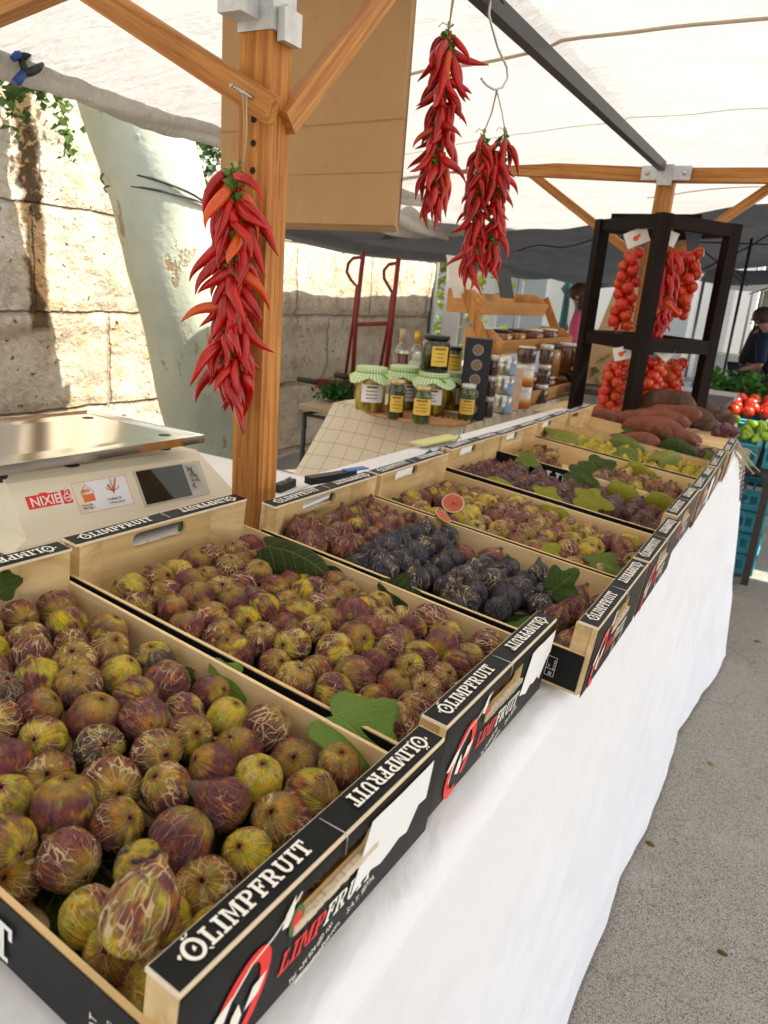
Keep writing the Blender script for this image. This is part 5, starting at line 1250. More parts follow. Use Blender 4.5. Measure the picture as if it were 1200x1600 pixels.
jar(J(652, 622, zm), .040, .20, OLI, None, 'dark jar with black and white gingham cover behind the others', None, cover=GINGK, group='gingham covered pickle jars')
GL = G('clear_glass'); GL.set(col=(.85, .85, .85), rough=.03, trans=.9, spec=.5); GL = GL.m
def bottle(px, py, r, h, mat, cap, lab):
    P = J(px, py, TJ + .003); t = thing('bottle', lab, 'bottle', P, group='bottles behind the jars'); mb = MB(); mb.lathe([(r * .9, 0), (r, .005), (r, h * .62)], n=20); part('contents', mb, mat, t)
    mb = MB(); mb.lathe([(r, h * .621), (r, h * .66), (r * .42, h * .78), (r * .36, h * .9)], n=20); part('neck', mb, GL, t); mb = MB(); mb.lathe([(r * .42, h * .80), (r * .44, h), (0, h)], n=16); part('cap', mb, cap, t)
bottle(622, 612, .036, .31, jar_mat('red_vinegar', (.09, .008, .012), c2=(.04, .004, .006)), plain('cork_wrap', (.45, .32, .18), .7, bump=0), 'dark red bottle with corked neck, left behind the jars')
bottle(645, 610, .034, .30, jar_mat('olive_oil', (.07, .07, .015), c2=(.03, .04, .01)), plain('gold_foil', (.62, .36, .04), .35, .5, bump=0), 'bottle with gold capsule between the jars and the red trolley')
# black box with round windows
def black_box():
    P = at(735, 655, 'z', TJ + .004); t = thing('gift_box', 'tall black box with a column of round windows beside the jars', 'box', P); h = .33; a = Vector((.92, .40, 0)).normalized(); b = Vector((-a.y, a.x, 0)); M = frame(P, a, b); mb = MB(); mb.box((-.055, 0, 0), (.055, .09, h), M); mb.bev(.002); part('carton', mb, plain('black_card', (.012, .012, .016), .4, bump=0), t, True)
    mb = MB()
    for k in range(5): mb.lathe([(.018, 0), (.018, .001)], n=16, m=M @ Matrix.Translation((-.0, -.0008, .045 + k * .06)) @ Matrix.Rotation(R_(90), 4, 'X'))
    part('window', mb, plain('amber_window', (.20, .13, .06), .3, bump=0), t, True)
    mb = MB()
    for k in range(5): mb.lathe([(.020, 0), (.022, .0006)], n=16, m=M @ Matrix.Translation((.0556, .045, .045 + k * .06)) @ Matrix.Rotation(R_(90), 4, 'Y'), close=False)
    for k in range(5): decal(mb, ring(0, 0, .022, .022, .003, .003), M @ Matrix.Translation((-.0, -.0012, .045 + k * .06)) @ Matrix.Rotation(R_(90), 4, 'X'))
    part('ring_print', mb, plain('silver_print', (.35, .35, .38), .4, bump=0), t, True)
black_box()
# tins and small jars in stacks
TIN = plain('brushed_tin', (.55, .55, .53), .3, .85, var=.1, scale=60, bump=0); SPI = jar_mat('brown_spices', (.10, .05, .035), c2=(.04, .02, .015))
def tin(P, r, h, kind, lab, grp):
    t = thing(kind, lab, 'jar' if 'jar' in kind else 'tin', P, group=grp)
    if kind == 'spice_jar':
        mb = MB(); mb.lathe([(r * .9, 0), (r, .003), (r, h * .68), (r * .85, h * .74)], n=16); part('glass', mb, SPI, t); mb = MB(); mb.lathe([(r * .95, h * .735), (r * .95, h * .98), (0, h * .98)], n=16); part('lid', mb, LID_W, t)
    elif kind == 'salt_tin':
        mb = MB(); mb.lathe([(r, 0), (r, h * .60), (r * .97, h * .61)], n=20); part('can', mb, TIN, t); mb = MB(); mb.lathe([(r * 1.04, h * .58), (r * 1.04, h * .98), (r * .9, h * .99), (0, h * .98)], n=20, close=False); part('lid', mb, TIN, t); mb = MB(); curved(mb, r * 1.02, -.9, .5, h * .05, h * .56); part('label', mb, plain('blue_label', (.25, .42, .60), .5, bump=0), t)
    else:
        g_ = MT.get('sunset_print')
        if not g_:
            G_ = G('sunset_print'); z = G_.sep(G_.co())[2]; G_.set(col=G_.ramp(G_.math('DIVIDE', G_.math('ADD', z, G_.math('MULTIPLY', G_.noise(G_.co(), 20, 2), .012)), .095), [(0, (.65, .10, .03)), (.3, (.75, .20, .03)), (.45, (.75, .50, .12)), (.6, (.7, .62, .6)), (1, (.72, .72, .72))]), rough=.4); g_ = G_.m; MT['sunset_print'] = g_
        mb = MB(); mb.lathe([(r, 0), (r, h * .82)], n=20); part('can', mb, g_, t); mb = MB(); mb.lathe([(r * 1.03, h * .80), (r * 1.03, h * .99), (0, h * .99)], n=20, close=False); part('lid', mb, LID_W, t)
lvl = ['bottom', 'middle', 'top']
for k in range(3): tin(at(761, 650, 'z', TJ + .003) + Vector((0, 0, k * .088)), .024, .086, 'spice_jar', '%s spice jar with white lid in the narrow stack beside the black box' % lvl[k], 'stacked spice jars')
for k in range(3): tin(at(784, 645, 'z', TJ + .003) + Vector((0, 0, k * .086)), .037, .085, 'salt_tin', '%s silver tin in the stack between spice jars and sunset tins' % lvl[k], 'stacked silver tins')
for k in range(2): tin(at(812, 636, 'z', TJ + .003) + Vector((0, 0, k * .104)), .047, .102, 'sunset_tin', '%s tin with an orange sunset print below the tray shelf' % ['lower', 'upper'][k], 'stacked sunset tins')
for k in range(3): tin(at(828, 632, 'z', TJ + .003) + Vector((.01, .12, k * .098)), .034, .096, 'spice_jar', '%s dark jar with pale lid just right of the sunset tins' % lvl[k], 'dark jars by the sunset tins')
P = at(812, 636, 'z', TJ + .003) + Vector((0, 0, .212)); jar(P, .045, .075, SPI, LID_W, 'squat dark jar with silver lid on top of the sunset tins', group='stacked spice jars')
def card():
    P = at(797, 640, 'z', TJ + .003); mb = MB(); M = frame(P, (.85, .5, 0), (0, 0.1, 1)); mb.box((-.035, 0, -.004), (.035, .19, .004), M); one('picture_box', mb, plain('peach_card', (.66, .47, .35), .5, var=.25, scale=30, bump=0), 'thin peach coloured carton between the silver and the sunset tins', 'box')
card()
# ------------------------------------------------------------------ stepped wooden shelf
def shelf():
    y0, y1 = 3.50, 4.62; t = thing('tiered_shelf', 'stepped pine shelf with three slanted trays behind the jars', 'shelf', (-1.4, 4.0, TJ))
    tiers = [(-1.165, TJ + .004, y0 + .05, y1 - .15), (-1.30, 1.085, 3.42, 4.56), (-1.45, 1.26, 3.50, 4.46)]
    for k, (xf, zb, a, b) in enumerate(tiers):
        d, h = .20, .085
        mb = MB()
        mb._new([Vector(p) for p in ((xf - .02, a, zb), (xf, a, zb + h * .8), (xf - .012, a, zb + h * .8), (xf - .03, a, zb + .01), (xf - .02, b, zb), (xf, b, zb + h * .8), (xf - .012, b, zb + h * .8), (xf - .03, b, zb + .01))], [(0, 1, 2, 3), (7, 6, 5, 4), (0, 4, 5, 1), (1, 5, 6, 2), (2, 6, 7, 3), (3, 7, 4, 0)])
        part('tray_front', mb, W_PINE, t, True)
        mb = MB(); mb.box((xf - d, a + .012, zb), (xf - .031, b - .012, zb + .01)); part('tray_floor', mb, W_PINE, t, True)
        for yy in (a, b - .011):
            mb = MB(); poly = [(-(d), 0), (-.02, 0), (.0, h * .8), (-.06, h * 1.35), (-d, h * 1.35)]; M = Matrix(((1, 0, 0, xf - (.0125 if yy == a else .0125)), (0, 0, 1, yy), (0, 1, 0, zb), (0, 0, 0, 1))); mb.prism(poly, .0005, .0115, M); part('tray_side', mb, W_PINE, t, True)
        mb = MB(); mb.box((xf - d - .01, a, zb), (xf - d - .001, b, zb + h * 1.2)); part('tray_back', mb, W_PINE, t, True)
    for yy in (3.40, 4.58):
        m = MB(); m.beam((-1.52, yy, 1.36), (-1.25, yy, TJ + .02), .014, .05, (1, 0, 0)); part('upright', m, W_BEAM, t, True)
    return tiers
TI = shelf()
HON = jar_mat('amber_sauce', (.30, .13, .03), c2=(.22, .09, .02)); JAM = jar_mat('reddish_sauce', (.16, .05, .03), c2=(.09, .025, .015))
xf, zb, a, b = TI[0]
for k, (px_, cm_, ld) in enumerate(((845, HON, LID_K), (871, JAM, LID_W))):
    Y = 3.95 + k * .30
    jar(Vector((xf - .07, Y, zb + .012)), .047, .10, JAM, [LID_W, LID_K][k], ['lower squat brown jar with white lid in the bottom tray', 'lower squat brown jar with black lid in the bottom tray'][k], group='brown jars in the trays')
    jar(Vector((xf - .07, Y, zb + .113)), .055, .165, cm_, ld, ['large amber jar with black lid on the bottom tray stack', 'large brown jar with white lid on the bottom tray stack'][k], group='brown jars in the trays')
jar(Vector((xf - .07, 3.72, zb + .012)), .047, .10, JAM, LID_W, 'squat brown jar half hidden behind the sunset tins', group='brown jars in the trays')
xf, zb, a, b = TI[1]
for k, (Y, ld, cm_) in enumerate(((3.58, LID_K, HON), (3.78, LID_K, HON), (4.06, LID_W, JAM), (4.32, LID_W, JAM))):
    jar(Vector((xf - .08, Y, zb + .012)), .052, .10, cm_, ld, ['amber jar with black lid at the near end of the middle tray', 'second black lidded jar in the middle tray', 'white lidded brown jar in the centre of the middle tray', 'white lidded brown jar at the far end of the middle tray'][k], group='brown jars in the trays')
mb = MB(); P = at(735, 458, 'x', -1.56); M = frame(P, (.3, .95, 0), (-.35, .1, .95)); mb.box((-.13, -.03, -.002), (.06, .18, .002), M); one('leaflet', mb, plain('cream_leaflet', (.62, .56, .46), .6, var=.2, scale=14, bump=0), 'large cream leaflet leaning in the near end of the top tray', 'leaflet')
mb = MB(); P = at(790, 460, 'x', -1.56); M = frame(P, (.3, .95, 0), (-.35, .1, .95)); mb.box((-.05, -.02, -.002), (.07, .15, .002), M); one('black_folder', mb, plain('black_folder_card', (.03, .03, .032), .6, var=.2, scale=14, bump=0), 'dark folder standing in the middle of the top tray', 'folder')
# ------------------------------------------------------------------ sack trolley, little table, parsley
def trolley():
    RED = plain('red_trolley_paint', (.17, .010, .006), .45, .0, var=.35, scale=30, bump=.1); t = thing('sack_trolley', 'dark red steel sack trolley with two loop handles against the wall', 'trolley', (-2.3, 3.6, .5)); Y = 3.6
    q = lambda u, v, y=Y: at(u, v, 'y', y)
    for pts, r in (([(568, 392), (556, 500), (548, 638)], .013), ([(623, 402), (612, 500), (602, 590)], .013)): mb = MB(); mb.tube([q(*p) for p in pts], r, 10); part('rail', mb, RED, t, True)
    for pts in ([(565, 402), (552, 403), (544, 412), (542, 425), (548, 437), (558, 448), (552, 500), (538, 600)], [(620, 411), (608, 413), (600, 422), (600, 435), (607, 447), (613, 458), (607, 505), (594, 575)]): mb = MB(); mb.tube([q(*p) for p in pts], .009, 8); part('loop_handle', mb, RED, t, True)
    mb = MB(); mb.tube([q(558, 507), q(612, 505)], .011, 8); part('crossbar', mb, RED, t, True)
    mb = MB(); a, b = q(496, 598, 3.5), q(548, 602, 3.6); mb.beam(a, b, .02, .05); mb.tube([q(534, 600), q(530, 640)], .012, 8); mb.tube([q(548, 600), q(546, 640)], .012, 8); part('footplate', mb, RED, t, True)
    for p in (((466, 592), (498, 598)), ((524, 585), (545, 590))): mb = MB(); mb.tube([q(*p[0], 3.5), q(*p[1], 3.5)], .016, 8); part('grip', mb, plain('dark_rubber', (.03, .02, .015), .7, bump=0), t, True)
trolley()
def little_table():
    t = thing('folding_table', 'small folding table with tan top and dark metal legs by the wall', 'table', (-2.3, 3.4, 0)); a = at(462, 632, 'z', .72); x0 = a.x; y0 = a.y
    mb = MB(); x1, y1 = x0 + .95, y0 + .55; mb.prism([(x0 + .03, y0), (x1, y0), (x1, y1), (x0 + .0, y1), (x0, y0 + .03)], .70, .722); mb.bev(.004, 2); part('tabletop', mb, plain('tan_tabletop', (.34, .25, .15), .5, bump=.05), t, True)
    IR = plain('dark_metal_leg', (.035, .045, .04), .5, .3); 
    for x, y in ((x0 + .03, y0 + .03), (x1 - .05, y0 + .03), (x0 + .03, y1 - .05)): mb = MB(); mb.tube([(x, y, 0), (x + .01, y, .68)], .013, 8); part('leg', mb, IR, t, True)
    mb = MB(); mb.tube([(x0 + .03, y0 + .03, .67), (x1 - .05, y0 + .03, .67)], .009, 6); mb.tube([(x0 + .03, y0 + .03, .67), (x0 + .03, y1 - .05, .67)], .009, 6); part('rail', mb, IR, t, True)
    rr = random.Random(3); mb = MB(); c = at(525, 622, 'z', .74); P = [c + Vector((max(-.1, min(.1, rr.gauss(0, .05))), max(-.09, min(.09, rr.gauss(0, .04))), min(.08, abs(rr.gauss(.03, .025))))) for _ in range(480)]; leaves(mb, P, .028, rr, 1.0); one('parsley_bunch', mb, leafy('parsley_green', (.02, .07, .012)), 'dark green parsley bunch on the little tan table', 'herbs')
little_table()
# ------------------------------------------------------------------ dark frame with tomatoes
FA, FB, FC, FD = Vector((-.58, 2.95, 0)), Vector((-.87, 3.23, 0)), Vector((-.67, 3.53, 0)), Vector((-.38, 3.25, 0))
def dark_frame():
    t = thing('display_stand', 'dark stained wooden frame holding strings of tomatoes and chillies', 'frame', ((FA + FC) / 2) + Vector((0, 0, .9)))
    e1 = (FB - FA).normalized(); e2 = (FD - FA).normalized(); M = Matrix((e1, Vector((-e1.y, e1.x, 0)), Vector((0, 0, 1)))).transposed().to_4x4()
    def pc(nm, p0, p1, w, h, up=(0, 0, 1)):
        p0 = Vector(p0); p1 = Vector(p1); d = p1 - p0; L = d.length; dn = d.normalized(); u = Vector(up) if abs(dn.z) < .9 else e1; a = dn.cross(u).normalized(); b = a.cross(dn); m = MB(); m.box((-w / 2, -h / 2, 0), (w / 2, h / 2, L)); m.bev(.002); o = part(nm, m, W_DARK, t); mm = Matrix((a, b, dn)).transposed().to_4x4(); mm.translation = p0 - t.location; o.matrix_local = mm
    base = {0: .925, 1: .895, 2: .89, 3: .905}; Z = 1.685
    for i, p in enumerate((FA, FB, FC, FD)): pc('leg', p + Vector((0, 0, base[i])), p + Vector((0, 0, Z)), .048, .042)
    c = (FA + FC) / 2
    for p, q_ in ((FA, FB), (FB, FC), (FC, FD), (FD, FA)):
        d = (q_ - p).normalized() * .0245; pc('top_rail', p + d + Vector((0, 0, Z - .024)), q_ - d + Vector((0, 0, Z - .024)), .034, .045); pc('middle_rail', p + d + Vector((0, 0, 1.225)), q_ - d + Vector((0, 0, 1.225)), .034, .052)
    pc('top_rail', FC + Vector((-.2, -.17, Z + .02)), FC + Vector((.16, -.20, Z + .022)), .03, .034)
dark_frame()
mbp = plain('side_board', (.5, .4, .3), .6)
def side_table():
    t = thing('side_table', 'small wooden table carrying the back of the dark frame', 'table', (-.68, 3.4, 0)); mb = MB(); mb.box((-1.04, 3.19, .855), (-.30, 3.68, .884)); part('tabletop', mb, W_CRATEY, t, True)
    for x in (-1.0, -.34):
        for y in (3.24, 3.63): mb = MB(); mb.box((x - .02, y - .02, 0), (x + .02, y + .02, .854)); part('leg', mb, W_BEAM, t, True)
side_table()
def m_tom():
    g = G('tomato_skin'); oi = g.n('ObjectInfo').outputs['Random']; n = g.noise(g.co(), 25, 3); g.set(col=g.mix(g.step(oi, .25, 1), (.50, .018, .004), g.mix(n, (.58, .10, .008), (.50, .04, .006))), rough=.15, spec=.5); return g.m
TOM = m_tom()
tm = MB(); tm.lathe([(0, .86), (.12, .9), (.4, .86), (.75, .62), (.98, .15), (.98, -.2), (.78, -.62), (.4, -.9), (0, -.96)], n=16); TOMM = tm.mesh('tomato', [TOM])
def tomato_string(px_, py0, py1, wpx, Y, n, lab, seed, r=.024):
    rr = random.Random(seed); a, b = at(px_, py0, 'y', Y), at(px_, py1, 'y', Y); w = wpx / FPX * (MR[2].dot(a - Vector((0, 0, CAMH)))) / 2; t = thing('tomato_string', lab, 'tomato string', a, group='tomato strings in the dark frame')
    mb = MB(); mb.tube([Vector((0, 0, 1.655 - a.z)) if a.z > 1.3 else Vector((0, 0, 1.2 - a.z)), Vector((.004, 0, .0)), Vector((0, 0, (b.z - a.z) * .8))], .002, 5); part('twine', mb, TWINE, t)
    L = a.z - b.z
    for i in range(n):
        f = (i + .5) / n; az = i * 2.4 + rr.uniform(-.3, .3); R = w * (.75 if f < .1 else 1) * rr.uniform(.45, .8)
        o = link('tomato', TOMM, t); o.matrix_local = Matrix.Translation((R * math.cos(az), R * math.sin(az), -L * f)) @ Euler((rr.uniform(0, 3), rr.uniform(0, 3), 0)).to_matrix().to_4x4() @ Matrix.Scale(r * rr.uniform(.85, 1.12), 4)
    return t
tomato_string(989, 392, 512, 34, 3.10, 22, 'upper left tomato string, orange red, in the dark frame', 1)
tomato_string(1078, 392, 500, 42, 3.26, 26, 'upper right tomato string behind the red chilli bunch', 2)
tomato_string(963, 565, 645, 44, 3.06, 28, 'lower left tomato string in the dark frame', 3, .0215)
tomato_string(1022, 560, 632, 50, 3.12, 30, 'lower middle tomato string right of the front leg', 4, .0225)
tomato_string(1057, 565, 615, 34, 3.26, 16, 'lower right tomato string next to the right leg', 5, .0225)
string_of('chilli_string', at(1050, 378, 'y', 3.08), .36, 95, 31, 'thick red chilli bunch hanging in the middle of the dark frame', 1.3, [(at(1050, 352, 'y', 3.08), at(1050, 378, 'y', 3.08))], .9, greens=0)
string_of('chilli_string', at(982, 412, 'y', 3.24), .26, 26, 32, 'thin dark chilli string half hidden behind the upper left tomatoes', .9, [(at(984, 360, 'y', 3.24), at(982, 412, 'y', 3.24))], .9)
def card_tag(px_, py_, Y, w, h, ang, lab, nm='price_tag', draw=True):
    P = at(px_, py_, 'y', Y); t = thing(nm, lab, 'tag', P, group='card tags on the strings'); M = Matrix.Translation(P) @ Matrix.Rotation(R_(18), 4, 'Z') @ Matrix.Rotation(R_(90), 4, 'X') @ Matrix.Rotation(ang, 4, 'Z')
    mb = MB(); mb.prism(rc(-w / 2, -h / 2, w / 2, h / 2), 0, .0008, M); part('card', mb, plain('tag_card', (.75, .73, .70), .6, bump=0), t, True)
    if draw: mb = MB(); decal(mb, ring(-.004, -.002, .011, .010, .011, .010, 0, 360, 12) + ring(.010, .004, .006, .006, .006, .006, 0, 360, 8), M, .0012, 2e-5); part('red_drawing', mb, plain('red_print', (.68, .10, .03), .6, bump=0), t, True)
card_tag(995, 371, 3.06, .085, .058, .45, 'white card with a red drawing, upper left in the dark frame')
card_tag(1046, 372, 3.02, .055, .05, -.3, 'white card above the red chilli bunch', draw=False)
card_tag(972, 552, 3.0, .065, .05, .3, 'white card with a red drawing on the lower left tomatoes')
card_tag(1036, 548, 3.06, .075, .05, -.6, 'white card hung aslant on the lower middle tomatoes', draw=False)
card_tag(1048, 543, 3.16, .045, .045, .1, 'small white card between the lower tomato strings', draw=False)
mb = MB(); P = at(1078, 370, 'y', 3.16); M = Matrix.Translation(P) @ Matrix.Rotation(R_(25), 4, 'Z') @ Matrix.Rotation(R_(90), 4, 'X'); mb.prism([(-.03, .05), (.05, .05), (.035, -.04), (0, -.055)], 0, .002, M); one('slate_tag', mb, plain('slate_card', (.035, .04, .055), .5, var=.3, bump=0), 'dark slate coloured tag at the top right in the dark frame', 'tag')
# ------------------------------------------------------------------ sweet potatoes and roots
def m_root(nm, c0, c1):
    g = G(nm); c = g.co(); n = g.noise(g.map(c, (2, 1, 1)), 18, 5, .6); g.set(col=g.mix(g.step(n, .35, .65), c0, c1), rough=.6, spec=.3); g.bump(g.noise(g.map(c, (6, 1, 1)), 30, 4), .4, .004); return g.m
SP = m_root('sweet_potato_skin', (.22, .06, .028), (.11, .03, .014)); TA = m_root('taro_skin', (.12, .045, .02), (.04, .018, .01))
def root(px_, py_, z, L, r, ang, tl, mat, nm, lab, grp, seed):
    rr = random.Random(seed); n = 14; pts = []; rs = []
    for i in range(n): s = i / (n - 1) - .5; pts.append((L * s, .10 * L * math.sin(s * 4 + seed) * .5, .01 * math.sin(s * 5 + seed * 2))); rs.append(r * max(.06, (1 - abs(2 * s) ** 2.6)) ** .6 * (1 + .08 * math.sin(s * 13 + seed)))
    mb = MB(); mb.tube(pts, rs, 16)
    for v in mb.bm.verts: v.co += v.co.normalized() * .006 * noise.noise(v.co * 22 + Vector((seed, 0, 0)))
    o = one(nm, mb, mat, lab, 'root vegetable', grp); o.matrix_world = Matrix.Translation(at(px_, py_, 'z', z)) @ Matrix.Rotation(ang, 4, 'Z') @ Matrix.Rotation(tl, 4, 'Y')
gp = 'sweet potatoes by the dark frame'
for k, a in enumerate(((1018, 657, .985, .26, .040, .2, .05, 'long sweet potato in front of the dark frame foot'), (1030, 676, .968, .24, .042, .25, .1, 'fat sweet potato lowest in the pile by the frame foot'), (1058, 682, .96, .20, .038, .9, .15, 'short sweet potato at the right end of the pile'), (1045, 647, 1.0, .22, .036, .25, 0, 'sweet potato on top, just under the tomatoes'), (933, 655, .965, .20, .038, .15, 0, 'sweet potato left of the dark frame leg'), (953, 662, .955, .17, .034, .5, 0, 'browner sweet potato beside the frame leg on the left'), (985, 690, .955, .18, .034, .2, 0, 'sweet potato behind the dark bent leaf'))):
    root(a[0], a[1], a[2], a[3], a[4], a[5], a[6], SP, 'sweet_potato', a[7], gp, k)
for k, a in enumerate(((1040, 628, 1.02, .22, .042, .2, 0, 'thick brown root highest in the pile under the lower tomatoes'), (1085, 632, .99, .20, .036, .1, 0, 'brown root right of the frame leg at the pile top'), (1110, 640, .97, .17, .034, .4, .2, 'brown root at the far right of the pile'), (1078, 652, .965, .18, .034, .3, 0, 'brown hairy root in the middle right of the pile'), (1100, 660, .945, .16, .032, .8, 0, 'small brown root above the dark leaves'), (1120, 655, .94, .15, .030, .2, 0, 'last brown root before the aisle'))):
    root(a[0], a[1], a[2], a[3], a[4], a[5], a[6], TA, 'brown_root', a[7], 'brown roots by the dark frame', k + 10)
# box that carries them
mb = MB(); mb.box((-.72, 2.66, .905), (-.20, 2.93, .93)); one('root_tray', mb, W_CRATE, 'low wooden tray under the sweet potatoes at the end of the table', 'tray')
# onions with dry stalks and the checked towel at the table end
def onions():
    t = thing('onion_bunch', 'bunch of purple onions with dry pale stalks hanging over the table end', 'onions', at(1130, 690, 'y', 2.95)); rr = random.Random(5)
    ON = plain('purple_onion_skin', (.10, .02, .035), .3, var=.5, scale=40, bump=0, coat=.3); ST = plain('dry_stalk', (.48, .40, .26), .8, var=.3, scale=60, bump=.3)
    for (u, v, r) in ((1122, 676, .026), (1134, 672, .027), (1146, 675, .022), (1128, 686, .022)): mb = MB(); mb.lathe([(0, -1), (.5, -.85), (.95, -.3), (1, .1), (.75, .6), (.3, .95), (.1, 1.3), (0, 1.5)], n=16, m=Matrix.Translation(at(u, v, 'y', 2.95)) @ Euler((rr.uniform(-1.4, 1.4), rr.uniform(.6, 1.4), 0)).to_matrix().to_4x4() @ Matrix.Scale(r, 4)); part('onion', mb, ON, t, True)
    for k in range(13): mb = MB(); p = [(1118 + rr.uniform(-6, 10), 690 + rr.uniform(-8, 6)), (1140 + rr.uniform(-6, 10), 692 + rr.uniform(-8, 12)), (1160 + rr.uniform(-8, 12), 704 + rr.uniform(-6, 14)), (1172 + rr.uniform(-14, 16), 722 + rr.uniform(-14, 20))]; mb.tube([at(*q_, 'y', 2.98) for q_ in p], [.004, .0035, .003, .0015], 5); part('stalk', mb, ST, t, True)
onions()
def towel():
    GK = m_check('brown_gingham', (.66, .58, .54), (.10, .06, .06), 1, .5, True); mb = MB()
    def F(u, v):
        a, b = at(1132, 722, 'y', 3.0), at(1165, 716, 'y', 3.05); p = a.lerp(b, u); L = .20 * (1 - .25 * abs(u - .55) * 2) ; spread = 1 + .25 * v
        return Vector((a.x + (p.x - a.x) * spread + .0, p.y + .022 * math.sin(u * 15) * (.4 + v), p.z - L * v * (1.05 if u < .3 or u > .75 else .75)))
    uvgrid(mb, F, 40, 20, lambda u, v: (u * 9 + v, v * 9)); one('checked_towel', mb, GK, 'brown and white checked towel hanging off the far end of the table', 'towel', solid=.002)
towel()
# ------------------------------------------------------------------ stall on the right: blue crates and vegetables
BLUE = plain('turquoise_plastic', (.05, .30, .38), .45, var=.15, scale=12, bump=.05)
def blue_crate(loc, w, d, h, lab, grp, tilt=0):
    t = thing('plastic_crate', lab, 'plastic crate', loc, (R_(tilt), 0, 0), grp)
    mb = MB(); mb.box((0, 0, 0), (w, d, .008)); part('base', mb, BLUE, t)
    for (ax, L, o0) in (('x', w, 0), ('x', w, d - .008), ('y', d, 0), ('y', d, w - .008)):
        mb = MB()
        def bx(a, b, c, e, th=0):
            if ax == 'x': mb.box((a, o0 - th, c), (b, o0 + .008 + th, e))
            else: mb.box((o0 - th, max(a, .0082), c), (o0 + .008 + th, min(b, d - .0082), e))
        bx(0, L, .009, h * .30); bx(0, L, h * .72, h * .93); bx(0, L, h * .93, h, .006)
        n = int(L / .045)
        for k in range(n + 1): x = (L - .012) * k / n; bx(x, x + .012, h * .30, h * .72)
        part('side', mb, BLUE, t)
    return t
for k in range(4): blue_crate((-.62, 4.26 + .004 * k, .02 + k * .118), .56, .38, .108, ['bottom', 'second', 'third', 'top'][k] + ' turquoise crate in the stack under the vegetable stall', 'turquoise crates stacked under the stall')
def stand():
    BR = plain('brown_stand_tube', (.07, .055, .045), .5, .3, var=.3); t = thing('stall_stand', 'dark tube stand carrying the turquoise vegetable crates', 'stand', (-.1, 4.18, 0))
    for x, y in ((-.085, 4.17), (-.085, 5.3), (.9, 4.17), (.9, 5.3)): mb = MB(); mb.box((x - .018, y - .018, 0), (x + .018, y + .018, .60 if y < 5 else .78)); mb.bev(.003); part('leg', mb, BR, t, True)
    for a, b in (((-.75, 4.17, .61), (.95, 4.17, .61)), ((-.75, 5.3, .80), (.95, 5.3, .80)), ((-.085, 4.2, .615), (-.085, 5.28, .79)), ((.9, 4.2, .615), (.9, 5.28, .79))): mb = MB(); mb.beam(a, b, .03, .03); part('rail', mb, BR, t, True)
stand()
for k, (x, y, z, l) in enumerate(((-.66, 4.14, .63, 'turquoise crate at the front left of the vegetable stand'), (-.13, 4.14, .63, 'turquoise crate of green peppers at the stand front'), (.40, 4.14, .63, 'turquoise crate at the front right of the vegetable stand'), (-.66, 4.56, .70, 'turquoise crate of tomatoes in the second row'), (-.13, 4.56, .70, 'turquoise crate of red peppers in the second row'), (-.66, 4.98, .77, 'turquoise crate of leafy herbs at the back left'), (-.13, 4.98, .77, 'turquoise crate of leafy herbs at the back right'))): blue_crate((x, y, z), .50, .38, .11, l, 'turquoise crates on the stand', 9)
def pepper(me_k, mat):
    rr = random.Random(me_k); mb = MB(); mb.lathe([(0, .8), (.25, .95), (.6, 1), (.85, .8), (.95, .3), (.9, -.3), (.7, -1.1), (.45, -1.8), (.15, -2.1), (0, -2.1)], n=14)
    for v in mb.bm.verts: a = math.atan2(v.co.y, v.co.x); f = 1 + .13 * math.cos(3 * a + me_k); v.co.x *= f; v.co.y *= f; v.co += Vector((.25 * math.sin(v.co.z), 0, 0))
    return mb.mesh('pepper', [mat])
GP = plain('light_green_pepper_skin', (.26, .40, .012), .2, var=.2, scale=8, bump=0, coat=.3); RP = plain('red_pepper_skin', (.42, .006, .008), .18, var=.2, scale=8, bump=0, coat=.4)
gm, rm = [pepper(k, GP) for k in range(2)], [pepper(k + 3, RP) for k in range(2)]
def heap(meshes, nm, cat, x0, x1, y0, y1, z0, dz, n, r, seed, lab, grp):
    rr = random.Random(seed)
    nx = max(1, int((x1 - x0) / (r * 2.2))); k = 0; ny = max(1, n // nx)
    for j in range(ny):
        for i in range(nx):
            o = bpy.data.objects.new(nm, meshes[k % len(meshes)]); COL.objects.link(o); x = x0 + (x1 - x0) * (i + .5) / nx + rr.uniform(-.3, .3) * r; y = y0 + (y1 - y0) * (j + .5) / ny + rr.uniform(-.3, .3) * r
            o.matrix_world = Matrix.Translation((x, y, z0 + dz * (j + .5) / ny + rr.uniform(0, .5) * r)) @ Euler((rr.uniform(0, 6), rr.uniform(-1.5, 1.5), rr.uniform(0, 6))).to_matrix().to_4x4() @ Matrix.Scale(r * rr.uniform(.85, 1.15), 4)
            tag(o, lab % (ORD[j], ORD[i % 18]), cat, grp); k += 1
heap(gm, 'green_pepper', 'pepper', -.50, .30, 4.20, 4.54, .745, .05, 40, .032, 1, 'light green pepper on the stand, %s row from the front, %s from the left', 'light green peppers in the turquoise crates')
heap(rm, 'red_pepper', 'pepper', -.16, .30, 4.58, 4.95, .825, .05, 22, .036, 2, 'glossy red pepper behind the green ones, %s row, %s from the left', 'red peppers on the stand')
heap([TOMM], 'tomato', 'tomato', -.56, -.14, 4.60, 4.95, .825, .06, 30, .036, 3, 'red tomato in the second crate row, %s line, %s from the left', 'loose tomatoes on the stand')
heap([TOMM], 'tomato', 'tomato', -.06, .30, 4.86, 5.05, .90, .06, 20, .034, 4, 'large tomato heaped behind the red peppers, %s line, %s from the left', 'large tomatoes on the stand')
rr = random.Random(7)
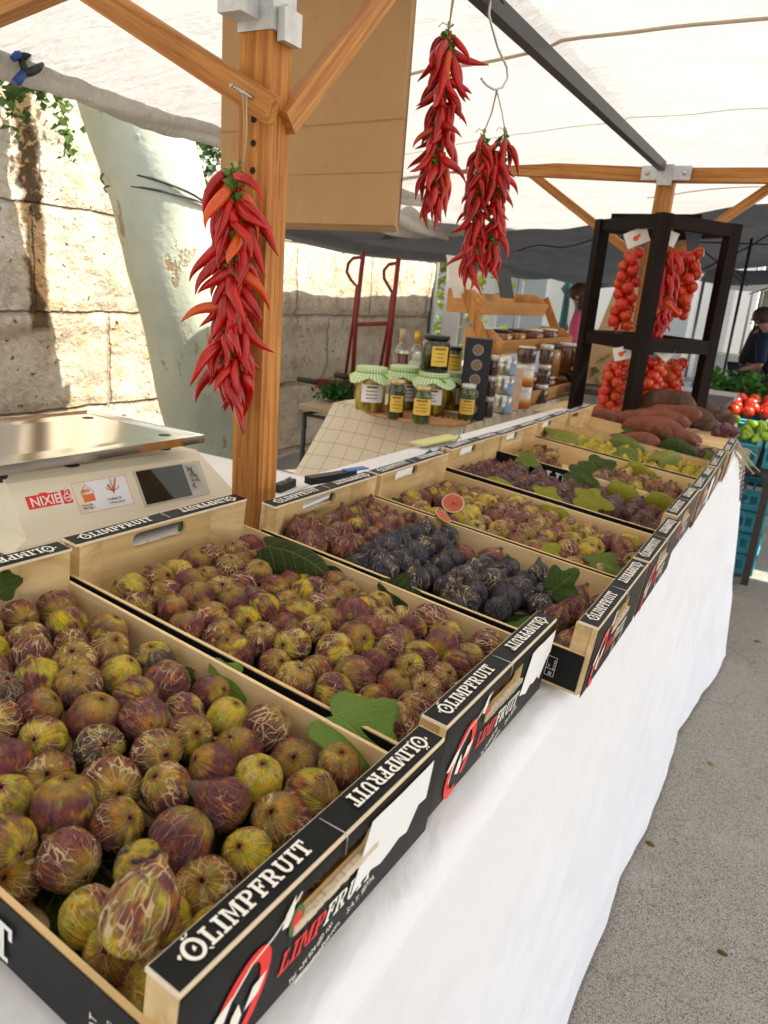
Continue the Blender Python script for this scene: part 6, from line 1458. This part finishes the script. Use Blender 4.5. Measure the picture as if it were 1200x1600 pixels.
for k, (x0, x1) in enumerate(((-.62, -.35), (-.35, -.1), (-.1, .12), (.12, .35))):
    mb = MB(); leaves(mb, [Vector((rr.uniform(x0, x1), rr.uniform(4.98, 5.36), .90 + min(.11, abs(rr.gauss(0, .05))))) for _ in range(420)], .045, rr, .8); one('herb_bunch', mb, leafy('herb_green', (.035, .10, .015)), ['leafy herb bunch at the left end behind the tomatoes', 'leafy herb bunch, second from the left at the back of the stand', 'curly herb bunch behind the big tomatoes', 'rightmost herb bunch at the back of the stand'][k], 'herbs', 'herb bunches on the stand')
# ------------------------------------------------------------------ people
SKIN = plain('skin', (.45, .25, .17), .5, var=.08, scale=20, bump=0)
def skin_mesh(joints, edges, radii, name, mats, sub=1, root=0):
    me = bpy.data.meshes.new('tmp'); me.from_pydata([Vector(j) for j in joints], edges, []); o = bpy.data.objects.new('tmp', me); COL.objects.link(o)
    o.modifiers.new('s', 'SKIN'); md = o.modifiers.new('d', 'SUBSURF'); md.levels = sub; md.render_levels = sub
    if not me.skin_vertices:
        me.attributes.new  # layer is created by the modifier below
    lay = me.skin_vertices[0] if me.skin_vertices else None
    if lay is None:
        bm = bmesh.new(); bm.from_mesh(me); sl = bm.verts.layers.skin.verify()
        for i, v in enumerate(bm.verts): v[sl].radius = (radii[i], radii[i]); v[sl].use_root = (i == root)
        bm.to_mesh(me); bm.free()
    else:
        for i, d in enumerate(lay.data): d.radius = (radii[i], radii[i]); d.use_root = (i == root)
    dg = bpy.context.evaluated_depsgraph_get(); ev = o.evaluated_get(dg); out = bpy.data.meshes.new_from_object(ev); out.name = name
    out.materials.clear(); out.materials.append(mats)
    for p in out.polygons: p.use_smooth = True
    COL.objects.unlink(o); bpy.data.objects.remove(o); return out
def person(loc, face, lab, shirt, trousers, hair, cap=None, lean=0., height=1.72, arms='down', female=False):
    """face = heading in degrees (0 looks along +Y)"""
    t = thing('person', lab, 'person', loc, (0, 0, R_(-face))); s = height / 1.72; L_ = math.tan(lean)
    def B(x, y, z):      # lean the torso forward above the hips
        if z > .95: y += (z - .95) * L_
        return (x * s, y * s, z * s)
    sh = .19 if not female else .17
    J_ = {'pel': B(0, 0, .95), 'wai': B(0, 0, 1.10), 'che': B(0, .0, 1.30), 'neck': B(0, .0, 1.46), 'nk2': B(0, .01, 1.53), 'hd': B(0, .03, 1.61), 'top': B(0, .02, 1.70)}
    R0 = {'pel': .135, 'wai': .12, 'che': .135, 'neck': .06, 'nk2': .052, 'hd': .088, 'top': .07}
    E = [('pel', 'wai'), ('wai', 'che'), ('che', 'neck'), ('neck', 'nk2'), ('nk2', 'hd'), ('hd', 'top')]
    for sd, q in (('l', -1), ('r', 1)):
        fwd = arms == 'work'
        el = (q * (sh + .07), .02 if not fwd else .06, 1.12); wr = (q * (sh + .06 if not fwd else .12), .06 if not fwd else .32, .88 if not fwd else 1.05)
        J_.update({sd + 'sh': B(q * sh, 0, 1.41), sd + 'el': B(*el), sd + 'wr': B(*wr), sd + 'hip': B(q * .095, 0, .90), sd + 'kn': B(q * .10, .02, .50), sd + 'an': B(q * .10, -.01, .09), sd + 'toe': B(q * .115, .15, .035)})
        R0.update({sd + 'sh': .062, sd + 'el': .042, sd + 'wr': .028, sd + 'hip': .088, sd + 'kn': .058, sd + 'an': .04, sd + 'toe': .035})
        E += [('che', sd + 'sh'), (sd + 'sh', sd + 'el'), (sd + 'el', sd + 'wr'), ('pel', sd + 'hip'), (sd + 'hip', sd + 'kn'), (sd + 'kn', sd + 'an'), (sd + 'an', sd + 'toe')]
        W = Vector(wr); D = (W - Vector(el)).normalized(); side = Vector((q, 0, 0)); pm = W + D * .05
        J_[sd + 'pm'] = B(*pm); R0[sd + 'pm'] = .026; E.append((sd + 'wr', sd + 'pm'))
        for k in range(4):
            o_ = pm + D * .035 + Vector((0, (k - 1.5) * .018, 0)) * (1 if abs(D.z) > .5 else 0) + side * ((k - 1.5) * .018 if abs(D.z) <= .5 else 0); tip = o_ + D * (.045 + [.0, .01, .008, -.006][k]) + Vector((-q * .01, .004, 0))
            J_[sd + 'f%d' % k] = B(*o_); J_[sd + 'g%d' % k] = B(*tip); R0[sd + 'f%d' % k] = .0095; R0[sd + 'g%d' % k] = .008; E += [(sd + 'pm', sd + 'f%d' % k), (sd + 'f%d' % k, sd + 'g%d' % k)]
        th = W + D * .05 + Vector((-q * .03, .03, 0)); J_[sd + 't'] = B(*th); R0[sd + 't'] = .011; E.append((sd + 'wr', sd + 't'))
    keys = list(J_); idx = {k: i for i, k in enumerate(keys)}
    me = skin_mesh([J_[k] for k in keys], [(idx[a], idx[b]) for a, b in E], [R0[k] * s for k in keys], 'body', SKIN, 1, 0)
    body = link('body', me, t); tag_ = body
    hc = Vector(B(0, .035, 1.63)); mb = MB(); mb.tube([hc + Vector((0, .085, .0)) * s, hc + Vector((0, .11, -.03)) * s], [.010, .013], 8)
    for q in (-1, 1): mb.ell(hc + Vector((q * .085, -.01, -.01)) * s, (.012, .02, .032), 8)
    part('face_relief', mb, SKIN, t)
    mb = MB(); 
    for q in (-1, 1): mb.ell(hc + Vector((q * .032, .083, .015)) * s, (.012, .006, .007), 8)
    mb.box(hc + Vector((-.022, .084, -.058)), hc + Vector((.022, .092, -.052))); part('eyes_and_mouth', mb, INK_K, t)
    mb = MB(); mb.ell(hc + Vector((0, -.018, .025)) * s, (.095, .10, .088), 14); 
    if female: mb.ell(hc + Vector((0, -.06, -.07)) * s, (.08, .05, .11), 12)
    part('hair', mb, plain('hair_' + hair, {'brown': (.06, .03, .015), 'grey': (.2, .19, .18), 'black': (.012, .01, .01)}[hair], .6, bump=.2), t)
    if cap:
        mb = MB(); M = Matrix.Translation(hc + Vector((0, 0, .035)) * s); mb.lathe([(.105, 0), (.106, .03), (.09, .065), (.05, .088), (0, .092)], n=20, m=M); mb.prism([(-.075, .06), (-.07, .14), (-.03, .185), (.03, .185), (.07, .14), (.075, .06)], .0, .008, M); part('cap', mb, cap, t)
    # clothes
    def cl(nm, ks, extra, mat):
        ks2 = [k for k in keys if k in ks]; ix = {k: i for i, k in enumerate(ks2)}; me = skin_mesh([J_[k] for k in ks2], [(ix[a], ix[b]) for a, b in E if a in ix and b in ix], [(R0[k] + extra.get(k, .016)) * s for k in ks2], nm, mat, 1, 0); link(nm, me, t)
    cl('shirt', {'pel', 'wai', 'che', 'neck', 'lsh', 'rsh', 'lel', 'rel'}, {'neck': .006, 'lel': .022, 'rel': .022, 'pel': .03, 'wai': .03}, shirt)
    cl('trousers', {'pel', 'lhip', 'rhip', 'lkn', 'rkn', 'lan', 'ran'}, {'pel': .014, 'lan': .022, 'ran': .022}, trousers)
    cl_mat = INK_K; mb = MB()
    for sd in 'lr': a = Vector(J_[sd + 'an']); b = Vector(J_[sd + 'toe']); mb.ell((a + b) / 2 + Vector((0, 0, -.012)), (.05, .13, .048), 12)
    part('shoes', mb, cl_mat, t); return t
TS = lambda n, c: plain(n, c, .85, var=.15, scale=10, bump=.1)
P = at(1160, 600, 'y', 8.6); person((P.x, 8.6, 0), 62, 'man in blue cap and black t-shirt working at a far stall', TS('black_tshirt', (.012, .012, .014)), TS('dark_trousers', (.02, .02, .03)), 'brown', plain('blue_cap', (.02, .06, .22), .7, bump=.1), lean=.30, height=1.50, arms='work')
P = at(1218, 600, 'y', 8.0); person((P.x, 8.0, 0), -70, 'person in a navy jacket at the right edge of the picture', TS('navy_jacket', (.012, .02, .05)), TS('dark_trousers', (.02, .02, .03)), 'brown', lean=.45, height=1.42, arms='work')
P = at(1208, 612, 'y', 6.9); person((P.x, 6.9, 0), 60, 'person in a blue-grey shirt bending low behind the herbs', TS('slate_shirt', (.03, .05, .09)), TS('dark_trousers', (.02, .02, .03)), 'black', lean=1.0, height=1.15, arms='work')
P = at(905, 560, 'y', 7.2); person((P.x, 7.2, 0), -100, 'woman in a pink top seen left of the dark frame', TS('pink_top', (.75, .12, .25)), TS('navy_trousers', (.015, .02, .05)), 'brown', height=1.5, female=True, lean=.12)
P = at(1070, 560, 'y', 5.2); person((P.x, 5.2, 0), -150, 'person in dark clothes standing behind the dark frame', TS('charcoal_shirt', (.012, .014, .02)), TS('dark_trousers', (.02, .02, .03)), 'black', lean=.85, height=1.28, arms='work')
# ------------------------------------------------------------------ background street
def facade(nm, x0, x1, y, h, lab, colr, nwin, seed, yaw=0):
    t = thing(nm, lab, 'building', ((x0 + x1) / 2, y, 0)); rr = random.Random(seed); W = x1 - x0
    ST = plain(nm + '_plaster', colr, .85, var=.08, scale=2, bump=.1); TR = plain(nm + '_trim', tuple(min(.85, q * 1.1) for q in colr), .8, bump=0); DKG = plain('window_glass', (.42, .42, .40), .2, bump=0)
    mb = MB(); mb.box((x0, y + .25, 0), (x1, y + 8, h)); part('wall', mb, ST, t, True)
    mb = MB(); mb.box((x0 - .2, y, h), (x1 + .2, y + 8.2, h + .35)); part('cornice', mb, TR, t, True)
    for k in range(nwin + 1): mb = MB(); x = x0 + W * k / nwin; mb.box((x - .22, y + .02, 0), (x + .22, y + .249, h - .003)); mb.box((x - .28, y, 0), (x + .28, y + .018, .5)); part('pilaster', mb, TR, t, True)
    for k in range(nwin):
        x = x0 + W * (k + .5) / nwin; w = W / nwin * .20
        for z0, z1 in ((.05, 2.5), (3.6, 5.6)):
            mb = MB(); mb.box((x - w, y + .20, z0), (x + w, y + .248, z1)); f = part('window', mb, TR, t, True); mb = MB(); mb.box((x - w + .08, y + .185, z0 + .08), (x - .03, y + .199, z1 - .08)); mb.box((x + .03, y + .185, z0 + .08), (x + w - .08, y + .199, z1 - .08)); link('pane', mb.mesh('pane', [DKG]), f)
            for hgt in (0,): pass
facade('old_house', -11.0, -1.5, 17, 9, 'long cream old building with pilasters beyond the nearest stalls', (.78, .73, .63), 3, 1)
facade('white_house', -1.2, 7.5, 24, 9, 'bright white building at the far end of the street on the right', (.78, .76, .72), 5, 2)
# white pipe / banner by the wall end
t = thing('drain_pipe', 'grey drain pipe between the stone wall and the white banner', 'pipe', at(684, 600, 'y', 7.05)); a, b = at(684, 380, 'y', 7.05), at(680, 620, 'y', 7.05); mb = MB(); mb.tube([(a.x, 7.05, 0), (a.x, 7.05, 3.4)], .035, 12); part('pipe', mb, plain('slate_pipe', (.10, .14, .16), .5), t, True)
mb = MB(); x = at(703, 500, 'y', 7.1).x; mb.box((x - .09, 7.1, 0), (x + .09, 7.14, 3.2)); mb.bev(.01); one('white_banner', mb, plain('white_panel_paint', (.80, .80, .80), .6, bump=0), 'tall narrow white banner at the end of the stone wall', 'banner')
mb = MB(); x = at(672, 500, 'y', 7.02).x; mb.box((x - .06, 7.02, 0), (x + .03, 7.06, 3.4)); one('corner_strip', mb, plain('cream_strip', (.72, .68, .58), .8), 'cream edge strip closing the stone wall beside the drain pipe', 'strip')
def lamp():
    P = at(872, 560, 'y', 11.5); t = thing('street_lamp', 'dark green cast iron lamp post behind the pine shelf', 'street lamp', (P.x, 11.5, 0)); mb = MB()
    mb.lathe([(.16, 0), (.16, .25), (.09, .35), (.07, .9), (.10, .95), (.06, 1.05), (.05, 1.45), (.11, 1.52), (.06, 1.6), (.085, 1.68), (.05, 1.75), (.075, 1.85), (.045, 1.95), (.04, 3.2), (.07, 3.25), (.03, 3.4)], n=16); part('post', mb, plain('green_iron', (.02, .07, .065), .4), t)
    mb = MB(); mb.lathe([(.08, 3.4), (.16, 3.75), (.17, 3.78), (.05, 3.95), (0, 4.0)], n=6, smooth=False); part('lantern', mb, plain('lantern_glass', (.5, .5, .45), .2), t)
lamp()
def far_stall(x0, x1, y, lab, top, ztop=2.3, counter=.8, seed=0):
    t = thing('market_stall', lab, 'market stall', ((x0 + x1) / 2, y, 0), group='stalls farther down the street'); mb = MB()
    mb.grid(lambda u, v: Vector((x0 + (x1 - x0) * u, y + 2.2 * v, ztop + .25 * math.sin(math.pi * v) - .03 * math.sin(math.pi * u * 3))), 12, 8); part('awning', mb, top, t, True)
    for x in (x0 + .05, x1 - .05):
        for yy in (y + .05, y + 2.1): mb = MB(); mb.tube([(x, yy, 0), (x, yy, ztop)], .02, 8); part('pole', mb, plain('grey_pole', (.2, .2, .2), .4, .5), t, True)
    mb = MB(); mb.box((x0 + .1, y + .3, 0), (x1 - .1, y + 1.2, counter)); part('counter', mb, plain('pale_counter', (.66, .62, .55), .8), t, True)
WT = plain('white_awning', (.80, .80, .80), .8, bump=.1); BT = plain('beige_awning', (.70, .62, .46), .8, bump=.1); GT = plain('grey_awning', (.40, .41, .43), .8, bump=.1)
far_stall(-1.6, .6, 11.2, 'far stall with a grey awning behind the man in the cap', GT, 1.75)
far_stall(-1.2, 2.2, 14.0, 'farther stall with a beige awning at the right', BT, 2.35)
far_stall(-5.2, -2.6, 11.8, 'far stall with a white awning behind the pine shelf', WT, 2.1)
# counter with goods between the stand and the man
def counter():
    t = thing('market_counter', 'low wooden counter with boxes in front of the man in the cap', 'counter', (-.4, 7.4, 0)); mb = MB(); mb.box((-1.3, 7.0, .62), (.6, 7.9, .68)); part('countertop', mb, plain('pale_wood_top', (.5, .42, .3), .7), t, True)
    for x in (-1.2, .5):
        for y in (7.05, 7.8): mb = MB(); mb.box((x - .03, y - .03, 0), (x + .03, y + .03, .62)); part('leg', mb, W_BEAM, t, True)
counter()
rr = random.Random(9); cols = [(.7, .7, .7), (.6, .35, .08), (.45, .3, .15), (.75, .74, .7), (.3, .45, .5), (.65, .6, .5)]
lbs = ['white tray with clear lid on the far counter', 'orange filled tray on the far counter', 'brown cardboard box on the far counter', 'white plastic bag bundle on the far counter', 'blue-grey box on the far counter', 'pale carton at the end of the far counter']
for k in range(6):
    x = -1.15 + k * .29; t = thing('goods_box', lbs[k], 'box', (x + .12, 7.4, .683), (0, 0, rr.uniform(-.2, .2)), 'boxes on the far counter'); mb = MB(); w, d, h = rr.uniform(.1, .125), .16, rr.uniform(.05, .12)
    mb.box((-w, -d, 0), (w, d, .01)); 
    for q in (-1, 1): mb.box((q * w - .004, -d, .011), (q * w + .004, d, h)); mb.box((-w + .005, q * d - .004, .011), (w - .005, q * d + .004, h))
    part('carton', mb, plain('goods_%d' % k, cols[k], .6), t); mb = MB()
    for _ in range(14): mb.ell((rr.uniform(-w * .8, w * .8), rr.uniform(-d * .85, d * .85), h * .7 + rr.uniform(0, .02)), (.03, .03, .025), 8, k=6)
    part('goods', mb, plain('goods_fill_%d' % k, [(.6, .6, .6), (.7, .4, .03), (.2, .3, .05), (.7, .7, .72), (.5, .06, .04), (.6, .55, .4)][k], .5), t)
# kraft bag behind the dark frame
mb = MB(); P = at(955, 540, 'y', 4.2); M = Matrix.Translation((P.x, 4.2, .93)) @ Matrix.Rotation(R_(20), 4, 'Z'); mb._new([M @ Vector(p) for p in ((-.16, 0, 0), (.14, 0, 0), (.12, .1, 0), (-.14, .1, 0), (-.02, 0, .52), (.10, 0, .54), (.10, .06, .54), (-.02, .06, .52))], [(0, 3, 2, 1), (4, 5, 6, 7), (0, 1, 5, 4), (1, 2, 6, 5), (2, 3, 7, 6), (3, 0, 4, 7)]); mb.bev(.01, 2); one('kraft_box', mb, plain('kraft_card', (.42, .28, .14), .8, var=.15, bump=.1), 'tall tan cardboard box behind the left side of the dark frame', 'box')
def box_table():
    t = thing('back_table', 'low dark table behind the dark frame', 'table', (-1.15, 4.4, 0)); mb = MB(); mb.box((-1.13, 3.95, .895), (-.35, 4.8, .925)); part('tabletop', mb, plain('dark_top', (.06, .05, .05), .6), t, True)
    for x in (-1.08, -.4):
        for y in (4.0, 4.75): mb = MB(); mb.box((x - .02, y - .02, 0), (x + .02, y + .02, .895)); part('leg', mb, W_DARK, t, True)
    for k, (u, v, c_) in enumerate(((930, 590, (.10, .14, .03)), (915, 560, (.15, .1, .04)), (938, 610, (.16, .13, .05)))):
        P = at(u, v, 'y', 4.3); mb = MB(); r2 = random.Random(k); leaves(mb, [Vector((P.x + max(-.1, min(.1, r2.gauss(0, .05))), 4.3 + max(-.12, min(.12, r2.gauss(0, .06))), .93 + min(.15, abs(r2.gauss(0, .07))) + k * .02)) for _ in range(160)], .06, r2, .9); one('greens_pile', mb, leafy('dull_greens_%d' % k, c_), ['pile of dull green leaves left of the dark frame', 'brownish leafy pile behind the frame leg', 'yellowish leafy pile low beside the frame'][k], 'greens', 'greens behind the dark frame')
box_table()
# trees far away
def far_tree(x, y, h, lab, seed, col):
    rr = random.Random(seed); t = thing('street_tree', lab, 'tree', (x, y, 0), group='trees down the street'); mb = MB(); mb.tube([(0, 0, 0), (.1, 0, h * .3), (0, .1, h * .55)], [.22, .17, .1], 10)
    for k in range(5): a = k * 1.3; mb.tube([(0, 0, h * .4), (math.cos(a) * .8, math.sin(a) * .8, h * .62)], [.08, .03], 6)
    part('trunk', mb, plain('grey_bark', (.2, .19, .15), .9), t); mb = MB(); cs = [Vector((rr.gauss(0, 1.0), rr.gauss(0, 1.0), h * .65 + rr.gauss(0, h * .13))) for _ in range(26)]
    leaves(mb, [c + Vector((rr.gauss(0, .4), rr.gauss(0, .4), rr.gauss(0, .3))) for c in cs for _ in range(80)], .22, rr, .9); part('crown', mb, leafy('tree_green_%d' % seed, col), t)
far_tree(-1.4, 19.5, 4.6, 'bright green tree between the white building and the net', 1, (.12, .22, .02)); far_tree(-6.6, 14.5, 4.2, 'yellow-green tree seen above the pine shelf', 2, (.22, .24, .02)); far_tree(2.5, 20, 5.2, 'green tree behind the beige awning at the right', 3, (.10, .18, .02))

# bits of litter on the ground
LIT = ['dry curled leaf on the asphalt at the foot of the white cloth', 'small brown leaf on the asphalt near the bottom right', 'torn yellow leaf scrap on the asphalt midway along the cloth', 'brown leaf on the asphalt close to the turquoise crates']
for k, (u, v) in enumerate(((1010, 1310), (1120, 1480), (1105, 1190), (1178, 1000))):
    leaf(at(u, v, 'z', .006), [.035, .03, .028, .045][k], (.1, 0, 1), (1, .4 * k - .6, 0), [(.16, .09, .03), (.12, .06, .02), (.3, .24, .04), (.14, .08, .03)][k], LIT[k], [1, 5, 3, 6][k], 'dry_leaf')
    bpy.context.scene.collection.objects[-1]['group'] = 'dry leaves on the ground'
